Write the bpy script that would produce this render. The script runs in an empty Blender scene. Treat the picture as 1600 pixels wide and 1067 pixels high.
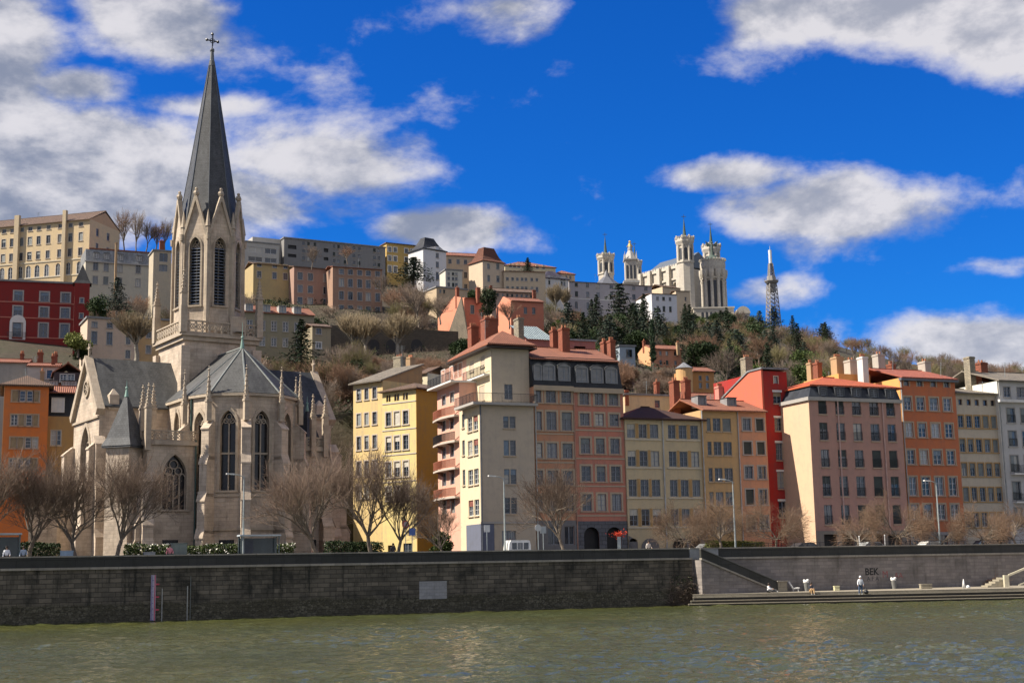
import bpy, math, random
import numpy as np
from mathutils import Vector, Matrix
from mathutils.geometry import tessellate_polygon
SC = bpy.context.scene
COL = SC.collection
R = math.radians
# ------------------------------------------------------------------ camera
F_PX, PITCH, ROLL, CAMH = 2154.0, R(9.42), R(1.08), 4.0
FW = Vector((0, math.cos(PITCH), math.sin(PITCH)))
_U0 = Vector((0, -math.sin(PITCH), math.cos(PITCH))); _R0 = Vector((1, 0, 0))
UP = _U0 * math.cos(ROLL) + _R0 * math.sin(ROLL)
RT = _R0 * math.cos(ROLL) - _U0 * math.sin(ROLL)
CAM = Vector((0, 0, CAMH))
cd = bpy.data.cameras.new('camera'); cam = bpy.data.objects.new('camera', cd); COL.objects.link(cam)
cd.sensor_width = 36.0; cd.lens = 36.0 * F_PX / 1600.0; cd.clip_start = 0.5; cd.clip_end = 12000
m = Matrix((RT, UP, -FW)).transposed().to_4x4(); m.translation = CAM; cam.matrix_world = m
SC.camera = cam
# ------------------------------------------------------------------ light
SUN = Vector((-0.98, -0.19, 0)).normalized()
SUN_EL = R(47)
sv = Vector((SUN.x * math.cos(SUN_EL), SUN.y * math.cos(SUN_EL), math.sin(SUN_EL)))
sl = bpy.data.lights.new('sun', 'SUN'); so = bpy.data.objects.new('sun', sl); COL.objects.link(so)
sl.energy = 5.0; sl.angle = R(0.5); sl.color = (1.0, 0.90, 0.76)
so.rotation_euler = sv.to_track_quat('Z', 'Y').to_euler(); so.location = (-60, 0, 90)
SC.view_settings.view_transform = 'Standard'; SC.view_settings.look = 'None'
SC.view_settings.gamma = 1.0; SC.view_settings.exposure = 0.9
SC.cycles.max_bounces = 6; SC.cycles.transparent_max_bounces = 8
SC.cycles.use_adaptive_sampling = True; SC.cycles.adaptive_threshold = 0.02

def ray(x, y):
    return FW + RT * ((x - 800) / F_PX) - UP * ((y - 533.5) / F_PX)
def P(x, y, Y):
    d = ray(x, y); return CAM + d * (Y / d.y)
# ------------------------------------------------------------------ node helper
class NT:
    def __init__(s, tree): s.t = tree; s.n = tree.nodes; s.l = tree.links
    def add(s, typ, **kw):
        n = s.n.new(typ)
        for k, v in kw.items():
            if k.startswith('i_'):
                n.inputs[k[2:].replace('_', ' ')].default_value = v
            else: setattr(n, k, v)
        return n
    def link(s, a, b): s.l.new(a, b)
    def val(s, sock, v):
        if hasattr(v, 'is_output') or isinstance(v, bpy.types.NodeSocket): s.l.new(v, sock)
        else: sock.default_value = v
    def math(s, op, a, b=0.0, c=None, clamp=False):
        n = s.n.new('ShaderNodeMath'); n.operation = op; n.use_clamp = clamp
        s.val(n.inputs[0], a); s.val(n.inputs[1], b)
        if c is not None: s.val(n.inputs[2], c)
        return n.outputs[0]
    def vdot(s, a, v):
        n = s.n.new('ShaderNodeVectorMath'); n.operation = 'DOT_PRODUCT'; s.val(n.inputs[0], a); s.val(n.inputs[1], v)
        return n.outputs['Value']
    def vec(s, op, a, b):
        n = s.n.new('ShaderNodeVectorMath'); n.operation = op; s.val(n.inputs[0], a); s.val(n.inputs[1], b)
        return n.outputs[0]
    def mix(s, f, a, b, typ='MIX'):
        n = s.n.new('ShaderNodeMix'); n.data_type = 'RGBA'; n.blend_type = typ; n.clamp_factor = True
        s.val(n.inputs[0], f); s.val(n.inputs[6], a if not isinstance(a, tuple) else (*a[:3], 1))
        s.val(n.inputs[7], b if not isinstance(b, tuple) else (*b[:3], 1))
        return n.outputs[2]
    def noise(s, vec, scale, detail=4, rough=0.55, dist=0.0):
        n = s.n.new('ShaderNodeTexNoise'); s.val(n.inputs['Scale'], scale); n.inputs['Detail'].default_value = detail
        n.inputs['Roughness'].default_value = rough; n.inputs['Distortion'].default_value = dist
        if vec is not None: s.link(vec, n.inputs['Vector'])
        return n.outputs['Fac']
    def ramp(s, f, a, b, c0=0.0, c1=1.0):
        n = s.n.new('ShaderNodeMapRange'); n.interpolation_type = 'SMOOTHSTEP'; s.val(n.inputs[0], f)
        n.inputs[1].default_value = a; n.inputs[2].default_value = b; n.inputs[3].default_value = c0; n.inputs[4].default_value = c1
        return n.outputs[0]
# ------------------------------------------------------------------ world: sky with clouds laid out by direction
W = bpy.data.worlds.new('World'); SC.world = W; W.use_nodes = True
w = NT(W.node_tree); w.n.clear()
out = w.add('ShaderNodeOutputWorld'); bg = w.add('ShaderNodeBackground')
w.link(bg.outputs[0], out.inputs[0])
sky = w.add('ShaderNodeTexSky', sky_type='NISHITA', sun_disc=False, sun_elevation=SUN_EL, sun_rotation=math.atan2(SUN.x, SUN.y),
            altitude=200, air_density=1.0, dust_density=0.4, ozone_density=2.5)
hs = w.add('ShaderNodeHueSaturation'); hs.inputs['Saturation'].default_value = 1.3; hs.inputs['Value'].default_value = 1.0
w.link(sky.outputs[0], hs.inputs['Color'])
tint = w.mix(1.0, hs.outputs[0], (0.10, 0.56, 1.16), 'MULTIPLY')
tc = w.add('ShaderNodeTexCoord').outputs['Generated']
# (px x, px y, half width px, half height px, weight)
BLOBS = [(225, 50, 95, 65, 1.0), (0, 90, 70, 95, 0.75), (100, 155, 80, 26, .75), (90, 305, 330, 78, 1.25), (290, 190, 110, 20, .65), (330, 335, 230, 60, 1.2),
         (460, 290, 140, 62, 1.2), (650, 380, 110, 34, 1.0), (775, 35, 75, 40, .6), (1250, 40, 120, 45, .85), (1430, 30, 200, 55, 1.05), (1580, 60, 130, 75, 1.0),
         (1090, 300, 110, 28, .85), (1330, 352, 240, 48, .92), (1280, 400, 120, 34, .6), (1600, 360, 50, 22, .65), (1560, 435, 70, 20, .6),
         (1510, 565, 190, 40, 1.0), (1160, 480, 90, 26, .55), (30, 440, 200, 60, .4)]
nz = w.noise(w.vec('MULTIPLY', tc, (1, 1, 1.7)), 7.0, 10, 0.58, 0.12)
nz2 = w.noise(w.vec('MULTIPLY', w.vec('ADD', tc, (0.012, 0.01, -0.02)), (1, 1, 1.7)), 7.0, 10, 0.58, 0.12)
acc = None
for (bx, by, rx, ry, wt) in BLOBS:
    c = ray(bx, by).normalized()
    t1 = (ray(bx + 50, by).normalized() - c).normalized(); t2 = (ray(bx, by - 50).normalized() - c).normalized()
    a = w.vdot(tc, tuple(t1 * (F_PX / rx))); b = w.vdot(tc, tuple(t2 * (F_PX / ry)))
    # remove the centre offset (t . c is close to 0)
    r2 = w.math('ADD', w.math('MULTIPLY', a, a), w.math('MULTIPLY', b, b))
    bl = w.math('MULTIPLY', w.math('POWER', 2.71828, w.math('MULTIPLY', r2, -0.55)), wt)
    acc = bl if acc is None else w.math('MAXIMUM', acc, bl)
# unseen extra cloud behind the viewer, added to neutralise the blue fill light
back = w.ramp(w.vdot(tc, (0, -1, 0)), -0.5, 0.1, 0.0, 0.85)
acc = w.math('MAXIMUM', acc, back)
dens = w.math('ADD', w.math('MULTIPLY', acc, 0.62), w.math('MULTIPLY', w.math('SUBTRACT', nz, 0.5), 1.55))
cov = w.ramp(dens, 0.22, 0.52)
lit = w.ramp(w.math('ADD', w.math('SUBTRACT', nz, nz2), w.math('MULTIPLY', dens, -0.13)), -0.16, 0.05)
sepw = w.add('ShaderNodeSeparateXYZ'); w.link(tc, sepw.inputs[0])
lit = w.math('ADD', lit, w.ramp(sepw.outputs[0], -0.1, 0.35, 0.0, 0.25), clamp=True)
ccol = w.mix(lit, (2.2, 2.45, 3.1), (6.4, 6.2, 6.3))
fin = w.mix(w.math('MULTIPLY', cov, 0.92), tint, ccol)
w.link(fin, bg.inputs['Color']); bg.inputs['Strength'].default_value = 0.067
# ------------------------------------------------------------------ materials
MATS = {}
def wall_uv(nt):
    tcn = nt.add('ShaderNodeTexCoord')
    t = nt.vec('NORMALIZE', nt.vec('CROSS_PRODUCT', tcn.outputs['Normal'], (0, 0, 1)), (0, 0, 0))
    u = nt.vdot(tcn.outputs['Object'], t)
    sp = nt.add('ShaderNodeSeparateXYZ'); nt.link(tcn.outputs['Object'], sp.inputs[0])
    cb = nt.add('ShaderNodeCombineXYZ'); nt.link(u, cb.inputs[0]); nt.link(sp.outputs[2], cb.inputs[1])
    return cb.outputs[0], tcn.outputs['Object'], sp.outputs[2], u
def base(name):
    m = bpy.data.materials.new(name); m.use_nodes = True; nt = NT(m.node_tree)
    return m, nt, nt.n['Principled BSDF']
def bump(nt, pb, h, strength=0.5, dist=0.05):
    b = nt.add('ShaderNodeBump'); b.inputs['Strength'].default_value = strength; b.inputs['Distance'].default_value = dist
    nt.link(h, b.inputs['Height']); nt.link(b.outputs[0], pb.inputs['Normal'])
def plain(name, c, rough=0.7, metal=0.0, var=0.15, sc=1.5):
    if name in MATS: return MATS[name]
    m, nt, pb = base(name)
    o = nt.add('ShaderNodeTexCoord').outputs['Object']
    n = nt.noise(o, sc, 5, 0.6)
    k = nt.ramp(n, 0.3, 0.7)
    col = nt.mix(k, tuple(x * (1 - var) for x in c), tuple(min(1, x * (1 + var)) for x in c))
    nt.link(col, pb.inputs['Base Color']); pb.inputs['Roughness'].default_value = rough; pb.inputs['Metallic'].default_value = metal
    MATS[name] = m; return m
def plaster(name, c, dirt=0.22):
    dirt = dirt * 1.5
    if name in MATS: return MATS[name]
    m, nt, pb = base(name)
    uv, o, z, u = wall_uv(nt)
    n1 = nt.noise(uv, 0.35, 6, 0.65)
    n2 = nt.noise(nt.vec('MULTIPLY', uv, (2.2, 0.16, 1)), 1.0, 5, 0.7)       # rain streaks
    n3 = nt.noise(uv, 9, 4, 0.7)
    f = nt.math('ADD', nt.math('MULTIPLY', nt.ramp(n1, .35, .72), dirt), nt.math('MULTIPLY', nt.ramp(n2, .46, .72), dirt * 1.3))
    n4 = nt.noise(uv, 1.1, 7, .75, .6)
    f = nt.math('ADD', f, nt.math('MULTIPLY', nt.ramp(n4, .50, .57), .2))
    f = nt.math('ADD', f, nt.math('MULTIPLY', n3, 0.12))
    g = sum(c) / 3 * 0.55
    dk = tuple(x * 0.45 + g * 0.45 for x in c)
    col = nt.mix(f, c, dk)
    oi = nt.add('ShaderNodeObjectInfo')
    nt.link(col, pb.inputs['Base Color']); pb.inputs['Roughness'].default_value = 0.9
    bump(nt, pb, n3, 0.25, 0.03)
    MATS[name] = m; return m
def ashlar(name, c, c2, bw=1.1, bh=0.42, mortar=0.02, stain=0.4, stainc=(0.06, 0.055, 0.045), rough=0.88, bs=0.6, low=None, mo=.35):
    if name in MATS: return MATS[name]
    m, nt, pb = base(name)
    uv, o, z, u = wall_uv(nt)
    br = nt.add('ShaderNodeTexBrick'); nt.link(uv, br.inputs['Vector'])
    br.inputs['Scale'].default_value = 1.0; br.inputs['Brick Width'].default_value = bw; br.inputs['Row Height'].default_value = bh
    br.inputs['Mortar Size'].default_value = mortar; br.inputs['Mortar Smooth'].default_value = 0.3
    br.inputs['Color1'].default_value = (*c, 1); br.inputs['Color2'].default_value = (*c2, 1)
    br.inputs['Mortar'].default_value = (*[x * mo for x in c], 1)
    n1 = nt.noise(uv, 0.4, 7, 0.68); n2 = nt.noise(nt.vec('MULTIPLY', uv, (1.3, 0.12, 1)), 1.2, 6, 0.7); n3 = nt.noise(uv, 6, 6, 0.7)
    f = nt.math('MULTIPLY', nt.math('ADD', nt.ramp(n1, .42, .7), nt.ramp(n2, .5, .74)), stain)
    f = nt.math('ADD', f, nt.math('MULTIPLY', nt.math('SUBTRACT', n3, .5), 0.35), clamp=True)
    col = nt.mix(f, br.outputs['Color'], stainc)
    if low:   # rubble courses and moss near the water (z below low[0])
        k = nt.math('MULTIPLY', nt.ramp(nt.math('ADD', z, nt.math('MULTIPLY', n1, 1.6)), low[0] + .5, low[0] + .9, 1.0, 0.0), low[3])
        wp = nt.vec('ADD', nt.vec('MULTIPLY', uv, (1, 1.5, 1)), nt.vec('MULTIPLY', nt.add('ShaderNodeTexNoise').outputs['Color'], (.3, .3, 0)))
        vo = nt.add('ShaderNodeTexVoronoi'); nt.link(wp, vo.inputs['Vector']); vo.inputs['Scale'].default_value = 3.6
        ve = nt.add('ShaderNodeTexVoronoi', feature='DISTANCE_TO_EDGE'); nt.link(wp, ve.inputs['Vector']); ve.inputs['Scale'].default_value = 3.6
        sc_ = nt.add('ShaderNodeSeparateColor'); nt.link(vo.outputs['Color'], sc_.inputs[0])
        vc = nt.mix(nt.math('MULTIPLY', sc_.outputs[0], nt.ramp(n1, .3, .65)), low[1], low[2])
        vc = nt.mix(nt.ramp(ve.outputs['Distance'], .0, .12, .85, 0), vc, (.012, .011, .008))
        col = nt.mix(k, col, vc)
    nt.link(col, pb.inputs['Base Color']); pb.inputs['Roughness'].default_value = rough
    h = nt.math('ADD', nt.math('MULTIPLY', br.outputs['Fac'], -1.0), nt.math('MULTIPLY', n3, 0.8))
    bump(nt, pb, h, bs, 0.05)
    MATS[name] = m; return m
def tiles(name, c, c2, axis=0, sc=4.2):
    if name in MATS: return MATS[name]
    m, nt, pb = base(name)
    o = nt.add('ShaderNodeTexCoord').outputs['Object']
    sp = nt.add('ShaderNodeSeparateXYZ'); nt.link(o, sp.inputs[0])
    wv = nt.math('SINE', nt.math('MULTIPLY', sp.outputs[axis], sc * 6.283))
    cr = nt.math('FRACT', nt.math('MULTIPLY', sp.outputs[1 - axis], 2.6))
    n1 = nt.noise(o, 1.1, 6, 0.7); n2 = nt.noise(o, 7, 3, 0.6)
    col = nt.mix(nt.ramp(n1, .3, .7), c, c2)
    col = nt.mix(nt.math('MULTIPLY', nt.ramp(n2, .45, .75), .45), col, tuple(x * .45 for x in c2))
    nt.link(col, pb.inputs['Base Color']); pb.inputs['Roughness'].default_value = 0.85
    col = nt.mix(nt.ramp(wv, -1, .3, .55, 0), col, tuple(x * .4 for x in c2)); nt.link(col, pb.inputs['Base Color'])  # tile grooves darkened in the colour, standing in for shade between the rolls
    bump(nt, pb, nt.math('ADD', nt.math('MULTIPLY', wv, .6), nt.math('MULTIPLY', cr, .5)), 1.0, 0.08)
    MATS[name] = m; return m
def slate(name, c, sheen=0.5):
    if name in MATS: return MATS[name]
    m, nt, pb = base(name)
    uv, o, z, u = wall_uv(nt)
    br = nt.add('ShaderNodeTexBrick'); nt.link(uv, br.inputs['Vector']); br.inputs['Scale'].default_value = 1
    br.inputs['Brick Width'].default_value = .35; br.inputs['Row Height'].default_value = .24; br.inputs['Mortar Size'].default_value = .012
    br.inputs['Color1'].default_value = (*c, 1); br.inputs['Color2'].default_value = (*[x * .7 for x in c], 1); br.inputs['Mortar'].default_value = (*[x * .3 for x in c], 1)
    n1 = nt.noise(nt.vec('MULTIPLY', uv, (1, .3, 1)), .7, 6, .7)
    col = nt.mix(nt.math('MULTIPLY', nt.ramp(n1, .4, .75), .5), br.outputs['Color'], tuple(x * 1.7 + .015 for x in c))
    nt.link(col, pb.inputs['Base Color']); pb.inputs['Roughness'].default_value = sheen + .15; pb.inputs['Specular IOR Level'].default_value = .25
    bump(nt, pb, nt.math('ADD', nt.math('MULTIPLY', br.outputs['Fac'], -1.0), n1), .35, .02)
    MATS[name] = m; return m
def glass():
    if 'glass' in MATS: return MATS['glass']
    m, nt, pb = base('glass')
    oi = nt.add('ShaderNodeObjectInfo'); rn = oi.outputs['Random']
    o = nt.add('ShaderNodeTexCoord').outputs['Object']
    sp = nt.add('ShaderNodeSeparateXYZ'); nt.link(o, sp.inputs[0])
    cur = nt.math('SINE', nt.math('MULTIPLY', sp.outputs[0], 22.0))
    cc = nt.mix(nt.ramp(cur, -1, 1), (0.07, 0.08, 0.095), (0.17, 0.18, 0.19))
    k = nt.math('GREATER_THAN', rn, 0.68)
    col = nt.mix(k, (0.014, 0.026, 0.042), cc)
    col = nt.mix(nt.math('MULTIPLY', nt.math('GREATER_THAN', nt.math('FRACT', nt.math('MULTIPLY', rn, 7.3)), .75), .5), col, (0.05, 0.06, 0.07))
    r3 = nt.math('FRACT', nt.math('MULTIPLY', rn, 31.7))
    col = nt.mix(nt.math('GREATER_THAN', r3, .9), col, (.34, .32, .27)); col = nt.mix(nt.math('LESS_THAN', r3, .16), col, (.012, .012, .014))
    nt.link(col, pb.inputs['Base Color']); pb.inputs['Roughness'].default_value = 0.06; pb.inputs['IOR'].default_value = 1.75
    n = nt.noise(o, 1.3, 2, .5); bump(nt, pb, n, 0.25, 0.03)
    MATS['glass'] = m; return m
def foliage(name, c, c2, rough=.65, trans=0.0):
    if name in MATS: return MATS[name]
    m, nt, pb = base(name)
    g = nt.add('ShaderNodeNewGeometry'); o = nt.add('ShaderNodeTexCoord').outputs['Object']
    oi = nt.add('ShaderNodeObjectInfo')
    n1 = nt.noise(o, 1.2, 3, .6)
    col = nt.mix(nt.math('ADD', nt.math('MULTIPLY', g.outputs['Random Per Island'], .6), nt.math('MULTIPLY', nt.ramp(n1, .35, .65), .4)), c, c2)
    h = nt.add('ShaderNodeHueSaturation'); nt.link(col, h.inputs['Color'])
    nt.link(nt.math('ADD', nt.math('MULTIPLY', oi.outputs['Random'], .5), .75), h.inputs['Value'])
    nt.link(h.outputs[0], pb.inputs['Base Color']); pb.inputs['Roughness'].default_value = rough
    pb.inputs['Specular IOR Level'].default_value = 0.2
    MATS[name] = m; return m
# ------------------------------------------------------------------ mesh builder
Z = Vector((0, 0, 1))
class MB:
    def __init__(s, T=None): s.v = []; s.f = []; s.m = []; s.T = T; s.mi = 0
    def add(s, pts, faces):
        k = len(s.v)
        for p in pts:
            p = Vector(p); s.v.append(s.T @ p if s.T else p)
        for f in faces: s.f.append([i + k for i in f]); s.m.append(s.mi)
    def poly(s, pts): s.add(pts, [list(range(len(pts)))])
    def box(s, x0, x1, y0, y1, z0, z1):
        s.add([(x0, y0, z0), (x1, y0, z0), (x1, y1, z0), (x0, y1, z0), (x0, y0, z1), (x1, y0, z1), (x1, y1, z1), (x0, y1, z1)],
              [(0, 3, 2, 1), (4, 5, 6, 7), (0, 1, 5, 4), (1, 2, 6, 5), (2, 3, 7, 6), (3, 0, 4, 7)])
    def frus(s, c, r0, r1, z0, z1, n=8, rot=0.0, cap=True, sx=1, sy=1):
        a = [rot + 2 * math.pi * i / n for i in range(n)]
        p = [(c[0] + r0 * math.cos(t) * sx, c[1] + r0 * math.sin(t) * sy, z0) for t in a] + [(c[0] + r1 * math.cos(t) * sx, c[1] + r1 * math.sin(t) * sy, z1) for t in a]
        f = [(i, (i + 1) % n, n + (i + 1) % n, n + i) for i in range(n)]
        if cap: f += [list(range(n))[::-1], list(range(n, 2 * n))]
        s.add(p, f)
    def tube(s, a, b, r0, r1=None, n=6):
        r1 = r0 if r1 is None else r1; a = Vector(a); b = Vector(b); d = (b - a)
        if d.length < 1e-6: return
        d.normalize(); x = d.orthogonal().normalized(); y = d.cross(x)
        p = [a + (x * math.cos(2 * math.pi * i / n) + y * math.sin(2 * math.pi * i / n)) * r0 for i in range(n)]
        p += [b + (x * math.cos(2 * math.pi * i / n) + y * math.sin(2 * math.pi * i / n)) * r1 for i in range(n)]
        s.add(p, [(i, (i + 1) % n, n + (i + 1) % n, n + i) for i in range(n)] + [list(range(n))[::-1], list(range(n, 2 * n))])
    def bar(s, a, b, w, h):      # rectangular bar along a->b, width w horizontal, height h
        a = Vector(a); b = Vector(b); d = (b - a).normalized(); x = d.cross(Z)
        x = Vector((1, 0, 0)) if x.length < 1e-4 else x.normalized(); y = x.cross(d)
        q = []
        for c in (a, b):
            for (i, j) in ((-1, -1), (1, -1), (1, 1), (-1, 1)): q.append(c + x * i * w / 2 + y * j * h / 2)
        s.add(q, [(0, 3, 2, 1), (4, 5, 6, 7), (0, 1, 5, 4), (1, 2, 6, 5), (2, 3, 7, 6), (3, 0, 4, 7)])
    def prism(s, pts, vec):      # planar polygon extruded by vec
        n = len(pts); vec = Vector(vec); q = [Vector(p) for p in pts]
        s.add(q + [p + vec for p in q], [list(range(n))[::-1], list(range(n, 2 * n))] + [(i, (i + 1) % n, n + (i + 1) % n, n + i) for i in range(n)])
    def sphere(s, c, r, n=10, k=7, sz=1.0):
        pts = []; fs = []
        for i in range(k + 1):
            t = math.pi * i / k
            for j in range(n):
                a = 2 * math.pi * j / n; pts.append((c[0] + r * math.sin(t) * math.cos(a), c[1] + r * math.sin(t) * math.sin(a), c[2] + r * sz * math.cos(t)))
        for i in range(k):
            for j in range(n): fs.append((i * n + j, (i + 1) * n + j, (i + 1) * n + (j + 1) % n, i * n + (j + 1) % n))
        s.add(pts, fs)
    def holed(s, o, u, outer, holes, depth=0.25):
        # outer and holes are 2D (s, z) polygons in the plane o + u*s + Z*z; reveals go inwards by depth
        o = Vector(o); u = Vector(u); n = u.cross(Z)
        loops = [[o + u * a + Z * b for a, b in outer]] + [[o + u * a + Z * b for a, b in h] for h in holes]
        tri = tessellate_polygon(loops); flat = [p for l in loops for p in l]
        s.add(flat, [tuple(t) for t in tri])
        if depth:
            for l in loops[1:]:
                k = len(l); s.add(l + [p - n * depth for p in l], [(i, k + i, k + (i + 1) % k, (i + 1) % k) for i in range(k)])
    def build(s, name, mats, parent=None, smooth=False):
        me = bpy.data.meshes.new(name); me.from_pydata([tuple(p) for p in s.v], [], s.f)
        if not isinstance(mats, (list, tuple)): mats = [mats]
        for mm in mats: me.materials.append(mm)
        if len(mats) > 1: me.polygons.foreach_set('material_index', s.m)
        if smooth: me.polygons.foreach_set('use_smooth', [True] * len(me.polygons))
        o = bpy.data.objects.new(name, me); COL.objects.link(o)
        if parent: o.parent = parent
        return o
def tag(o, label, cat, group=None, kind=None):
    if label: o['label'] = label
    if cat: o['category'] = cat
    if group: o['group'] = group
    if kind: o['kind'] = kind
    return o
def empty(name, loc=(0, 0, 0), rz=0.0):
    o = bpy.data.objects.new(name, None); COL.objects.link(o); o.location = loc; o.rotation_euler = (0, 0, rz); o.empty_display_size = .5; return o
def put(name, me, parent, loc=(0, 0, 0), rz=0):
    o = bpy.data.objects.new(name, me); COL.objects.link(o); o.parent = parent; o.location = loc; o.rotation_euler = (0, 0, rz); return o
def dup(root, loc, rz=0.0, sc=None, label=None, group=None):
    r = root.copy(); COL.objects.link(r); r.location = loc; r.rotation_euler = (0, 0, rz)
    if sc is not None: r.scale = sc if isinstance(sc, tuple) else (sc, sc, sc)
    if label: r['label'] = label
    if group: r['group'] = group
    for ch in list(root.children):
        c = ch.copy(); COL.objects.link(c); c.parent = r
        for g in ch.children:
            d = g.copy(); COL.objects.link(d); d.parent = c
    return r
def pointed(x0, x1, z0, zs, k=7):          # pointed arch outline, counter clockwise
    w_ = x1 - x0; pts = [(x0, z0), (x1, z0)]
    for i in range(k + 1):
        t = math.pi / 3 * i / k; pts.append((x0 + w_ * math.cos(t), zs + w_ * math.sin(t)))
    for i in range(k - 1, -1, -1):
        t = math.pi / 3 * i / k; pts.append((x1 - w_ * math.cos(t), zs + w_ * math.sin(t)))
    return pts
def rounded(x0, x1, z0, zs, k=10):
    r = (x1 - x0) / 2; c = (x0 + x1) / 2
    return [(x0, z0), (x1, z0)] + [(c + r * math.cos(math.pi * i / k), zs + r * math.sin(math.pi * i / k)) for i in range(k + 1)]
def rect(a, b, c, d): return [(a, c), (b, c), (b, d), (a, d)]
def np_mesh(name, V, Fc):
    me = bpy.data.meshes.new(name); k = Fc.shape[1]
    me.vertices.add(len(V)); me.vertices.foreach_set('co', V.astype(np.float32).ravel())
    me.loops.add(Fc.size); me.loops.foreach_set('vertex_index', Fc.astype(np.int32).ravel())
    me.polygons.add(len(Fc)); me.polygons.foreach_set('loop_start', np.arange(0, Fc.size, k, dtype=np.int32)); me.polygons.foreach_set('loop_total', np.full(len(Fc), k, np.int32))
    me.update(calc_edges=True); return me
# ------------------------------------------------------------------ shared materials
TRIM = {'tan': plaster('trim_tan', (.42, .33, .23), .1), 'cream': plaster('trim_cream', (.55, .48, .36), .1), 'grey': plaster('trim_grey', (.36, .34, .31), .1),
        'ochre': plaster('trim_ochre', (.40, .24, .09), .1), 'white': plaster('trim_white', (.66, .64, .60), .1), 'pale': plaster('trim_pale', (.50, .44, .38), .1)}
FR = {'white': plain('frame_white', (.55, .56, .57), .5), 'grey': plain('frame_grey', (.20, .22, .25), .5), 'brown': plain('frame_brown', (.10, .045, .025), .5),
      'green': plain('frame_green', (.03, .07, .06), .5), 'blue': plain('frame_blue', (.11, .17, .26), .5)}
SHUT = {'grey': plain('shutter_grey', (.17, .19, .19), .6), 'dark': plain('shutter_dark', (.035, .045, .04), .6), 'wood': plain('shutter_wood', (.34, .25, .14), .6),
        'blue': plain('shutter_blue', (.18, .24, .30), .6), 'cream': plain('shutter_cream', (.48, .45, .38), .6), 'red': plain('shutter_red', (.22, .07, .05), .6)}
IRON = plain('iron', (.02, .022, .025), .45, .3)
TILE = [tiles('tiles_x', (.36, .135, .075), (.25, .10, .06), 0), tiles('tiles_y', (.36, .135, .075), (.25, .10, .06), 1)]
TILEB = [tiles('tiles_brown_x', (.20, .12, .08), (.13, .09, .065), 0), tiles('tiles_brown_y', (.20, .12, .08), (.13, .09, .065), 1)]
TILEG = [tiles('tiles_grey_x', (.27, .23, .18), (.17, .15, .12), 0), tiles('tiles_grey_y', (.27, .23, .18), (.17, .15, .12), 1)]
SLATE = slate('slate_roof', (.030, .032, .036), .45)
ZINC = slate('zinc_roof', (.22, .23, .24), .4)
BRICK = ashlar('chimney_brick', (.30, .09, .045), (.21, .065, .038), .24, .075, .008, .25, mo=.8)
STONEC = ashlar('chimney_stone', (.36, .31, .22), (.24, .21, .16), .45, .2, .02, .35)
RENDERC = plaster('chimney_render', (.42, .38, .32)); OCHREC = plaster('chimney_ochre', (.42, .27, .14)); WHITEC = plaster('chimney_white', (.6, .6, .57))
POT = plain('clay_pot', (.35, .14, .07), .8)
WINC = {}
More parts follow.
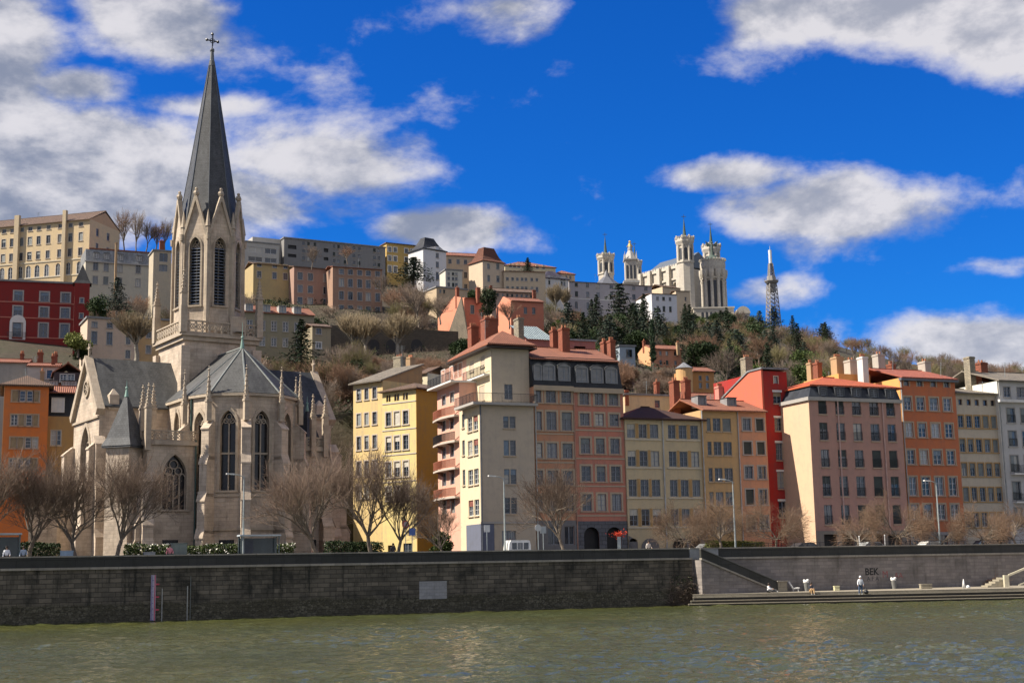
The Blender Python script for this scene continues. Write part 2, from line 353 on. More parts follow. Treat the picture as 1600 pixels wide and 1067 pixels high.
def win_mesh(w_, h_, kind, fr, sh, trim, sw, sill, arch=False, bars=2, rail=False):
    key = (w_, h_, kind, fr, sh, trim, sw, sill, arch, bars, rail)
    if key in WINC: return WINC[key]
    b = MB(); g = None
    b.mi = 0
    if kind != 'x':
        t = .07
        zt = h_ - (w_ / 2 if arch else 0)
        b.box(0, t, .12, .19, 0, zt); b.box(w_ - t, w_, .12, .19, 0, zt); b.box(t, w_ - t, .12, .19, 0, t)
        if not arch: b.box(t, w_ - t, .12, .19, h_ - t, h_)
        if kind in 'ch':
            if w_ > .75: b.box(w_ / 2 - .045, w_ / 2 + .045, .115, .18, t, h_ - t)
            for i in range(bars):
                z = t + (h_ - 2 * t) * (i + 1) / (bars + 1) if bars != 1 else h_ * .72
                b.box(t, w_ - t, .13, .17, z - .02, z + .02)
        if arch:
            for i in range(8):
                a0 = math.pi * i / 8; a1 = math.pi * (i + 1) / 8; r = w_ / 2
                b.add([(r + r * math.cos(a0), .12, zt + r * math.sin(a0)), (r + r * math.cos(a1), .12, zt + r * math.sin(a1)), (r + (r - t) * math.cos(a1), .12, zt + (r - t) * math.sin(a1)), (r + (r - t) * math.cos(a0), .12, zt + (r - t) * math.sin(a0))], [(0, 1, 2, 3)])
    b.mi = 1
    if kind == 's' or kind == 'h':
        z1 = 0 if kind == 's' else h_ * .62
        n = max(4, int((h_ - z1) / .12)); dz = (h_ - z1) / n
        for i in range(n):
            za = z1 + i * dz
            b.add([(.03, .09, za), (w_ - .03, .09, za), (w_ - .03, .13, za + dz * .97), (.03, .13, za + dz * .97)], [(0, 1, 2, 3)])
        b.box(.03, w_ - .03, .131, .15, z1, h_ - .01)
    if kind == 'o':      # open casement: dark room behind, one leaf ajar
        b.box(t, w_ * .45, .0, .05, t, h_ - t)
    b.mi = 2
    if sw and trim:
        b.box(-sw, -.002, -.035, -.002, -.05, h_ + sw if not arch else h_ - w_ / 2); b.box(w_ + .002, w_ + sw, -.035, -.002, -.05, h_ + sw if not arch else h_ - w_ / 2)
        if not arch: b.box(-.002, w_ + .002, -.035, -.002, h_ + .002, h_ + sw)
    if sill: b.box(-sw - .06, w_ + sw + .06, -.13, -.002, -.16, -.052)
    b.mi = 3
    if rail:
        b.box(.0, w_, -.09, -.05, .95, 1.0); b.box(0, w_, -.09, -.05, .12, .16)
        k = max(4, int(w_ / .14))
        for i in range(k + 1): x = w_ * i / k; b.box(x - .012, x + .012, -.085, -.06, .12, .95)
    o = b.build('window', [FR[fr], SHUT[sh], TRIM[trim or 'tan'], IRON]); me = o.data; bpy.data.objects.remove(o)
    if kind not in 'sx':
        p = MB()
        if arch:
            r = w_ / 2; p.poly([(0, .185, 0), (w_, .185, 0)] + [(r + r * math.cos(math.pi * i / 8), .185, h_ - r + r * math.sin(math.pi * i / 8)) for i in range(9)])
        else: p.poly([(0, .185, 0), (w_, .185, 0), (w_, .185, h_), (0, .185, h_)])
        o = p.build('pane', glass()); g = o.data; bpy.data.objects.remove(o)
    WINC[key] = (me, g); return WINC[key]
QS = 0.404
class B:
    """a building: Empty at its base, local x runs along the front to the right, local y goes back"""
    def __init__(s, name, label, cat, x=None, yref=None, Y=None, line=None, ang=68.0, z0=4.9, group=None, org=None, off=0):
        if org is None:
            d = ray(x, yref)
            t = line / (d.y - QS * d.x) if line else Y / d.y
            org = CAM + d * t
        s.org = Vector((org[0], org[1], z0)); a = R(ang)
        s.X = Vector((math.sin(a), math.cos(a), 0)); s.Yv = Vector((-math.cos(a), math.sin(a), 0))
        s.root = empty(name, s.org, math.pi / 2 - a); tag(s.root, label, cat, group)
        s.w = MB(); s.parts = []; s.z0 = z0; s.rng = random.Random(hash(label) % 9973 if False else sum(ord(c) for c in label))
        s.fc = {}
    def lpt(s, x, y, yl=None, xl=None):   # pixel -> local coords on plane local y=yl or x=xl
        d = ray(x, y); o = CAM - s.org
        if yl is not None: t = (yl - o.dot(s.Yv)) / d.dot(s.Yv)
        else: t = (xl - o.dot(s.X)) / d.dot(s.X)
        v = o + d * t; return v.dot(s.X), v.dot(s.Yv), v.z
    def sx(s, x, y, yl=0.0): return s.lpt(x, y, yl=yl)[0]
    def sz(s, x, y, yl=0.0): return s.lpt(x, y, yl=yl)[2]
    def face(s, side, x0, x1, y0, y1, z0, z1, wins=(), extra=None, depth=.22):
        if side == 'F': o, u, L = (x0, y0, 0), (1, 0, 0), x1 - x0
        elif side == 'L': o, u, L = (x0, y1, 0), (0, -1, 0), y1 - y0
        elif side == 'R': o, u, L = (x1, y0, 0), (0, 1, 0), y1 - y0
        else: o, u, L = (x1, y1, 0), (-1, 0, 0), x1 - x0
        outer = rect(0, L, z0, z1)
        if extra: outer = [(0, z0), (L, z0), (L, z1)] + extra(L, z1) + [(0, z1)]
        wins = [(max(a, .06), min(b, L - .06), c, d, st) for (a, b, c, d, st) in wins if min(b, L - .06) - max(a, .06) > .25]
        hs_ = []
        for q in wins:
            (a, b, c, d, st) = q
            if st.get('arch'): hs_.append(rounded(a, b, c, d - (b - a) / 2))
            else: hs_.append(rect(a, b, c, d))
        s.w.holed(o, u, outer, hs_, depth)
        rz = {'F': 0, 'L': -math.pi / 2, 'R': math.pi / 2, 'B': math.pi}[side]
        o = Vector(o); u = Vector(u)
        for (a, b, c, d, st) in wins:
            kinds = st.get('k', 'c'); kd = s.rng.choice(kinds)
            me, g = win_mesh(round(b - a, 2), round(d - c, 2), kd, st.get('fr', 'white'), st.get('sh', 'grey'), st.get('trim', 'tan'), st.get('sw', .16), st.get('sill', True),
                             bool(st.get('arch')), st.get('bars', 2), st.get('rail', False))
            loc = o + u * a + Z * c
            wo = put(st.get('name', 'window'), me, s.root, loc, rz)
            if g: put('pane', g, wo)
    def wpx(s, side, pl, yref, cols, xref, rows, st, snap=.05):
        """windows from measured columns and rows; returns list of (s0,s1,z0,z1,st). pl = plane coordinate and face origin"""
        kw = {'yl': pl[0]} if side == 'F' else {'xl': pl[0]}
        res = []
        rd = lambda v: round(v / snap) * snap
        cs = []
        ws = []
        for (a, b) in cols:
            if side == 'F': u0, u1 = s.lpt(a, yref, **kw)[0] - pl[1], s.lpt(b, yref, **kw)[0] - pl[1]
            else: u0, u1 = pl[1] - s.lpt(a, yref, **kw)[1], pl[1] - s.lpt(b, yref, **kw)[1]
            cs.append((u0, u1)); ws.append(u1 - u0)
        for (c, d) in rows:
            z1, z0 = s.lpt(xref, c, **kw)[2], s.lpt(xref, d, **kw)[2]
            h = max(.3, rd(z1 - z0)); zc = (z0 + z1) / 2
            for (u0, u1) in cs:
                w_ = max(.3, rd(u1 - u0)); uc = (u0 + u1) / 2
                res.append((uc - w_ / 2, uc + w_ / 2, zc - h / 2, zc + h / 2, st))
        return res
    def box(s, x0, x1, y0, y1, z0, z1, F=(), L=(), Rr=(), top=True, exL=None, exR=None, exF=None, Bk=()):
        s.face('F', x0, x1, y0, y1, z0, z1, F, exF); s.face('L', x0, x1, y0, y1, z0, z1, L, exL)
        s.face('R', x0, x1, y0, y1, z0, z1, Rr, exR); s.face('B', x0, x1, y0, y1, z0, z1, Bk)
        if top: s.w.poly([(x0, y0, z1), (x1, y0, z1), (x1, y1, z1), (x0, y1, z1)])
    def part(s, name, mb, mat, parent=None, smooth=False):
        o = mb.build(name, mat, parent or s.root, smooth); s.parts.append(o); return o
    def gable(s, x0, x1, y0, y1, z, rise, ax='x', mat=None, ov=.5, th=.16, og=.15):
        """ridge along ax"""
        b = MB(); mt = (mat or TILE)[0 if ax == 'x' else 1]
        if ax == 'x':
            ym = (y0 + y1) / 2; k = rise / (ym - y0)
            for sg, ye in ((1, y0 - ov), (-1, y1 + ov)):
                ze = z - ov * k
                b.add([(x0 - og, ye, ze), (x1 + og, ye, ze), (x1 + og, ym, z + rise), (x0 - og, ym, z + rise), (x0 - og, ye, ze + th), (x1 + og, ye, ze + th), (x1 + og, ym, z + rise + th), (x0 - og, ym, z + rise + th)],
                      [(0, 1, 2, 3), (4, 5, 6, 7), (0, 1, 5, 4), (1, 2, 6, 5), (3, 0, 4, 7)])
            b.bar((x0 - og, ym, z + rise + th), (x1 + og, ym, z + rise + th), .3, .14)
        else:
            xm = (x0 + x1) / 2; k = rise / (xm - x0)
            for xe in (x0 - ov, x1 + ov):
                ze = z - ov * k
                b.add([(xe, y0 - og, ze), (xe, y1 + og, ze), (xm, y1 + og, z + rise), (xm, y0 - og, z + rise), (xe, y0 - og, ze + th), (xe, y1 + og, ze + th), (xm, y1 + og, z + rise + th), (xm, y0 - og, z + rise + th)],
                      [(0, 1, 2, 3), (4, 5, 6, 7), (0, 1, 5, 4), (1, 2, 6, 5), (3, 0, 4, 7)])
            b.bar((xm, y0 - og, z + rise + th), (xm, y1 + og, z + rise + th), .3, .14)
        return s.part('roof', b, mt)
    def hip(s, x0, x1, y0, y1, z, rise, mat=None, ov=.6, inset=None, flat=0.0, name='roof', curve=False):
        b = MB(); b.mi = 0
        x0 -= ov; x1 += ov; y0 -= ov; y1 += ov
        i = inset if inset is not None else min(x1 - x0, y1 - y0) / 2
        mt = mat or TILE
        if not isinstance(mt, list): mt = [mt, mt]
        ax0, ax1, ay0, ay1 = x0 + i, x1 - i, y0 + i, y1 - i
        if inset is None and (x1 - x0) > (y1 - y0): ay0 = ay1 = (y0 + y1) / 2
        elif inset is None: ax0 = ax1 = (x0 + x1) / 2
        b.box(x0, x1, y0, y1, z - .18, z)
        q = [(x0, y0, z), (x1, y0, z), (x1, y1, z), (x0, y1, z)]
        lv = [(0, 0), (.3, .13), (.58, .38), (.8, .68), (1, 1)] if curve else [(0, 0), (1, 1)]
        def ring(ff, hh):
            zz = z + rise * hh
            return [(x0 + (ax0 - x0) * ff, y0 + (ay0 - y0) * ff, zz), (x1 + (ax1 - x1) * ff, y0 + (ay0 - y0) * ff, zz), (x1 + (ax1 - x1) * ff, y1 + (ay1 - y1) * ff, zz), (x0 + (ax0 - x0) * ff, y1 + (ay1 - y1) * ff, zz)]
        for k in range(len(lv) - 1):
            A_, C_ = ring(*lv[k]), ring(*lv[k + 1])
            for j in range(4):
                b.mi = 0 if j % 2 == 0 else 1
                b.add([A_[j], A_[(j + 1) % 4], C_[(j + 1) % 4], C_[j]], [(0, 1, 2, 3)])
        b.mi = 0; b.poly(C_)
        if ax1 - ax0 > .5 and abs(ay1 - ay0) < .01: b.bar((ax0, ay0, z + rise + .03), (ax1, ay0, z + rise + .03), .3, .14)
        return s.part(name, b, mt)
    def chimney(s, x0, x1, yt, yb, Yw, mat=BRICK, dep=None, pots=3, parent=None):
        """from its picture box at world depth Yw; stands square to the building"""
        c0 = P((x0 + x1) / 2, yt, Yw); c1 = P((x0 + x1) / 2, yb, Yw)
        wd = (x1 - x0) * Yw / F_PX
        dep = dep or 1.0
        wx = max(.5, (wd - dep * abs(s.Yv.x)) / max(.3, abs(s.X.x)))
        o = (c0 - s.org); lx, ly, lz = o.dot(s.X), o.dot(s.Yv), o.z
        zb = (c1 - s.org).z - .8
        b = MB(); b.box(lx - wx / 2, lx + wx / 2, ly, ly + dep, zb, lz - .25); b.box(lx - wx / 2 - .07, lx + wx / 2 + .07, ly - .07, ly + dep + .07, lz - .25, lz - .12)
        b.box(lx - wx / 2 - .02, lx + wx / 2 + .02, ly - .02, ly + dep + .02, lz - .12, lz)
        ch = s.part('chimney', b, mat, parent)
        if pots:
            p = MB(); p.frus((0, 0), .13, .10, 0, .42, 8); po = p.build('chimney_pot', POT, ch); po.location = (lx, ly + dep / 2, lz)
            for i in range(pots):
                xx = lx + (i + .5 - pots / 2) * wx / max(pots, 1) * .85
                if i == 0: po.location = (xx, ly + dep / 2, lz)
                else: q = po.copy(); COL.objects.link(q); q.parent = ch; q.location = (xx, ly + dep / 2, lz)
        return ch
    def strip(s, x0, x1, y0, y1, z0, z1, mat, name='cornice'):
        b = MB(); b.box(x0, x1, y0, y1, z0, z1); return s.part(name, b, mat)
    def done(s, mat):
        return s.part('wall', s.w, mat)
def pipe(b, x, y0, z0, z1, r=.07, mat=None):
    m_ = MB(); m_.tube((x, y0 - r - .02, z0), (x, y0 - r - .02, z1), r, n=6); return b.part('drainpipe', m_, mat or plain('pipe_zinc', (.4, .4, .38), .5))
# ------------------------------------------------------------------ the setting
def quayY(X, off=0.0): return 135 + QS * X + off
QA = math.atan2(1, QS)                       # quay direction from forward axis
QX = Vector((math.sin(QA), math.cos(QA), 0)); QY = Vector((-math.cos(QA), math.sin(QA), 0))
Q0 = Vector((0, 135, 0))
def grass_ground():
    m, nt, pb = base('hill_soil')
    o = nt.add('ShaderNodeTexCoord').outputs['Object']
    n1 = nt.noise(o, .05, 8, .7); n2 = nt.noise(o, .9, 6, .7)
    col = nt.mix(nt.ramp(n1, .35, .65), (.040, .030, .020), (.034, .038, .014)); col = nt.mix(nt.ramp(n2, .4, .7), col, (.06, .047, .03))
    nt.link(col, pb.inputs['Base Color']); pb.inputs['Roughness'].default_value = 1; bump(nt, pb, n2, 1, .5)
    return m
HX = [-900, -300, 0, 150, 270, 400, 550, 700, 850, 1000, 1140, 1215, 1400, 1600, 2100, 3000]
HY = [215, 250, 290, 330, 380, 440, 520, 620, 720]
HT = {-900: [740, 700, 660, 640, 620, 600, 590, 590, 600], -300: [660, 590, 540, 500, 480, 470, 460, 470, 490],
      0: [640, 550, 500, 462, 440, 432, 425, 430, 450], 150: [640, 575, 520, 466, 440, 430, 425, 430, 450], 270: [645, 580, 530, 482, 448, 432, 425, 432, 450],
      400: [650, 570, 532, 492, 432, 418, 415, 425, 445], 550: [645, 612, 574, 497, 450, 432, 424, 430, 450], 700: [635, 606, 570, 516, 482, 458, 432, 430, 450],
      850: [630, 592, 552, 524, 510, 497, 482, 470, 480], 1000: [650, 605, 577, 556, 532, 514, 502, 497, 505], 1140: [660, 620, 592, 570, 550, 532, 512, 502, 510],
      1215: [670, 630, 602, 587, 567, 549, 532, 516, 525], 1400: [680, 645, 622, 610, 600, 590, 578, 566, 575], 1600: [690, 660, 642, 630, 620, 611, 602, 594, 605],
      2100: [740, 720, 705, 695, 690, 685, 680, 675, 690], 3000: [800, 790, 780, 770, 765, 760, 755, 750, 760]}
def interp(x, xs, ys):
    if x <= xs[0]: return ys[0]
    for i in range(len(xs) - 1):
        if x <= xs[i + 1]: t = (x - xs[i]) / (xs[i + 1] - xs[i]); return ys[i] * (1 - t) + ys[i + 1] * t
    return ys[-1]
def ground_z(X, Y):
    x = 800 + F_PX * X / Y * .985
    Ys = 180 + 28 * max(0, min(1, (x - 470) / 60, (760 - x) / 60))
    if Y <= Ys: return 4.9
    def zat(Yk): 
        k = HY.index(Yk); return P(x, interp(x, HX, [HT[h][k] for h in HX]), Yk).z
    if Y < 215: t = (Y - Ys) / (215 - Ys); return 4.9 * (1 - t) + zat(215) * t
    if Y >= 720: return max(4.9, zat(720) - (Y - 720) * .12)
    for i in range(len(HY) - 1):
        if Y <= HY[i + 1]: t = (Y - HY[i]) / (HY[i + 1] - HY[i]); return zat(HY[i]) * (1 - t) + zat(HY[i + 1]) * t
def terrain():
    b = MB(); cols = [-2400, -1600, -900, -500, -200] + [i * 50 for i in range(0, 34)] + [1800, 2100, 2600, 3000]
    rows = [None, 165, 180, 188, 196, 202, 208, 212, 215, 232, 250, 270, 290, 310, 330, 355, 380, 410, 440, 480, 520, 570, 620, 670, 720, 900, 1400, 2500, 5000]
    g = []
    for c in cols:
        u = (c - 800) / F_PX / .985; Yw = 135.55 / (1 - QS * u); col = []
        for i, r_ in enumerate(rows):
            Y = Yw if r_ is None else max(r_, Yw + i * 4); X = u * Y
            z = 4.9 if i < 3 else ground_z(X, Y)
            col.append((X, Y, z))
        g.append(col)
    n = len(rows); v = [p for c in g for p in c]
    b.add(v, [(i * n + j, (i + 1) * n + j, (i + 1) * n + j + 1, i * n + j + 1) for i in range(len(cols) - 1) for j in range(n - 1)])
    tag(b.build('hill', grass_ground(), smooth=True), None, None, kind='structure')
terrain()
# street sheet on the embankment
b = MB(); pts = [Q0 + QX * -200 + QY * .6, Q0 + QX * 220 + QY * .6, Q0 + QX * 220 + QY * 19, Q0 + QX * -200 + QY * 19]
b.poly([(p.x, p.y, 4.91) for p in pts]); tag(b.build('road', plain('asphalt', (.06, .06, .062), .9)), None, None, kind='structure')
b = MB(); pts = [Q0 + QX * -200 + QY * .6, Q0 + QX * 220 + QY * .6, Q0 + QX * 220 + QY * 6, Q0 + QX * -200 + QY * 6]
b.prism([(p.x, p.y, 4.92) for p in pts], (0, 0, .12)); tag(b.build('pavement', plain('paving', (.28, .27, .25), .9)), None, None, kind='structure')
# water
def water_mat():
    m, nt, pb = base('river_water')
    o = nt.add('ShaderNodeTexCoord').outputs['Object']
    n0 = nt.noise(nt.vec('MULTIPLY', o, (.022, .05, 1)), 1.0, 5, .6)
    n1 = nt.noise(nt.vec('MULTIPLY', o, (3.0, 4.5, 1)), 1.0, 3, .6, .4)
    n2 = nt.noise(nt.vec('MULTIPLY', o, (.16, .3, 1)), 1.0, 3, .5)
    col = nt.mix(nt.ramp(n0, .35, .65), (.060, .062, .017), (.048, .056, .020))
    nt.link(col, pb.inputs['Base Color']); pb.inputs['Roughness'].default_value = .05; pb.inputs['IOR'].default_value = 1.33
    h = nt.math('ADD', nt.math('MULTIPLY', n1, .5), nt.math('MULTIPLY', n2, .3))
    bump(nt, pb, h, 1.0, .25)
    return m
def river():
    rg = np.random.default_rng(3); xs = np.arange(-62, 70.01, .22); ys = np.arange(34, 166, .24)
    Xg, Yg = np.meshgrid(xs, ys, indexing='ij'); H_ = np.zeros_like(Xg)
    for k in range(90):
        lam = .42 * (3.6 / .42) ** rg.random(); th = rg.normal(1.2, .55); kx, ky = math.cos(th) * 2 * math.pi / lam, math.sin(th) * 2 * math.pi / lam
        H_ += .0062 * lam ** .85 * np.sin(kx * Xg + ky * Yg + rg.uniform(0, 6.28) + .8 * np.sin(Xg * .11 * rg.random() + Yg * .07))
    pat = .65 + .35 * np.sin(Xg * .09 + 1.5 * np.sin(Yg * .05)) * np.sin(Yg * .13 + Xg * .03)
    fade = np.clip(np.minimum(np.minimum(Xg + 62, 70 - Xg) / 4, (Yg - 34) / 4), 0, 1)
    H_ = H_ * pat * fade
    nx, ny = len(xs), len(ys); V = np.stack([Xg, Yg, .2 + H_], -1).reshape(-1, 3)
    idx = np.arange(nx * ny).reshape(nx, ny); Fq = np.stack([idx[:-1, :-1], idx[1:, :-1], idx[1:, 1:], idx[:-1, 1:]], -1).reshape(-1, 4)
    E0 = len(V); out_ = [(-900, -150), (-62, -150), (70, -150), (1300, -150), (-900, 34), (-62, 34), (70, 34), (1300, 34), (-900, 165.88), (-62, 165.88), (70, 165.88), (1300, 165.88), (70, 640), (1300, 640)]
    V = np.concatenate([V, np.array([(a, c, .2) for a, c in out_])]); q = lambda *a: [E0 + i for i in a]
    Fq = np.concatenate([Fq, np.array([q(0, 1, 5, 4), q(1, 2, 6, 5), q(2, 3, 7, 6), q(4, 5, 9, 8), q(6, 7, 11, 10), q(10, 11, 13, 12)])])
    V[:, 2] = np.where((V[:, 0] < -500) & (V[:, 1] > 100), .2, V[:, 2])
    me = np_mesh('river', V, Fq); me.materials.append(water_mat()); me.polygons.foreach_set('use_smooth', [True] * len(me.polygons))
    o = bpy.data.objects.new('river', me); COL.objects.link(o); tag(o, None, None, kind='structure')
river()
# quay wall: thing with parapet and coping
QW = ashlar('quay_masonry', (.175, .15, .115), (.085, .075, .058), 1.15, .4, .03, .95, (.022, .021, .016), bs=.9, low=(1.9, (.05, .045, .025), (.17, .155, .11), .92), mo=.35)
QWL = ashlar('quay_masonry_pale', (.27, .24, .22), (.19, .17, .16), 1.1, .36, .02, .6, (.10, .09, .08), bs=.4, mo=.6)
QP = ashlar('parapet_stone', (.045, .045, .042), (.035, .036, .032), 2.4, 1.4, .02, .5, (.018, .018, .016), bs=.5)
COPE = ashlar('coping_stone', (.34, .31, .26), (.26, .24, .2), 2.4, 2, .015, .45, (.1, .09, .08))
def qframe(off=0): 
    e = empty('quay_wall', Q0, math.pi / 2 - QA); return e
LX0, LX1 = -160, 200
SX = 19.3      # along the quay where the low landing starts
def to_q(x, y):   # pixel -> along distance on the wall plane
    d = ray(x, y); t = 135 / (d.y - QS * d.x); p = CAM + d * t; return (p - Q0).dot(QX), p.z
qw = empty('quay_wall', Q0, math.pi / 2 - QA); tag(qw, 'long dark stained stone river wall with a ledge and moss near the water, left of the landing steps', 'quay wall')
b = MB(); b.box(LX0, SX, 0, 1.6, -1.5, 4.75); b.build('wall_face', QW, qw)
b = MB(); b.box(LX0, SX, -.16, .7, 4.75, 4.95); b.build('ledge', COPE, qw)
b = MB(); b.box(LX0, SX - .3, 0.02, .5, 4.95, 5.82); b.build('parapet', QP, qw)
b = MB(); b.box(LX0, SX - .3, -.04, .56, 5.82, 5.94); b.build('coping', COPE, qw)
qr = empty('quay_wall', Q0, math.pi / 2 - QA); tag(qr, 'pale grey river wall with graffiti above the low landing and its steps', 'quay wall')
b = MB(); b.box(SX, LX1, 0.05, 1.6, -1.5, 4.75); b.build('wall_face', QWL, qr)
b = MB(); b.box(SX + 3.2, LX1, -.12, .7, 4.75, 4.95); b.build('ledge', COPE, qr)
b = MB(); b.box(SX + 3.2, LX1, 0.02, .5, 4.95, 5.82); b.build('parapet', QP, qr)
b = MB(); b.box(SX - .2, LX1, -.04, .56, 5.82, 5.94); b.build('coping', COPE, qr)
b = MB(); b.box(SX - .2, SX + 3.15, 0.03, .5, 4.76, 5.82); b.build('pale_parapet', plain('pale_slab', (.26, .27, .27), .8), qr)
# low landing with four steps to the water
DZ = 1.3
land = empty('river_landing', (0, 0, 0)); tag(land, 'low stone landing with dark steps down to the river before the pale wall', 'landing')
STEP = ashlar('step_stone', (.30, .27, .20), (.24, .21, .16), 1.8, .6, .01, .3)
RISER = plain('step_riser', (.035, .032, .027), .9)
FA, FB = Vector((17.6, 140.4, 0)), Vector((75, 143.4, 0)); fd = (FB - FA).normalized(); fn = Vector((fd.y, -fd.x, 0))
b = MB(); wa = Q0 + QX * SX; wb = Q0 + QX * 90
b.prism([(FA.x, FA.y, -1.2), (FB.x, FB.y, -1.2), (wb.x, wb.y + .04, -1.2), (wa.x, wa.y + .04, -1.2)], (0, 0, DZ + 1.2)); b.build('deck', STEP, land)
for i in range(4):
    zt = DZ - .30 * (i + 1) + (.02 if i < 3 else .06); o0 = .62 * i; o1 = .62 * (i + 1)
    b = MB(); s0 = -1.0 * i * .35
    p = [FA + fd * s0 + fn * o0, FB + fn * o0, FB + fn * o1, FA + fd * s0 + fn * o1]
    b.prism([(q.x, q.y, -1.2) for q in p], (0, 0, zt + 1.2 - .07)); b.build('riser', RISER, land)
    b = MB(); p = [FA + fd * s0 + fn * (o0), FB + fn * o0, FB + fn * (o1 + .05), FA + fd * (s0 - .05) + fn * (o1 + .05)]
    b.prism([(q.x, q.y, zt - .068) for q in p], (0, 0, .07)); b.build('tread', STEP, land)
# diagonal stair parapet down to the landing
def onwall(s_, z_, off=0): p = Q0 + QX * s_ - QY * off; return Vector((p.x, p.y, z_))
st = empty('stair_ramp', (0, 0, 0)); tag(st, 'dark sloping stair parapet running down the river wall to the landing', 'stair')
sa, sb = SX + .2, SX + 9.0
b = MB(); b.prism([onwall(sa, 5.75, 1.6), onwall(sb, 2.0, 1.6), onwall(sb, 3.0, 1.6), onwall(sa, 5.93, 1.6)][:0] or [onwall(sa, 4.9, 1.6), onwall(sb, 1.5, 1.6), onwall(sb, 2.35, 1.6), onwall(sa, 5.78, 1.6)], QY * .35)
b.build('sloping_parapet', QP, st)
b = MB(); b.prism([onwall(sa, 5.78, 1.66), onwall(sb, 2.35, 1.66), onwall(sb, 2.43, 1.66), onwall(sa, 5.87, 1.66)], QY * .45); b.build('coping', plain('cope_dark', (.12, .12, .11), .8), st)
b = MB(); b.prism([onwall(sa, 4.70, 1.7), onwall(sb, 1.31, 1.7), onwall(sb, 1.49, 1.7), onwall(sa, 4.89, 1.7)], QY * .5); b.build('ledge', COPE, st)
b = MB(); b.prism([onwall(sa, -.5, 1.55), onwall(sb, -.5, 1.55), onwall(sb, 1.3, 1.55), onwall(sa, 4.69, 1.55)], QY * 1.5); b.build('stair_wall', QWL, st)
b = MB(); b.prism([onwall(sb + .01, 1.301, 1.7), onwall(sb + 1.1, 1.301, 1.7), onwall(sb + 1.1, 2.35, 1.7), onwall(sb + .01, 2.35, 1.7)], QY * .7); b.build('end_pier', STEP, st)
b = MB(); b.prism([onwall(sb - .08, 2.352, 1.8), onwall(sb + 1.2, 2.352, 1.8), onwall(sb + 1.2, 2.45, 1.8), onwall(sb - .08, 2.45, 1.8)], QY * .9); b.build('cap', COPE, st)
# ------------------------------------------------------------------ riverside houses
LN = 154.0
def st(**k): return k
# --- yellow house A and B (street turning away from the river)
def street_house(name, label, xl, yl, Yl, xr, ang, ztop, dep, color, cols, refy, rows, refx, stl, z0=4.9, extra=None, line=None, Lw=None, back=None, glo=()):
    """generic box house: front from xl to xr"""
    bb = B(name, label, 'house', x=xl, yref=yl, Y=Yl, ang=ang, z0=z0) if line is None else B(name, label, 'house', x=xl, yref=yl, line=line, ang=ang, z0=z0)
    wdt = bb.sx(xr, yl)
    top = bb.sz(xl, ztop)
    wins = bb.wpx('F', (0, 0), refy, cols, refx, rows, stl) if cols else []
    wins += list(glo(bb, wdt) if callable(glo) else glo)
    bb.box(0, wdt, 0, dep, -1.5, top, F=wins, L=Lw(bb, wdt, dep, top) if Lw else ())
    bb.W = wdt; bb.H = top; bb.D = dep
    return bb
S1 = st(k='cchs', sw=.14, trim='pale', sh='grey', fr='grey')
ha = street_house('town_house', 'pale yellow house left of the bright yellow one, with a sloping roof and stone chimney', 552, 640, 206, 598, 128, 600, 9,
                  None, [(557.5, 563.7), (569.5, 575.7), (582, 588.5)], 616, [(607, 624), (645, 664), (681, 702), (720, 742), (758, 778)], 573, S1)
ha.done(plaster('yellow_pale', (.66, .48, .20)))
rb = MB(); k = 3.2 / 9
rb.add([(-.5, -.6, ha.H - .2), (ha.W + .2, -.6, ha.H - .2), (ha.W + .2, 9, ha.H + 3.2), (-.5, 9, ha.H + 3.2), (-.5, -.6, ha.H), (ha.W + .2, -.6, ha.H), (ha.W + .2, 9, ha.H + 3.4), (-.5, 9, ha.H + 3.4)], [(0, 1, 2, 3), (4, 5, 6, 7), (0, 1, 5, 4), (1, 2, 6, 5), (3, 0, 4, 7), (2, 3, 7, 6)])
ha.part('roof', rb, TILEG[0])
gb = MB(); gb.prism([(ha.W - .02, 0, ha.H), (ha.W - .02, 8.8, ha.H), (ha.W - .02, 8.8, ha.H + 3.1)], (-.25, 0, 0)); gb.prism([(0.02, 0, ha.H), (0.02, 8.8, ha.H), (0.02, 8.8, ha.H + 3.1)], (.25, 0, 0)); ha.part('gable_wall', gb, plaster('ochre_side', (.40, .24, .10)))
ha.chimney(610, 630, 557, 606, 213, STONEC, 1.2, 3); ha.chimney(629, 645, 558, 600, 215, OCHREC, 1.3, 4)
S2 = st(k='cchhs', sw=.2, trim='pale', sh='cream', fr='grey')
hb_ = street_house('town_house', 'bright yellow corner house with an ochre shaded side wall', 597.5, 640, 201.5, 650, 128, 614, 9.5,
                   None, [(603, 610.7), (616, 624.2), (629.7, 637.8)], 650, [(643, 664), (681, 703), (721, 745), (760, 781)], 621, S2,
                   glo=lambda bb, w_: bb.wpx('F', (0, 0), 650, [(603.5, 606.6), (607.2, 610.4), (616, 619.6), (620.2, 624), (629.7, 633.2), (633.9, 637.6)], 621, [(615.5, 626)], st(k='c', sw=0, trim=None, sill=False, fr='brown', bars=0))
                   + [(1.0, 2.4, .1, 3.0, st(k='x', sw=0, sill=False, name='doorway')), (w_ - 2.6, w_ - 1.0, 0.1, 3.2, st(k='c', sw=0, sill=False, fr='grey', name='door'))])
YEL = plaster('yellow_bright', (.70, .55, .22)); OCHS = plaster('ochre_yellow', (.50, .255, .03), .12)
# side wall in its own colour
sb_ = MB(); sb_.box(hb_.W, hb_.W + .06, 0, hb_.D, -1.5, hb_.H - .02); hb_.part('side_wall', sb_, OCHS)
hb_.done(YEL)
for yy in (630, 672, 711, 753):
    z_ = hb_.sz(620, yy); hb_.strip(-.02, hb_.W, -.07, -.003, z_, z_ + .14, TRIM['pale'], 'string_course')
hb_.hip(0, hb_.W + .06, 0, hb_.D, hb_.H + .18, 1.3, TILEB, .55)
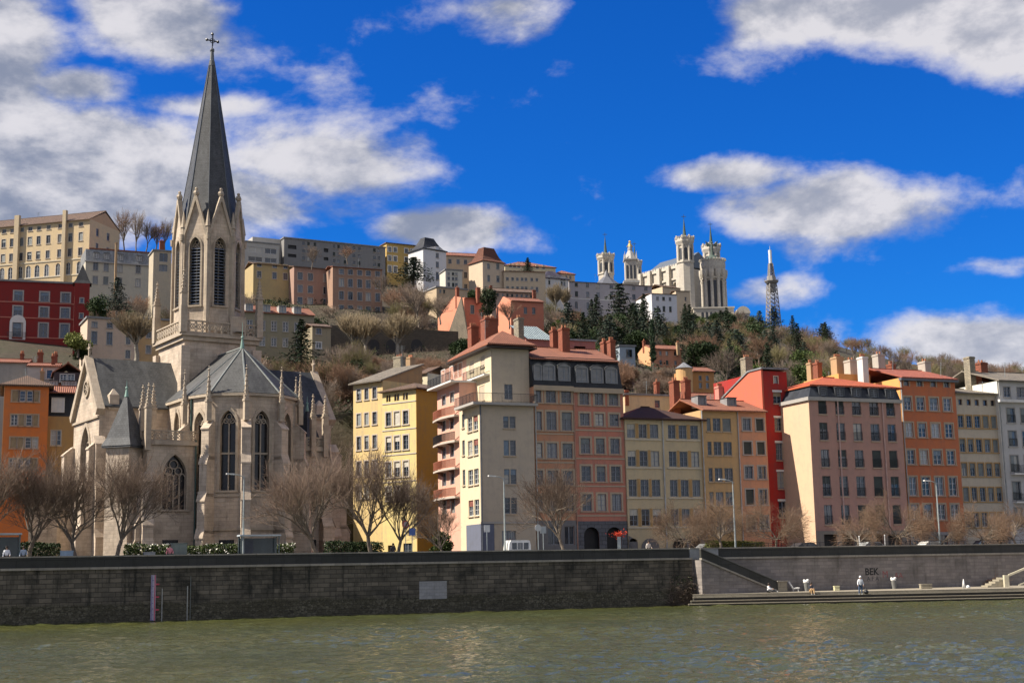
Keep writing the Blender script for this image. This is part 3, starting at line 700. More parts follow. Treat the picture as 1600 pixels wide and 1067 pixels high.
# small cream house and red/white chimney wall behind
hc = street_house('town_house', 'small cream house peeping over the bright yellow roof', 650, 590, 214, 668, 128, 585, 6, None, [(656, 660)], 590, [(584, 594)], 657, st(k='c', sw=0, sill=False, fr='grey'), z0=6)
hc.done(plaster('cream_small', (.66, .6, .42))); hc.gable(0, hc.W, 0, hc.D, hc.H, 1.2, 'x', TILEB, .3)
# --- corner building
cb = B('corner_building', 'tall cream and pink corner building with balconies and a roof terrace', 'apartment building', x=750, yref=700, line=LN, ang=68, z0=4.9)
W1 = cb.sx(835, 700); D1 = -0 + cb.lpt(684, 700, xl=0)[1]; DC = cb.lpt(718.5, 700, xl=0)[1]
zt = cb.sz(790, 634); 
CR = plaster('cream_corner', (.64, .54, .36), .1); PK = plaster('pink_corner', (.66, .36, .26), .12); GR = plaster('greige_front', (.46, .385, .29), .12); SHB = plaster('shop_blue', (.12, .135, .19), .15)
Wf = cb.wpx('F', (0, 0), 700, [(787, 795.6), (797.2, 806)], 796, [(650.5, 668.5), (687.5, 711.5), (732.5, 756), (777.5, 802)], st(k='chcs', sw=0, trim=None, sill=True, fr='grey', sh='blue'))
Wf += cb.wpx('F', (0, 0), 830, [(784, 806), (738, 745), (728 + 20, 760)][:1], 796, [(829, 853)], st(k='c', sw=0, sill=False, fr='grey', bars=0, name='shop_window'))
Wl = cb.wpx('L', (0, D1), 700, [(731, 738.5), (740, 747.3)], 738, [(650.5, 673), (687.5, 711), (733.5, 757), (781, 806)], st(k='cch', sw=0, trim=None, sill=True, fr='white', sh='red'))
Wl += cb.wpx('L', (0, D1), 700, [(722.4, 726.3)], 724, [(647, 668), (688, 711), (734, 758)], st(k='c', sw=0, trim=None, sill=True, fr='grey'))
Wp = cb.wpx('L', (0, D1), 700, [(690.5, 696.8), (703.3, 709.8)], 700, [(652, 672), (696, 715), (737, 758), (780, 802)], st(k='c', sw=.1, trim='white', sill=False, fr='grey'))
Wl += cb.wpx('L', (0, D1), 840, [(729, 745)], 738, [(825, 850)], st(k='c', sw=0, trim=None, sill=False, fr='grey', bars=0, name='shop_window'))
DCs = D1 - DC
cb.face('F', 0, W1, 0, D1, -1.5, zt, Wf)
cb.face('R', 0, W1, 0, D1, -1.5, zt); cb.face('B', 0, W1, 0, D1, -1.5, zt); cb.w.poly([(0, 0, zt), (W1, 0, zt), (W1, D1, zt), (0, D1, zt)])
cb.done(GR)
cb.w = MB(); cb.face('L', 0, W1, 0, DC, -1.5, zt, [(a - DCs, b2 - DCs, c, d, e) for a, b2, c, d, e in Wl]); cb.part('cream_wall', cb.w, CR)
cb.w = MB()
o_ = (0, D1, 0); 
zp = cb.sz(700, 606) if False else cb.lpt(718, 597, xl=0)[2]
def fL(yfar, ynear, z0, z1, wins, x=0, off=0):
    outer = rect(0, yfar - ynear, z0, z1); holes = [rect(a - off, b2 - off, c, d) for a, b2, c, d, e in wins]
    cb.w.holed((x, yfar, 0), (0, -1, 0), outer, holes, .22)
    for a, b2, c, d, e in wins:
        kd = cb.rng.choice(e.get('k', 'c')); me, g = win_mesh(round(b2 - a, 2), round(d - c, 2), kd, e.get('fr', 'white'), e.get('sh', 'grey'), e.get('trim'), e.get('sw', 0), e.get('sill', True), False, 2, False)
        wo = put('window', me, cb.root, (x, yfar - (a - off), c), -math.pi / 2)
        if g: put('pane', g, wo)
Wp += cb.wpx('L', (0, D1), 640, [(690.5, 696.8), (703.3, 709.8)], 700, [(615, 631)], st(k='c', sw=.1, trim='white', sill=False, fr='grey'))
fL(D1, DC + .005, -1.5, zp, Wp)
cb.w.poly([(0, D1, zp), (0, DC, zp), (4, DC, zp), (4, D1, zp)]); cb.w.box(.3, 6, D1 - .3, D1, zt, zp - .02)
cb.w.holed((0.01, DC, zt), (1, 0, 0), rect(0, 5, .01, zp - zt), [], 0)
cb.part('pink_wall', cb.w, PK)
# upper storeys set back behind the terrace
ux0 = cb.sx(768.5, 600, 1.6); ux1 = cb.sx(827, 600, 1.6); zu = cb.sz(800, 541, 1.6); uy = 1.6
cb.w = MB()
Wu = [(a, b2, c, d, e) for a, b2, c, d, e in cb.wpx('F', (uy, ux0), 610, [(788, 801)], 794, [(600, 624)], st(k='c', sw=0, trim=None, sill=False, fr='grey', name='terrace_door'))]
cb.face('F', ux0, ux1, uy, D1, zt, zu, Wu); cb.w.box(ux0 + .02, ux1, uy + .4, D1, zt, zu); cb.part('upper_wall', cb.w, GR)
cb.w = MB(); du = cb.lpt(729, 560, xl=ux0)[1]
Wq = cb.wpx('L', (ux0, D1), 575, [(734, 741), (751.5, 758)], 745, [(560, 577)], st(k='c', sw=0, trim=None, fr='grey'))
Wq += cb.wpx('L', (ux0, D1), 600, [(749, 757.5)], 752, [(603, 626)], st(k='c', sw=0, trim=None, fr='brown'))
fL(du, uy, zt, zu, Wq, x=ux0 - .03, off=D1 - du); cb.part('upper_cream_wall', cb.w, CR)
cb.w = MB(); Wr = cb.wpx('L', (ux0, D1), 575, [(690, 695.5), (703.5, 709.5), (716.5, 722.5)], 706, [(573, 594)], st(k='c', sw=.1, trim='white', sill=False, fr='grey'))
fL(D1, du + .01, zt, zu, Wr, x=ux0 - .03); cb.part('upper_pink_wall', cb.w, PK)
cb.hip(ux0, ux1, uy, D1 - .5, zu + .16, 2.0, TILE, .7)
ev = MB(); ev.box(ux0 - .9, ux1 + .7, uy - .85, D1 + .2, zu - .35, zu - .2); cb.part('eaves_board', ev, plain('eaves_dark', (.03, .02, .018), .8))
# terrace slab, railings and balconies
rl = MB(); rl.box(-1.0, W1 + .25, -.75, uy - .005, zt + .01, zt + .3); rl.box(-1.0, ux0, uy, 5.6, zt + .01, zt + .3); cb.part('terrace_slab', rl, TRIM['grey'])
def railing(b, p0, p1, h=1.0, st_=.14, mat=IRON, parent=None, name='railing', infill=None):
    m_ = MB(); p0 = Vector(p0); p1 = Vector(p1); d = p1 - p0; n = max(2, int(d.length / st_))
    m_.tube(p0 + Z * h, p1 + Z * h, .03, n=4); m_.tube(p0 + Z * .08, p1 + Z * .08, .02, n=4)
    for i in range(n + 1): q = p0 + d * (i / n); m_.tube(q, q + Z * h, .016 if i % 8 else .03, n=3)
    if infill: m_.prism([p0 + Z * .1, p1 + Z * .1, p1 + Z * (h - .08), p0 + Z * (h - .08)], d.cross(Z).normalized() * .02)
    return b.part(name, m_, mat, parent)
railing(cb, (-.95, -.7, zt + .3), (W1 + .2, -.7, zt + .3)); railing(cb, (-.95, -.7, zt + .3), (-.95, 5.6, zt + .3)); railing(cb, (W1 + .2, -.7, zt + .3), (W1 + .2, 1.3, zt + .3))
zl = zp
m_ = MB(); m_.box(-1.1, ux0 - .04, DC - .2, D1 + .6, zl + .01, zl + .22); cb.part('balcony_slab', m_, TRIM['white'])
railing(cb, (-1.05, D1 + .5, zl + .22), (-1.05, DC - .15, zl + .22)); 
m_ = MB(); m_.box(-.7 + ux0, ux0 - .04, uy + .6, du - .3, zl + .3, zl + .48); cb.part('balcony_slab', m_, TRIM['white'])
railing(cb, (ux0 - .66, uy + .65, zl + .48), (ux0 - .66, du - .3, zl + .48))
WOODR = plain('wooden_balcony', (.26, .09, .05), .8)
for i, yy in enumerate((649, 689, 731, 776)):
    z_ = cb.lpt(700, yy, xl=-.9)[2]
    m_ = MB(); n = 7
    ya, yb2 = DC + .25, D1 + .2
    pts = []
    for k in range(n + 1): t = k / n; pts.append((-.55 - .45 * math.sin(math.pi * t), ya + (yb2 - ya) * t))
    m_.prism([(p[0], p[1], z_ - .2) for p in pts] + [(0, yb2, z_ - .2), (0, ya, z_ - .2)], (0, 0, .2)); bo = cb.part('balcony', m_, TRIM['pale'])
    for k in range(2):
        c_ = MB(); yy2 = ya + (yb2 - ya) * (.25 + .5 * k); c_.prism([(-.01, yy2 - .12, z_ - .7), (-.01, yy2 - .12, z_ - .21), (-.8, yy2 - .12, z_ - .21)], (0, .24, 0)); cb.part('bracket', c_, plain('bracket_brown', (.12, .06, .04)), bo)
    mm = IRON if i == 1 else WOODR
    r_ = MB()
    for k in range(n):
        a = Vector((pts[k][0] + .03, pts[k][1], z_)); c = Vector((pts[k + 1][0] + .03, pts[k + 1][1], z_))
        r_.bar(a + Z * 1.0, c + Z * 1.0, .06, .06); r_.bar(a + Z * .12, c + Z * .12, .05, .05)
        for j in range(6): q = a + (c - a) * (j / 6); r_.bar(q + Z * .1, q + Z * 1.0, .05, .05)
    cb.part('railing', r_, mm, bo)
# ground floor blue paint, pipes
m_ = MB(); zs = cb.sz(760, 818); m_.box(-.05, cb.sx(772, 830), -.06, -.004, -1, zs); m_.box(-.06, -.004, 0, DC * .7, -1, zs)
cb.part('shop_front', m_, SHB)
cb.strip(-.08, W1, -.12, -.061, zs + .01, zs + .22, TRIM['grey'], 'string_course')
pipe(cb, .1, 0, -1, zt, .07, plain('pipe_dark', (.1, .11, .13), .5))
cb.chimney(733, 751, 509, 548, 164, BRICK, 1.3, 4); cb.chimney(754, 782, 497, 541, 161.5, BRICK, 1.6, 5); cb.chimney(806, 822, 496, 540, 164, STONEC, 1.5, 2)
# --- pink building with black mansard: two halves
def row_house(label, xl, xr, yref, ytop, dep=13, off=0.0, wsets=(), z0=4.9, extraw=None, name='town_house', yeave=None):
    bb = B(name, label, 'house', x=xl, yref=yref, line=LN + off, ang=68, z0=z0)
    bb.W = bb.sx(xr, yref) - .01; bb.H = bb.sz(xl + 10, ytop); bb.D = dep
    wins = []
    for (yr, cols, xr_, rows, s_) in wsets: wins += bb.wpx('F', (0, 0), yr, cols, xr_, rows, s_)
    if extraw: wins += extraw(bb)
    bb.wins = wins
    bb.box(0, bb.W, 0, dep, -1.5, bb.H, F=wins)
    return bb
def mansard(bb, x0, x1, z, h, inset=1.3, mat=None, yoff=0.0, dep=None):
    m_ = MB(); d = dep or bb.D; x1 -= .02; x0 += .02
    q0 = [(x0, yoff, z), (x1, yoff, z), (x1, d, z), (x0, d, z)]; q1 = [(x0, yoff + inset, z + h), (x1, yoff + inset, z + h), (x1, d - inset, z + h), (x0, d - inset, z + h)]
    m_.add(q0 + q1, [(0, 1, 5, 4), (1, 2, 6, 5), (2, 3, 7, 6), (3, 0, 4, 7), (4, 5, 6, 7)])
    return bb.part('mansard_roof', m_, mat or SLATE)
def dormer(bb, xc, w_, z, h, yf=.15, fr='grey', arch=True, mat=None, roofm=None, yb=1.6):
    """box dormer with a window in front"""
    d = MB(); hw = w_ / 2
    top = rounded(-hw, hw, 0, h - hw * .6, 8) if False else None
    pr = [(-hw - .16, 0)] + [(hw + .16, 0), (hw + .16, h)] + ([(hw * .6, h + hw * .42), (0, h + hw * .56), (-hw * .6, h + hw * .42)] if arch else []) + [(-hw - .16, h)]
    d.holed((xc, yf, z), (1, 0, 0), pr, [rect(-hw, hw, .08, h - .05)], .12)
    d.prism([(xc + a, yf + .13, z + c) for a, c in pr], (0, yb, 0))
    o = bb.part('dormer', d, mat or plain('dormer_frame', (.22, .22, .22), .6))
    r_ = MB(); pr2 = [(a * 1.08, c) for a, c in pr[2:]]
    for i in range(len(pr2) - 1): a, c = pr2[i], pr2[i + 1]; r_.prism([(xc + a[0], yf - .12, z + a[1] + .02), (xc + c[0], yf - .12, z + c[1] + .02), (xc + c[0], yf - .12, z + c[1] + .1), (xc + a[0], yf - .12, z + a[1] + .1)], (0, yb + .3, 0))
    bb.part('dormer_roof', r_, roofm or plain('lead_cap', (.06, .065, .07), .5), o)
    me, g = win_mesh(round(w_, 2), round(h - .13, 2), 'c', fr, 'grey', None, 0, False)
    wo = put('dormer_window', me, bb.root, (xc - hw, yf - .03, z + .08)); put('pane', g, wo)
SX_ = st(k='cccch', sw=.22, trim='tan', fr='grey', sh='grey')
pa = row_house('salmon house with black mansard roof and tan window frames, next to the cream corner building', 835.5, 897, 700, 604, off=.5,
    wsets=[(640, [(838, 846), (853.5, 869), (877.5, 893)], 861, [(610, 629), (643, 672), (692, 715.5), (735, 757), (774, 798)], SX_),
           (835, [(856, 875), (882, 897)], 861, [(822, 851)], st(k='c', sw=0, sill=False, fr='grey', bars=0, name='shop_window'))])
pa.done(plaster('salmon_left', (.50, .235, .125)))
pb_ = row_house('coral pink house under the right half of the black mansard, with two grey arches below', 897, 976, 700, 607.5, off=.52,
    wsets=[(640, [(906, 920.5), (929.5, 943), (951.8, 966.5)], 930, [(613, 632.5), (646, 665), (684.5, 708.5), (728, 752), (771.5, 798)], SX_)],
    extraw=lambda bb: [(bb.sx(911, 840), bb.sx(937, 840), .1, bb.sz(924, 822), st(k='x', arch=1, sw=0, sill=False, name='archway')), (bb.sx(946.5, 840), bb.sx(972, 840), .1, bb.sz(958, 822), st(k='x', arch=1, sw=0, sill=False, name='archway'))])
pb_.done(plaster('coral_right', (.50, .19, .125)))
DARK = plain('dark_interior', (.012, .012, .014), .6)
for bb in (pa, pb_):
    for yy in (606,): bb.strip(0, bb.W, -.35, -.003, bb.H - .45, bb.H + .12, TRIM['tan'])
    for yy in ((672.5, 717) if bb is pa else (667, 711, 754, 800)):
        z_ = bb.sz(870 if bb is pa else 930, yy + 1); bb.strip(0, bb.W, -.06, -.003, z_ - .4, z_ - .24, TRIM['tan'], 'string_course')
    mansard(bb, 0, bb.W, bb.H + .1, bb.sz(900, 562) - bb.H + .3, 1.1)
cols = [(829, 845), (850, 867), (873.5, 891)]
for bb, cs in ((pa, [(837, 846), (851, 866.5), (875, 890)]), (pb_, [(902.5, 918), (926, 941.5), (948.5, 963.5)])):
    for a, c in cs:
        xa, xc = bb.sx(a, 580), bb.sx(c, 580); dormer(bb, (xa + xc) / 2, (xc - xa), bb.H + .75, 1.75, .12)
    bb.gable(0, bb.W, .9, 12.5, bb.sz(900, 561), 2.2, 'x', TILE, .35, og=-.02)
m_ = MB(); zs = pb_.sz(930, 814)
m_.holed((-.05, -.12, 0), (1, 0, 0), rect(0, pb_.W, -1, zs), [rounded(a + .13, b2 - .03, c, d - (b2 - a) / 2) for a, b2, c, d, e in pb_.wins if e.get('arch')], .11); pb_.part('ground_floor_stone', m_, ashlar('grey_blue_stone', (.13, .135, .15), (.10, .105, .12), .9, .45, .03, .3))
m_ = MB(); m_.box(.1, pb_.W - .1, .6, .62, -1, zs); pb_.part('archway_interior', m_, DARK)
zs = pa.sz(860, 813); m_ = MB(); m_.holed((0, -.1, 0), (1, 0, 0), rect(0, pa.W, -1, zs), [rect(a, b2, c, d) for a, b2, c, d, e in pa.wins if e.get('name') == 'shop_window'], .09); pa.part('ground_floor_stone', m_, plaster('shop_grey', (.17, .165, .165)))
pipe(pb_, .1, 0, -1, pb_.H, .08, plain('pipe_salmon', (.36, .2, .14)))
for q in ((861, 874, 515, 562, 164, BRICK, 1.0, 3), (875, 893, 512, 564, 162, BRICK, 1.2, 2)): pa.chimney(*q)
for q in ((941, 951, 533, 566, 166, BRICK, 1.0, 2), (951, 964, 531, 566, 164.5, BRICK, 1.0, 3)): pb_.chimney(*q)
# --- cream building, two groups of three ochre framed windows
S3 = st(k='cccch', sw=.02, trim=None, fr='grey', sh='cream', sill=False)
cc3 = [(979.5, 992), (998, 1010.5), (1015.5, 1028.5), (1043.5, 1055.5), (1060.5, 1072.5), (1078.5, 1090.5)]
hd = row_house('low cream house with dark red roof and ochre panels between its grouped windows', 976.5, 1096, 670, 655, off=.3,
    wsets=[(670, cc3, 1020, [(663, 684.5), (704.5, 728.5), (749, 775.5), (795, 821)], S3)],
    extraw=lambda bb: [(bb.sx(x0, 850), bb.sx(x1, 850), .1, bb.sz((x0 + x1) / 2, 840.5), st(k='x', arch=1, sw=0, sill=False, name='archway')) for x0, x1 in ((982, 996), (1002, 1030), (1051, 1073), (1077, 1096))])
hd.done(plaster('cream_pale', (.52, .42, .255), .15))
m_ = MB(); zs = hd.sz(1040, 836); m_.holed((0, -.1, 0), (1, 0, 0), rect(0, hd.W, -1, zs), [rounded(a, b2, c, d - (b2 - a) / 2) for a, b2, c, d, e in hd.wins if e.get('arch')], .09); hd.part('ground_floor_stone', m_, plaster('grey_base', (.16, .155, .155)))
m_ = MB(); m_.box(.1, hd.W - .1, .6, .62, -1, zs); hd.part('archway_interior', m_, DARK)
pn = MB()
for (y0, y1) in ((662, 685), (703, 729), (748, 776), (794, 822)):
    z1_, z0_ = hd.sz(1020, y0), hd.sz(1020, y1)
    for (a, c) in ((0, 1), (1, 2), (3, 4), (4, 5)):
        xa, xc = hd.sx(cc3[a][1], 670) + .06, hd.sx(cc3[c][0], 670) - .06; pn.box(xa, xc, -.03, -.003, z0_, z1_)
    for g0, g1 in ((0, 2), (3, 5)): hd_x0, hd_x1 = hd.sx(cc3[g0][0], 670) - .3, hd.sx(cc3[g1][1], 670) + .3; hd.strip(hd_x0, hd_x1, -.12, -.003, z0_ - .22, z0_ - .05, TRIM['cream'], 'sill')
hd.part('window_panel', pn, TRIM['ochre'])
pipe(hd, hd.sx(1036, 700), 0, -1, hd.H, .09)
hd.hip(0, hd.W, 0, 9, hd.H + .15, 1.9, [tiles('tiles_dark_x', (.085, .03, .02), (.05, .022, .018), 0), tiles('tiles_dark_y', (.30, .08, .04), (.2, .06, .04), 1)], .55)
# --- tan and peach pair
he = row_house('tan house with rows of three grouped windows under a red tiled roof', 1097, 1153.5, 700, 641, off=.1,
    wsets=[(665, [(1104.3, 1110.5), (1113.8, 1126), (1129, 1142)], 1122, [(653.5, 673.5), (690, 711), (731, 752), (768.5, 789), (808, 828)], st(k='cchs', sw=.03, trim=None, fr='grey', sh='grey'))])
he.done(plaster('tan_house', (.50, .32, .145), .14)); he.gable(0, he.W, 0, 10, he.H + .05, 1.7, 'x', TILE, .55, og=.0)
hf = row_house('narrow peach house with pale framed windows beside the red tower house', 1153.5, 1199, 700, 642.5, off=.12,
    wsets=[(665, [(1160.5, 1173), (1181.3, 1193.2)], 1167, [(653.5, 672.5), (690, 709.5), (728, 747.5), (764.5, 788), (806, 828)], st(k='ccs', sw=.16, trim='grey', fr='grey', sh='dark'))])
hf.done(plaster('peach_house', (.56, .27, .155), .14)); hf.gable(0, hf.W, 0, 10, hf.H + .05, 1.7, 'x', TILE, .55, og=.0)
# --- red tower house
hr = row_house('deep red narrow tower house with a sunlit side wall, between peach and pink houses', 1198, 1235, 700, 580, dep=12, off=.9,
    wsets=[(700, [(1212, 1224.8)], 1217, [(613, 630), (653, 673), (692, 718.5), (737, 763), (783, 808)], st(k='csch', sw=0, trim=None, fr='grey', sh='wood')),
           (600, [(1209.5, 1215.5)], 1212, [(588, 599)], st(k='c', sw=.1, trim='cream', fr='grey', sill=False))])
for w0 in hr.wins[:5]: hr.strip(w0[0] - .1, w0[1] + .1, -.05, -.003, w0[3] + .02, w0[3] + .28, TRIM['white'], 'lintel')
hr.done(plaster('deep_red', (.36, .016, .010), .2))
# rear wing with a sloping roof: the sunlit red side wall
m_ = MB(); hz = hr.H
yb1 = hr.lpt(1142, 607, xl=0)[1] if False else 24
lw = [(-.03, .0, -1), (-.03, .0, hz + .2), (-.03, 2.5, hz + .2), (-.03, 12, hz - 3.4), (-.03, 24, hz - 5.5), (-.03, 24, -1)]
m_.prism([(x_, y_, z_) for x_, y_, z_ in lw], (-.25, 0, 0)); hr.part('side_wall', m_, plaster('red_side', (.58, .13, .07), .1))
m_ = MB(); m_.box(-.4, hr.W + .15, -.3, 3, hz + .2, hz + .42); m_.prism([(-.4, 3, hz + .2), (-.4, 12, hz - 3.3), (-.4, 24, hz - 5.4), (-.4, 24, hz - 5.2), (-.4, 12, hz - 3.1), (-.4, 3, hz + .41)], (hr.W + .5, 0, 0)); hr.part('roof', m_, ZINC)
hr.chimney(1161, 1179, 558, 604, 186, STONEC, 1.3, 3)
# --- pink mansard block
hp = row_house('large dusty pink block with black mansard and a sunlit peach side wall', 1268, 1412, 700, 622, dep=16, off=-5.6,
    wsets=[(640, [(1279, 1291.5), (1305.5, 1318.5), (1331.5, 1345), (1358.5, 1372.5), (1385, 1397.5)], 1285, [(625.5, 646.5), (660, 687), (702, 729), (743.5, 774.5), (788.5, 819)], st(k='ccchs', sw=.0, trim=None, fr='grey', sh='dark', rail=True))],
    extraw=lambda bb: [(bb.sx(a, 840), bb.sx(c, 840), .1, bb.sz(a, 834.5), st(k='x', sw=0, sill=False, name='shop_opening')) for a, c in ((1287, 1308), (1315, 1334), (1343, 1362), (1367, 1380), (1387, 1409))])
hp.done(plaster('dusty_pink', (.42, .235, .185), .14))
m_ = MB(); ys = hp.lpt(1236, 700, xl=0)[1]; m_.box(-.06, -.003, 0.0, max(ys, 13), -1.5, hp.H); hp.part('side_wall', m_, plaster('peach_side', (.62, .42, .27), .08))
m_ = MB(); zs = hp.sz(1320, 829); m_.holed((-.02, -.09, 0), (1, 0, 0), rect(0, hp.W, -1, zs), [rect(a + .02, b2 + .02, c, d) for a, b2, c, d, e in hp.wins if e.get('name') == 'shop_opening'], .08); hp.part('ground_floor_stone', m_, plaster('shop_tan', (.24, .21, .18)))
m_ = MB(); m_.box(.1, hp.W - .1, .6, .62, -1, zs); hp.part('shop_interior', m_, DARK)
hp.strip(-.3, hp.W, -.3, -.003, hp.H - .3, hp.H + .12, TRIM['grey']); hp.strip(-.3, -.061, 0, 13, hp.H - .3, hp.H + .12, TRIM['grey'])
mh = hp.sz(1300, 602) - hp.H
m_ = MB(); q0 = [(0, 0, hp.H + .1), (hp.W, 0, hp.H + .1), (hp.W, 13, hp.H + .1), (0, 13, hp.H + .1)]; q1 = [(.9, .8, hp.H + mh), (hp.W, .8, hp.H + mh), (hp.W, 12, hp.H + mh), (.9, 12, hp.H + mh)]
m_.add(q0 + q1, [(0, 1, 5, 4), (1, 2, 6, 5), (2, 3, 7, 6), (3, 0, 4, 7), (4, 5, 6, 7)]); hp.part('mansard_roof', m_, slate('slate_blue', (.028, .034, .045), .4))
for a, c in ((1283, 1291), (1308, 1318), (1334, 1344), (1361, 1371), (1387, 1397)):
    xa, xc = hp.sx(a, 610), hp.sx(c, 610); dormer(hp, (xa + xc) / 2, xc - xa, hp.H + .3, 1.05, .02, arch=False, mat=plain('dormer_dark', (.05, .055, .065), .5), yb=1.0)
hp.hip(.9, hp.W + .6, .8, 12, hp.H + mh + .12, 1.8, [tiles('tiles_orange_x', (.58, .13, .045), (.45, .1, .04), 0), tiles('tiles_orange_y', (.58, .13, .045), (.45, .1, .04), 1)], .3)
for xq in (1312, 1382): pipe(hp, hp.sx(xq, 700), 0, 2.5, hp.H, .09, plain('pipe_pink', (.5, .33, .28)))
for q in ((1265, 1272, 566, 600, 186, OCHREC, 1.0, 2), (1274, 1287, 566, 602, 185, BRICK, 1.2, 2), (1303, 1322, 557, 600, 184, OCHREC, 1.4, 4), (1324, 1343, 562, 602, 182, RENDERC, 1.4, 2), (1344, 1359, 557, 602, 177, WHITEC, 1.2, 4)): hp.chimney(*q)
# --- orange house
ho = row_house('orange red house with four columns of pale framed windows', 1413, 1499, 700, 591, dep=12, off=.1,
    wsets=[(600, [(1412.5, 1420), (1433, 1441), (1454.5, 1462), (1475, 1483)], 1437, [(594, 603.5)], st(k='c', sw=.18, trim='tan', fr='grey', sill=False, bars=0)),
           (700, [(1417, 1428.5), (1437, 1449), (1457.5, 1470.5), (1479, 1491)], 1443, [(621, 641), (661, 683), (703, 725), (745, 774), (787.5, 812)], st(k='ccch', sw=.2, trim='tan', fr='white', sh='blue'))],
    extraw=lambda bb: [(bb.sx(a, 840), bb.sx(c, 840), .1, bb.sz(a, 836), st(k='c', sw=0, sill=False, fr='grey', bars=0, name='shop_window')) for a, c in ((1424, 1440), (1449, 1480), (1489, 1498))])
ho.done(plaster('orange_red', (.52, .155, .06), .14))
zs = ho.sz(1450, 831); m_ = MB(); m_.holed((0, -.09, 0), (1, 0, 0), rect(0, ho.W, -1, zs), [rect(a, b2, c, d) for a, b2, c, d, e in ho.wins if e.get('name') == 'shop_window'], .08); ho.part('ground_floor_stone', m_, plaster('stone_light', (.33, .31, .30)))
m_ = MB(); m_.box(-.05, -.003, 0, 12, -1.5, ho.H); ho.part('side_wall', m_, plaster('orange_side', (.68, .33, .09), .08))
ho.gable(0, ho.W, 0, 12, ho.H + .1, 1.8, 'x', [tiles('tiles_coral_x', (.45, .13, .08), (.34, .1, .06), 0), TILE[1]], .6, og=.1)
m_ = MB(); m_.box(-.2, ho.W + .2, -.55, -.003, ho.H - .35, ho.H - .02); ho.part('eaves_board', m_, plain('eaves_grey', (.12, .13, .15), .7))
m_ = MB(); m_.box(-5, -.06, 6, 14, ho.H - 6, ho.H + 1.2); ho.part('rear_wing', m_, plaster('orange_side', (.68, .33, .09), .08))
pipe(ho, .05, 0, -1, ho.H, .08)
for q in ((1368, 1386, 553, 586, 184, RENDERC, 1.3, 2), (1390, 1402, 568, 580, 186, BRICK, 1.2, 4), (1441, 1458, 564, 590, 182, RENDERC, 1.5, 2)): ho.chimney(*q)
# --- cream house with five ochre framed columns
c5 = [(1508, 1516.5), (1521.5, 1530), (1534, 1543), (1547.5, 1556), (1560.5, 1568.5)]
hg = row_house('cream house with five narrow window columns framed in yellow', 1499, 1567, 735, 615, dep=12, off=.4,
    wsets=[(628, [(1497.5, 1503), (1510.5, 1516.5), (1523, 1529), (1536, 1542), (1548, 1553.5)], 1513, [(624, 633)], st(k='c', sw=.05, trim='tan', fr='brown', sill=False, bars=0)),
           (735, [(1502.5, 1511), (1515.5, 1524), (1528.5, 1537), (1541.5, 1550), (1554.5, 1562.5)], 1519, [(649.5, 668), (686, 706), (723.5, 743.5), (761.5, 783), (801, 823)], st(k='csch', sw=.16, trim='ochre', fr='grey', sh='grey'))],
    extraw=lambda bb: [(bb.sx(a, 845), bb.sx(c, 845), .1, bb.sz(a, 840), st(k='x', arch=1, sw=0, sill=False, name='archway')) for a, c in ((1528, 1548), (1552, 1573))])
hg.done(plaster('cream_right', (.50, .43, .33), .13))
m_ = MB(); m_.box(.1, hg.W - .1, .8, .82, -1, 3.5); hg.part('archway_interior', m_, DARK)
hg.gable(0, hg.W, 0, 12, hg.H + .05, 1.3, 'x', TILEG, .6, og=.05)
for a, c, d in ((0, .42, 0),): pass
for w0 in range(5):
    pass
# --- grey white house at the right edge
hh = row_house('tall grey white house with balconies at the right edge of the row', 1566, 1680, 700, 596, dep=13, off=-.2,
    wsets=[(615, [(1568, 1579), (1589, 1605), (1620, 1632), (1645, 1657)], 1572, [(604, 620)], st(k='c', sw=.05, trim='grey', fr='grey')),
           (700, [(1577, 1590), (1599, 1612), (1625, 1638), (1650, 1663)], 1582, [(637.5, 660), (673, 697), (711, 737), (752, 781), (793, 820)], st(k='co', sw=.12, trim='grey', fr='grey', rail=True))])
hh.done(plaster('grey_white', (.46, .45, .44), .13)); hh.gable(0, hh.W, 0, 13, hh.H + .1, 2.0, 'x', TILEG, .5)
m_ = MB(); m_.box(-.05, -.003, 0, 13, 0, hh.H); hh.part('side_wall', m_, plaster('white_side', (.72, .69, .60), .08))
z_ = hh.sz(1575, 629); hh.strip(-.3, hh.W, -.6, -.003, z_, z_ + .35, TRIM['white'])
for yy in (739.5, 783.5): z_ = hh.sz(1585, yy); hh.strip(1.0, hh.W, -.8, -.003, z_ - .2, z_, TRIM['white'], 'balcony'); railing(hh, (1.0, -.75, z_), (hh.W, -.75, z_))
m_ = MB(); m_.box(.2, 6, 13.1, 26, 5, hh.H - 1.5); m_.box(-9, -.06, 9, 20, 5, hh.H - .2); hh.part('rear_wing', m_, plaster('white_side', (.72, .69, .60), .08))
hh.chimney(1511, 1526, 557, 610, 184, STONEC, 1.2, 0); hh.chimney(1528, 1547, 566, 600, 186, BRICK, 1.5, 2)
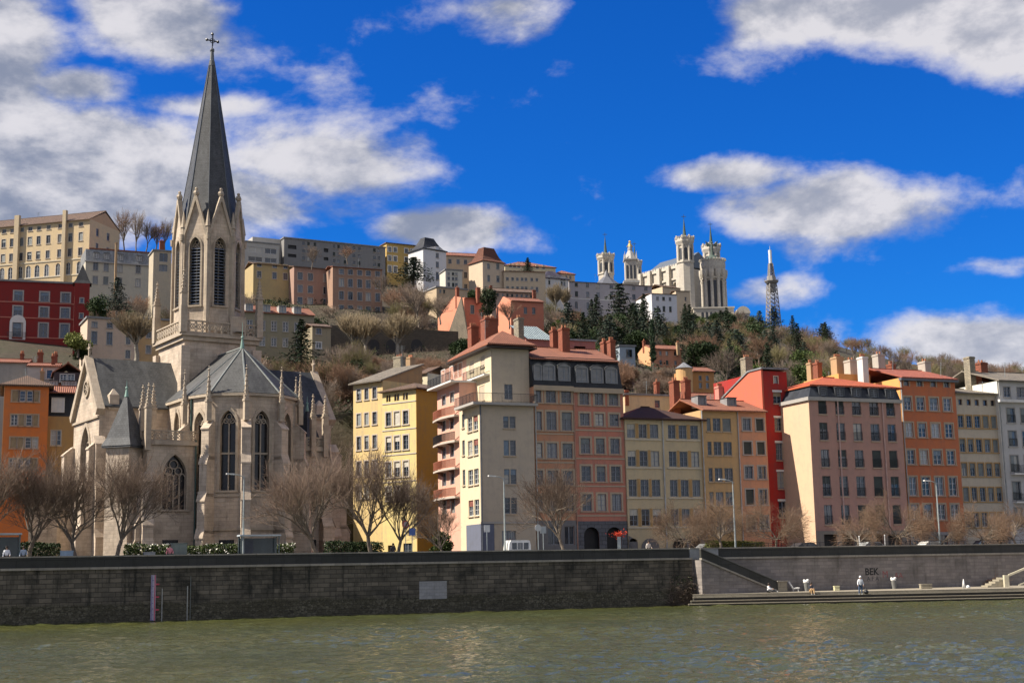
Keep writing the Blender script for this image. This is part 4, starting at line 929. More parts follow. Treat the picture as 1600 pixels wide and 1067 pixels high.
# --- houses behind the row (centre)
def back_house(name, label, xl, yt, Y, xr, dep, ybot_z, wall, ang=68, roof='gable', rise=1.3, wins=None, tile=None, cat='house', ov=.4):
    bb = B(name, label, cat, x=xl, yref=yt, Y=Y, ang=ang, z0=ybot_z); bb.W = bb.sx(xr, yt); bb.H = bb.sz(xl, yt); bb.D = dep
    F = []
    for (yr, cols, xr_, rows, s_) in (wins or []): F += bb.wpx('F', (0, 0), yr, cols, xr_, rows, s_)
    bb.box(0, bb.W, 0, dep, -3, bb.H, F=F); bb.done(wall)
    if roof == 'gable': bb.gable(0, bb.W, 0, dep, bb.H + .03, rise, 'x', tile or TILE, ov)
    elif roof == 'gabley': bb.gable(0, bb.W, 0, dep, bb.H + .03, rise, 'y', tile or TILE, ov)
    elif roof == 'hip': bb.hip(0, bb.W, 0, dep, bb.H + .2, rise, tile or TILE, ov)
    elif roof == 'flat': m_ = MB(); m_.box(-.2, bb.W + .2, -.2, dep + .2, bb.H + .004, bb.H + .25); bb.part('roof', m_, ZINC)
    return bb
hk = back_house('town_house', 'pink walled house with a striped glass roof behind the brick chimneys', 822, 530, 178, 866, 7, 5, plaster('pink_back', (.36, .13, .11)), roof='')
m_ = MB(); hk_z = hk.H
for i in range(22): xa = hk.W * i / 22; m_.mi = i % 2; m_.add([(xa, -.4, hk_z), (xa + hk.W / 22, -.4, hk_z), (xa + hk.W / 22 - .6, 4.5, hk_z + 2.6), (xa - .6, 4.5, hk_z + 2.6)], [(0, 1, 2, 3)])
hk.part('roof', m_, [plain('skylight_dark', (.05, .08, .08), .2), plain('skylight_bar', (.42, .48, .45), .4)])
hl = back_house('town_house', 'low dark pink rooftop storey with a wide window behind the black mansard', 866, 531, 182, 930, 8, 5, plaster('pink_back', (.36, .13, .11)), roof='flat', wins=[(540, [(897, 915)], 905, [(541, 550)], st(k='x', sw=0, sill=False))])
hm = back_house('town_house', 'cream flat roofed house set behind the low cream house', 976, 617, 178, 1050, 9, 5, plaster('cream_back', (.58, .45, .27)), roof='flat', wins=[(630, [(1023, 1031)], 1027, [(625, 637)], st(k='c', sw=0, fr='blue'))])
hm.chimney(976, 983, 609, 624, 178, BRICK, .8, 0); hm.chimney(1024, 1032, 596, 615, 180, BRICK, .8, 1); hm.chimney(1049, 1065, 594, 645, 170, BRICK, 1.2, 2); hm.chimney(1067, 1082, 593, 640, 171.5, BRICK, 1.2, 3)
hn = back_house('town_house', 'pale house with a long sloping roof line behind the tan house', 1083, 634, 176, 1145, 10, 5, plaster('pale_yellow', (.60, .52, .35)), roof='gable', rise=2.2)
hn.chimney(1120, 1134, 603, 640, 176, plaster('pink_chimney', (.5, .22, .17)), 1.0, 4)
# roof clutter: small lead dormer boxes on tan roof
for (xa, xb_, yt_, yb_, bb) in ((1090, 1103, 619, 636, he), (1135, 1150, 622, 636, he)):
    x0_, x1_ = bb.sx(xa, 630, 2), bb.sx(xb_, 630, 2); z1_, z0_ = bb.sz(xa, yt_, 2), bb.sz(xa, yb_, 2)
    x0_ = max(x0_, .3); dormer(bb, (x0_ + x1_) / 2, (x1_ - x0_) * .7, z0_, z1_ - z0_, 1.8, arch=False)
# ------------------------------------------------------------------ the church (local a along its front, b to the back, world z)
CA = R(56.5); CT = Vector((-37.9, 168.9, 4.9))
ch = empty('church', CT, math.pi / 2 - CA); tag(ch, 'pale stone gothic church with a tall dark slate spire, buttressed choir and side chapels', 'church')
ST = ashlar('church_stone', (.54, .445, .345), (.45, .365, .28), .95, .42, .016, .62, (.20, .165, .13), bs=.45, mo=.6)
STD = ashlar('church_trim', (.44, .37, .28), (.38, .31, .235), .8, .5, .012, .35, (.12, .10, .085), bs=.4, mo=.6)
LEAD = slate('church_roof', (.070, .072, .072), .5)
SPIRE = slate('spire_slate', (.072, .076, .082), .5)
VERD = plain('verdigris', (.16, .27, .23), .6)
DG = plain('leaded_glass', (.012, .012, .014), .25)
LOUV = plain('louvre', (.12, .14, .18), .6)
T0 = Matrix.Translation((0, 0, -4.9))
def CM(): return MB(T0)
def cpart(name, mb, mat, parent=None): return mb.build(name, mat, parent or ch)
def gothic_window(o, u, x0, x1, z0, zs, lights=3, depth=.55, frame=.28, tracery=True, transom=None, mat=None, louvre=False, name='gothic_window'):
    """stone tracery and dark glass inside a pointed opening; o,u give the wall plane"""
    o = Vector(o); u = Vector(u); n = u.cross(Z)
    T = CM()
    w_ = x1 - x0
    pt = lambda s_, z_, d=0.0: o + u * s_ + Z * z_ - n * d
    # moulded ring proud of the wall
    ou = pointed(x0 - frame, x1 + frame, z0 - .0, zs); inn = pointed(x0, x1, z0, zs)
    T.prism([pt(a, c, -.0) for a, c in [(x0 - frame - .1, z0 - .22), (x1 + frame + .1, z0 - .22), (x1 + frame + .1, z0 - .003), (x0 - frame - .1, z0 - .003)]], n * .22)
    for i in range(1, len(ou)):
        a, b2 = ou[i], ou[(i + 1) % len(ou)]; c, d = inn[i], inn[(i + 1) % len(inn)]
        q = [pt(*a, -.1), pt(*b2, -.1), pt(*d, -.1), pt(*c, -.1), pt(*a, .0), pt(*b2, .0), pt(*d, .25), pt(*c, .25)]
        T.add(q, [(0, 1, 2, 3), (0, 1, 5, 4), (3, 2, 6, 7)])
    # mullions
    lw = w_ / lights
    for i in range(1, lights):
        s_ = x0 + lw * i; T.prism([pt(s_ - .07, z0, depth - .25), pt(s_ + .07, z0, depth - .25), pt(s_ + .07, zs + .05, depth - .25), pt(s_ - .07, zs + .05, depth - .25)], -n * .14)
    if transom: T.prism([pt(x0, transom - .1, depth - .26), pt(x1, transom - .1, depth - .26), pt(x1, transom + .12, depth - .26), pt(x0, transom + .12, depth - .26)], -n * .14)
    if tracery:
        def ring(cs, cz, r, k=10, th=.1):
            for j in range(k):
                a0, a1 = 2 * math.pi * j / k, 2 * math.pi * (j + 1) / k
                T.bar(pt(cs + r * math.cos(a0), cz + r * math.sin(a0), depth - .2), pt(cs + r * math.cos(a1), cz + r * math.sin(a1), depth - .2), th, th)
        for i in range(lights):
            a0 = x0 + lw * i; p_ = pointed(a0, a0 + lw, zs - .35, zs - .3, 4)[1:]
            for j in range(len(p_) - 1): T.bar(pt(*p_[j], depth - .2), pt(*p_[j + 1], depth - .2), .09, .09)
        r = w_ * .19
        ring((x0 + x1) / 2, zs + w_ * .47, r * .95); ring(x0 + w_ * .3, zs + w_ * .2, r * .8); ring(x1 - w_ * .3, zs + w_ * .2, r * .8)
    wo = cpart(name, T, mat or STD)
    G = CM()
    G.poly([pt(a, c, depth) for a, c in inn]); cpart('leaded_pane', G, DG, wo)
    if louvre:
        L_ = CM(); zz = z0 + .2
        while zz < zs - .2:
            L_.prism([pt(x0, zz, depth - .08), pt(x1, zz, depth - .08), pt(x1, zz + .2, depth - .3), pt(x0, zz + .2, depth - .3)][::-1] and [pt(x0, zz, .12), pt(x0, zz + .04, .12), pt(x0, zz + .3, depth - .1), pt(x0, zz + .26, depth - .1)], u * w_); zz += .38
        cpart('louvres', L_, LOUV, wo)
    return wo
def wall_poly(mb, p0, p1, z0, z1, holes=(), depth=.55, top=None):
    p0 = Vector((*p0, 0)); p1 = Vector((*p1, 0)); u = (p1 - p0); L = u.length; u.normalize()
    outer = [(0, z0), (L, z0)] + (top(L) if top else [(L, z1), (0, z1)])
    mb.holed(p0, u, outer, [pointed(*h) for h in holes], depth); return p0, u, L
def pinnacle(name_parent, x, y, z, h=4.2, w_=.55, mat=None):
    b_ = CM(); b_.box(x - w_ / 2, x + w_ / 2, y - w_ / 2, y + w_ / 2, z, z + h * .36)
    b_.box(x - w_ * .62, x + w_ * .62, y - w_ * .62, y + w_ * .62, z + h * .34, z + h * .38)
    for sx_, sy_, in ((1, 0), (-1, 0), (0, 1), (0, -1)):     # little gables
        c = Vector((x + sx_ * w_ * .5, y + sy_ * w_ * .5, z + h * .38)); t = Vector((-sy_, sx_, 0)) * w_ * .45
        b_.prism([c - t, c + t, c + Z * h * .11], Vector((-sx_, -sy_, 0)) * .12)
    b_.frus((x, y), w_ * .55, .05, z + h * .38, z + h * .93, 4, math.pi / 4)
    for k in range(5):                                      # crockets
        zz = z + h * (.44 + .09 * k); r = w_ * .55 * (1 - (.06 + .09 * k) / .55) + .03
        for j in range(4): a = math.pi / 4 + j * math.pi / 2; b_.sphere((x + r * math.cos(a), y + r * math.sin(a), zz), .10 * w_ / .55, 5, 3)
    b_.sphere((x, y, z + h * .93), w_ * .30, 6, 4, .7); b_.sphere((x, y, z + h * .985), w_ * .16, 6, 4)
    return cpart('pinnacle', b_, mat or STD, name_parent)
def buttress(x, y, ang, zs_, outs, w_=.95, z0=2.0, pin=None, mat=None):
    """stepped buttress radiating at local angle ang (0 = +a). zs_: set-off heights from top to bottom, outs: projection of each stage"""
    d = Vector((math.cos(ang), math.sin(ang), 0)); t = Vector((-d.y, d.x, 0)); b_ = CM()
    base_ = Vector((x, y, 0)); prev = None
    zb = [z0] + zs_[::-1]
    for i in range(len(zs_)):
        z1 = zb[i + 1]; lo = zb[i]; o_ = outs[::-1][i]
        p = [base_ - d * .3 + Z * lo, base_ + d * o_ + Z * lo, base_ + d * o_ + Z * (z1 - .55)]
        nxt = outs[::-1][i + 1] if i + 1 < len(zs_) else 0.15
        p += [base_ + d * nxt + Z * (z1 + .35), base_ - d * .3 + Z * (z1 + .35)]
        q = [v - t * w_ / 2 for v in p]; b_.prism(q, t * w_)
        b_.prism([base_ + d * (nxt) - t * (w_ / 2 + .07) + Z * (z1 + .36), base_ + d * (o_ + .1) - t * (w_ / 2 + .07) + Z * (z1 - .6), base_ + d * (o_ + .1) - t * (w_ / 2 + .07) + Z * (z1 - .45), base_ + d * nxt - t * (w_ / 2 + .07) + Z * (z1 + .52)], t * (w_ + .14))
    o = cpart('buttress', b_, mat or ST)
    if pin: pz, ph, po = pin; pinnacle(o, x + d.x * po, y + d.y * po, pz, ph)
    return o
def balustrade(p0, p1, z, h=1.15):
    b_ = CM(); p0 = Vector((*p0, z)); p1 = Vector((*p1, z)); d = p1 - p0; L = d.length; u = d.normalized()
    b_.bar(p0 + Z * .1, p1 + Z * .1, .22, .2); b_.bar(p0 + Z * h, p1 + Z * h, .26, .16)
    n = max(1, round(L / .8)); s_ = L / n
    for i in range(n):
        c = p0 + u * (s_ * (i + .5)) + Z * (h * .55); r = min(s_, h - .25) * .36
        for k in range(8):
            a0, a1 = math.pi * k / 4, math.pi * (k + 1) / 4
            b_.bar(c + u * r * math.cos(a0) + Z * r * math.sin(a0), c + u * r * math.cos(a1) + Z * r * math.sin(a1), .1, .1)
        for sg in (-1, 1): b_.bar(p0 + u * (s_ * i) + Z * (.18 if sg > 0 else h - .06), p0 + u * (s_ * (i + 1)) + Z * (h - .06 if sg > 0 else .18), .07, .07)
        b_.bar(p0 + u * s_ * i + Z * .1, p0 + u * s_ * i + Z * h, .12, .12)
    return cpart('balustrade', b_, STD)
# tower square stage
tb = CM(); TW = 4.55
tb.box(-TW, TW, -TW, TW, 2, 32.4); tb.box(-TW + .0, TW, -TW, TW, 32.4, 32.41)
for x_, y_ in ((-1, -1), (1, -1), (-1, 1)): tb.box(x_ * TW - .55, x_ * TW + .55, y_ * TW - .55, y_ * TW + .55, 2, 31.2)
cpart('tower', tb, ST)
c_ = CM(); c_.box(-TW - .6, TW + .6, -TW - .6, TW + .6, 32.42, 32.75); c_.box(-TW - .3, TW + .3, -TW - .3, TW + .3, 31.9, 32.41); cpart('cornice', c_, STD)
sl_ = CM(); sl_.box(-1.0, -.6, -TW - .012, -TW + .1, 27.6, 29); sl_.box(-TW - .012, -TW + .1, -.7, -.3, 26, 27.6); cpart('slit', sl_, DG)
for p0, p1 in (((-4.95, -4.95), (4.95, -4.95)), ((-4.95, 4.95), (-4.95, -4.95)), ((4.95, -4.95), (4.95, 4.95))): balustrade(p0, p1, 32.76, 1.5)
m_ = CM(); m_.box(1.0, 3.0, -5.15, -4.75, 32.77, 35.2); m_.frus((2.0, -5.17), .75, .75, 33.2, 33.2, 8); cpart('clock_panel', m_, STD)
for x_, y_ in ((-4.9, -4.9), (4.8, -4.9), (-4.9, 4.6)):
    m_ = CM(); m_.box(x_ - .4, x_ + .4, y_ - .4, y_ + .4, 32.76, 36.0); o_ = cpart('pinnacle_shaft', m_, STD); pinnacle(o_, x_, y_, 36.0, 4.6, .68)
# belfry octagon, gabled faces with louvred windows
AP = 3.9; side = 2 * AP * math.tan(math.pi / 8)
bf = CM()
for k in range(8):
    a = -math.pi / 2 + k * math.pi / 4; nn = Vector((math.cos(a), math.sin(a), 0)); u = Vector((-nn.y, nn.x, 0))      # u x Z = outward
    o = nn * AP - u * side / 2
    hol = (side / 2 - .72, side / 2 + .72, 36.6, 43.9, 7)
    bf.holed(o, u, [(0, 32.4), (side, 32.4), (side, 45.3), (side / 2, 50.0), (0, 45.3)], [pointed(*hol)], .7)
    gothic_window(o, u, *hol[:4], lights=2, depth=.7, frame=.22, louvre=True, name='belfry_window')
    g = CM(); g.bar(o + Z * 45.0, o + u * side / 2 + Z * 50.3 + nn * .05, .5, .32); g.bar(o + u * side + Z * 45.0, o + u * side / 2 + Z * 50.3 + nn * .05, .5, .32)
    g.sphere(tuple(o + u * side / 2 + Z * 50.7), .42, 6, 4); g.sphere(tuple(o + u * side / 2 + Z * 51.25), .22, 6, 4)
    pc = o + Z * 0; g.prism([pc - u * .3 + nn * .02 + Z * 32.8, pc + u * .3 + nn * .3 + Z * 32.8, pc + u * .3 + nn * .3 + Z * 45.4, pc - u * .3 + nn * .02 + Z * 45.4], -nn * .5)
    cpart('gable', g, STD)
cpart('belfry', bf, ST)
gs = CM()
for k in range(8):
    a = -math.pi / 2 + math.pi / 8 + k * math.pi / 4; x_, y_ = AP / math.cos(math.pi / 8) * math.cos(a), AP / math.cos(math.pi / 8) * math.sin(a)
    gs.frus((x_, y_), .34, .28, 33, 46.4, 6); gs.frus((x_, y_), .38, .02, 46.4, 48.6, 6)
    gs.frus((x_ * 1.06, y_ * 1.06), .2, .28, 44.7, 45.5, 6)
cpart('corner_shaft', gs, STD)
sp = CM()
def oct_ring(r, z): return [(r * math.cos(math.pi / 8 + k * math.pi / 4), r * math.sin(math.pi / 8 + k * math.pi / 4), z) for k in range(8)]
lv = [(3.95, 44.9), (3.85, 46.6), (.28, 69.3)]
for i in range(2): sp.add(oct_ring(*lv[i]) + oct_ring(*lv[i + 1]), [(k, (k + 1) % 8, 8 + (k + 1) % 8, 8 + k) for k in range(8)])
so_ = cpart('spire', sp, SPIRE)
r_ = CM()
for k in range(8): a = math.pi / 8 + k * math.pi / 4; r_.tube((3.88 * math.cos(a), 3.88 * math.sin(a), 46.6), (.3 * math.cos(a), .3 * math.sin(a), 69.3), .055, .04, 4)
r_.frus((0, 0), .42, .3, 68.6, 69.4, 8); r_.frus((0, 0), .3, .22, 69.4, 70.6, 8); r_.sphere((0, 0, 70.7), .32, 8, 5)
cpart('spire_ridge', r_, plain('lead', (.10, .11, .12), .5), so_)
x_ = CM(); x_.tube((0, 0, 70.6), (0, 0, 73.2), .07, .05, 5); x_.bar((-.75, 0, 72.0), (.75, 0, 72.0), .12, .14); x_.bar((0, -.1, 71.3), (0, -.1, 72.9), .14, .14)
for q in ((-.75, 72), (.75, 72), (0, 72.9)): x_.sphere((q[0], 0, q[1]), .2, 6, 4)
for a in range(8): x_.bar((.32 * math.cos(a * .785), 0, 72 + .32 * math.sin(a * .785)), (.32 * math.cos(a * .785 + .785), 0, 72 + .32 * math.sin(a * .785 + .785)), .06, .07)
cpart('cross', x_, IRON, so_)
# choir with five-sided end
RV = 6.3; CXa = -.25
ver = [(CXa + RV * math.cos(a), -12 + RV * math.sin(a)) for a in [math.pi, math.pi + R(36), math.pi + R(72), math.pi + R(108), math.pi + R(144), 2 * math.pi]]
ver[0] = (CXa - RV, -12); ver[-1] = (CXa + RV, -12)
cw = CM(); zE = 24.1
pts_ = [(CXa - RV, -4.5)] + ver + [(CXa + RV, -4.5)]
for i in range(len(pts_) - 1):
    p0, p1 = pts_[i], pts_[i + 1]; L = math.dist(p0, p1)
    if i in (0, len(pts_) - 2): wn = (L * .5 - .85, L * .5 + .85, 19.0, 21.3, 7) 
    else: wn = (L / 2 - .86, L / 2 + .86, 13.3, 20.7, 7)
    P0, u, L = wall_poly(cw, p0, p1, 2, zE, [wn], .6)
    gothic_window(P0, u, *wn[:4], lights=2, depth=.6, frame=.3, transom=17.4 if wn[2] < 15 else None)
    if 0 < i < len(pts_) - 2:                                   # crypt window
        G = CM(); G.T = T0; q = lambda s_, z_, d: P0 + u * s_ + Z * z_ + u.cross(Z) * d
        G.prism([q(L / 2 - .85, 5.9, .01), q(L / 2 + .85, 5.9, .01), q(L / 2 + .85, 7.9, .01), q(L / 2 - .85, 7.9, .01)], u.cross(Z) * .02); cpart('crypt_window', G, DG)
cpart('choir_wall', cw, ST)
for zc, pr in ((zE - .3, .32), (12.6, .14), (8.9, .2)):
    c_ = CM()
    for i in range(len(pts_) - 1):
        p0, p1 = Vector((*pts_[i], zc)), Vector((*pts_[i + 1], zc)); u = (p1 - p0).normalized(); n = u.cross(Z)
        c_.prism([p0 - u * .05, p1 + u * .05, p1 + u * .05 + n * pr, p0 - u * .05 + n * pr], (0, 0, .3))
    cpart('cornice', c_, STD)
cr = CM(); ap_ = (CXa, -12, 30.2); eo = 1.055
ev_ = [(CXa + (p[0] - CXa) * eo, -12 + (p[1] + 12) * eo if p[1] < -5.1 else -4.5, zE + .05) for p in pts_]
for i in range(1, len(ev_) - 2): cr.poly([ev_[i], ev_[i + 1], ap_])
cr.poly([ev_[0], ev_[1], ap_, (CXa, -4.5, 30.2)]); cr.poly([ev_[-2], ev_[-1], (CXa, -4.5, 30.2), ap_])
ro_ = cpart('choir_roof', cr, LEAD)
rr_ = CM()
for i in range(1, len(ev_) - 1): rr_.tube(ev_[i], ap_, .13, .1, 5)
rr_.tube(ap_, (CXa, -4.5, 30.25), .14, .14, 5); cpart('roof_ridge', rr_, plain('lead_pale', (.15, .165, .16), .6), ro_)
f_ = CM(); f_.frus(ap_[:2], .28, .1, 30.1, 31.3, 8); f_.sphere((ap_[0], ap_[1], 31.4), .2, 6, 4); f_.frus(ap_[:2], .07, .02, 31.4, 33.2, 6); cpart('finial', f_, VERD, ro_)
for i in range(1, len(pts_) - 1):
    p = pts_[i]; an = math.atan2(p[1] + 12, p[0] - CXa) if i not in (1, 6) else (math.pi if i == 1 else 0)
    if i in (1,): an = math.pi
    if i == len(pts_) - 2: an = 0
    buttress(p[0], p[1], an, [20.6, 16.7, 12.6, 8.6] if True else [], [1.15, 1.45, 1.75, 2.0], w_=.95, pin=(21.0, 6.2, .55))
# transepts
def transept(sg, matr):
    a0, a1 = (-14.6, -4.5) if sg < 0 else (4.5, 14.6); t_ = CM(); ze = 23.4; za = 29.5; hb = 5.0
    ax = a0 if sg < 0 else a1
    # front and back long walls
    wall_poly(t_, (a0, -hb), (a1, -hb), 2, ze, [], .5); wall_poly(t_, (a1, hb), (a0, hb), 2, ze, [], .5)
    # gable end with a tall pointed window
    p0, p1 = ((ax, hb), (ax, -hb)) if sg < 0 else ((ax, -hb), (ax, hb))
    wn = (hb - 1.7, hb + 1.7, 15.4, 18.6, 8)
    P0, u, L = wall_poly(t_, p0, p1, 2, ze, [wn], .7, top=lambda L: [(L, ze), (L / 2, za), (0, ze)])
    cpart('transept_wall', t_, ST)
    gothic_window(P0, u, *wn[:4], lights=3, depth=.7, frame=.35)
    n = u.cross(Z)
    g = CM()
    g.prism([P0 + Z * (ze - .3) - n * .5 - u * .5, P0 + u * L / 2 + Z * (za + .45) - n * .5, P0 + u * L / 2 + Z * (za - .25) - n * .5, P0 + Z * (ze - 1.0) - n * .5 - u * .0], n * .95)
    g.prism([P0 + u * (L + .5) + Z * (ze - .3) - n * .5, P0 + u * L / 2 + Z * (za + .45) - n * .5, P0 + u * L / 2 + Z * (za - .25) - n * .5, P0 + u * L + Z * (ze - 1.0) - n * .5], n * .95)
    c = P0 + u * L / 2 - n * .1; g.bar(c + Z * (za + .4), c + Z * (za + 1.9), .22, .22); g.bar(c + Z * (za + 1.35) - u * .45, c + Z * (za + 1.35) + u * .45, .2, .2)
    g.prism([P0 + Z * (ze - 1.3) - u * .1 + n * .002, P0 + u * (L + .1) + Z * (ze - 1.3) + n * .002, P0 + u * (L + .1) + Z * (ze - 1.05) + n * .002, P0 + Z * (ze - 1.05) - u * .1 + n * .002], n * .22)
    cpart('gable_coping', g, STD)
    ro = CM(); cz = ze + 2.6; rr0 = .95
    for j in range(12):
        a_, b_2 = 2 * math.pi * j / 12, 2 * math.pi * (j + 1) / 12
        ro.bar(P0 + u * (L / 2 + rr0 * math.cos(a_)) + Z * (cz + rr0 * math.sin(a_)) + n * .08, P0 + u * (L / 2 + rr0 * math.cos(b_2)) + Z * (cz + rr0 * math.sin(b_2)) + n * .08, .24, .24)
    for j in range(4): a_ = math.pi / 4 * j; ro.bar(P0 + u * (L / 2 + rr0 * math.cos(a_)) + Z * (cz + rr0 * math.sin(a_)) + n * .08, P0 + u * (L / 2 - rr0 * math.cos(a_)) + Z * (cz - rr0 * math.sin(a_)) + n * .08, .09, .09)
    ros = cpart('rose_window', ro, STD); G = CM(); G.poly([P0 + u * (L / 2 + rr0 * math.cos(2 * math.pi * j / 16)) + Z * (cz + rr0 * math.sin(2 * math.pi * j / 16)) + n * .03 for j in range(16)]); cpart('leaded_pane', G, DG, ros)
    rf = CM(); ri, ro2 = (a0 + .45, a1) if sg < 0 else (a0, a1 - .45)
    for yy in (-1, 1): rf.add([(ri, yy * (hb + .45), ze - .1), (ro2, yy * (hb + .45), ze - .1), (ro2, 0, za + .02), (ri, 0, za + .02), (ri, yy * (hb + .45), ze + .1), (ro2, yy * (hb + .45), ze + .1), (ro2, 0, za + .22), (ri, 0, za + .22)], [(0, 1, 2, 3), (4, 5, 6, 7), (0, 1, 5, 4), (1, 2, 6, 5), (3, 0, 4, 7)])
    cpart('transept_roof', rf, matr)
    for yy in (-hb, hb): buttress(ax, yy, math.atan2(yy * .0 + (yy / hb) * .0, sg), [19.0, 14.5, 9.5], [1.2, 1.9, 2.4], w_=1.1)
    buttress(ax, -hb, -math.pi / 2, [19.5, 14.5, 9.0], [1.0, 1.4, 1.8], w_=1.1)
    m2 = CM(); m2.box(ax - sg * 1.6 - .55, ax - sg * 1.6 + .55, -hb - .3, -hb + .8, ze - .3, ze + 1.4); m2.frus((ax - sg * 1.6, -hb + .2), .7, .1, ze + 1.4, ze + 2.1, 4, math.pi / 4); cpart('chimney', m2, ST)
LEADD = slate('church_roof_dark', (.045, .05, .055), .5)
transept(-1, LEAD); transept(1, LEADD)
# nave behind
nv = CM(); nv.box(-6, 6, 5.0, 34, 2, 22.5); cpart('nave_wall', nv, ST)
nr = CM(); 
for sg in (-1, 1): nr.add([(sg * 6.4, 5, 22.4), (sg * 6.4, 34.2, 22.4), (0, 34.2, 28.4), (0, 5, 28.4)], [(0, 1, 2, 3)])
cpart('nave_roof', nr, LEADD)
# side chapels with balustrade, flat roofed, and the spired stair turrets
def chapel(sg):
    m1 = lambda a: a if sg < 0 else -a
    xs = sorted((m1(-11.9), m1(-6.3))) if sg < 0 else (6.3, 9.9); zt_ = 18.7; yf = -13.9 if sg < 0 else -12.6
    c = CM(); hw_ = 1.35 if sg < 0 else .8; mc_ = (xs[1] - xs[0]) / 2 + (.35 if sg < 0 else 0); wn = (mc_ - hw_, mc_ + hw_, 11.3, 15.0, 8)
    P0, u, L = wall_poly(c, (xs[0], yf), (xs[1], yf), 2, zt_, [wn], .6); gothic_window(P0, u, *wn[:4], lights=4 if sg < 0 else 2, depth=.6, frame=.35)
    wall_poly(c, (xs[0], -5), (xs[0], yf), 2, zt_, []); wall_poly(c, (xs[1], yf), (xs[1], -5), 2, zt_, []); c.poly([(xs[0], yf, zt_), (xs[1], yf, zt_), (xs[1], -5, zt_), (xs[0], -5, zt_)])
    cpart('chapel_wall', c, ST)
    k = CM(); k.box(xs[0] - .35, xs[1] + .05, yf - .35, yf - .003, zt_ - .35, zt_ + .05); k.box(xs[0] - .35, xs[0] - .003, yf - .003, -5, zt_ - .35, zt_ + .05) if sg < 0 else k.box(xs[1] + .003, xs[1] + .35, yf - .003, -5, zt_ - .35, zt_ + .05); cpart('cornice', k, STD)
    balustrade((xs[0] - .1, yf - .1), (xs[1], yf - .1), zt_ + .06); xe = xs[0] - .1 if sg < 0 else xs[1] + .1; balustrade((xe, yf - .1), (xe, -5), zt_ + .06)
    G = CM(); G.box(P0.x + L / 2 - .9, P0.x + L / 2 + .9, yf - .02, yf - .003, 6.0, 8.0); cpart('crypt_window', G, DG)
    for (px, py, an) in ((xe, yf, -math.pi / 2), (xe, yf, math.pi if sg < 0 else 0)):
        buttress(px, py, an, [14.8, 10.0, 7.5], [.8, 1.2, 1.5], w_=1.2)
    for (px, py) in ((xe, yf - .3), (xe, yf + 1.6)) if sg < 0 else ((xe, yf - .3), (xe - 1.6, yf - .3)):
        m2 = CM(); m2.box(px - .3, px + .3, py - .3, py + .3, zt_ - 1, zt_ + 2.2); oo = cpart('pinnacle_shaft', m2, STD); pinnacle(oo, px, py, zt_ + 2.2, 4.2, .62)
    # turret
    tx, ty = (-13.75, -12.0) if sg < 0 else (10.2, -7.4); rt = R(-51) if sg < 0 else R(20); hs_ = 1.45
    w2 = CM(); w2.frus((tx, ty), hs_ * 1.414, hs_ * 1.414, 2, 18.2, 4, rt + math.pi / 4 - CA * 0); cpart('turret', w2, ST)
    w3 = CM(); rr = hs_ * 1.414
    for r0, r1, z0_, z1_ in ((rr * 1.28, rr * 1.0, 18.2, 19.1), (rr * 1.0, .1, 19.1, 24.1)): w3.frus((tx, ty), r0, r1, z0_, z1_, 4, rt + math.pi / 4)
    w3.frus((tx, ty), rr * 1.25, rr * 1.22, 18.0, 18.199, 4, rt + math.pi / 4)
    oo = cpart('turret_spire', w3, SPIRE if sg < 0 else LEADD); f = CM(); f.frus((tx, ty), .26, .1, 23.7, 24.6, 6); f.sphere((tx, ty, 24.7), .18, 6, 4); f.frus((tx, ty), .05, .02, 24.7, 25.6, 5); cpart('finial', f, VERD, oo)
chapel(-1); chapel(1)
for (px, py) in ((-9.0, -7.0),):
    m2 = CM(); m2.box(px - .3, px + .3, py - .3, py + .3, 18.7, 21.5); oo = cpart('pinnacle_shaft', m2, STD); pinnacle(oo, px, py, 21.5, 4.6, .6)
dp = CM(); dp.tube((-6.45, -14.15, 5), (-6.45, -14.15, 19), .1, n=6); dp.tube((-6.5, -12.6, 12), (-6.5, -12.6, 24), .1, n=6); cpart('drainpipe', dp, plain('copper_pipe', (.05, .09, .08), .6))
# low forecourt wall with a balustrade at the left of the church
fw = empty('garden_wall', (0, 0, 0)); tag(fw, 'low pale stone wall with a balustrade left of the church gable', 'wall')
b = MB(); a_, c_ = P(48, 735, 158), P(92, 735, 160); 
b.prism([(a_.x, a_.y, 4.9), (c_.x, c_.y, 4.9), (c_.x, c_.y, 13.6), (a_.x, a_.y, 13.4)], (.2, .6, 0)); b.build('wall_face', ST, fw)
b = MB(); 
for i in range(9): q = a_ + (c_ - a_) * ((i + .5) / 9); b.box(q.x - .1, q.x + .1, q.y - .1, q.y + .1, 13.6, 14.5)
b.bar((a_.x, a_.y, 14.6), (c_.x, c_.y, 14.7), .3, .2); b.build('balustrade', STD, fw)
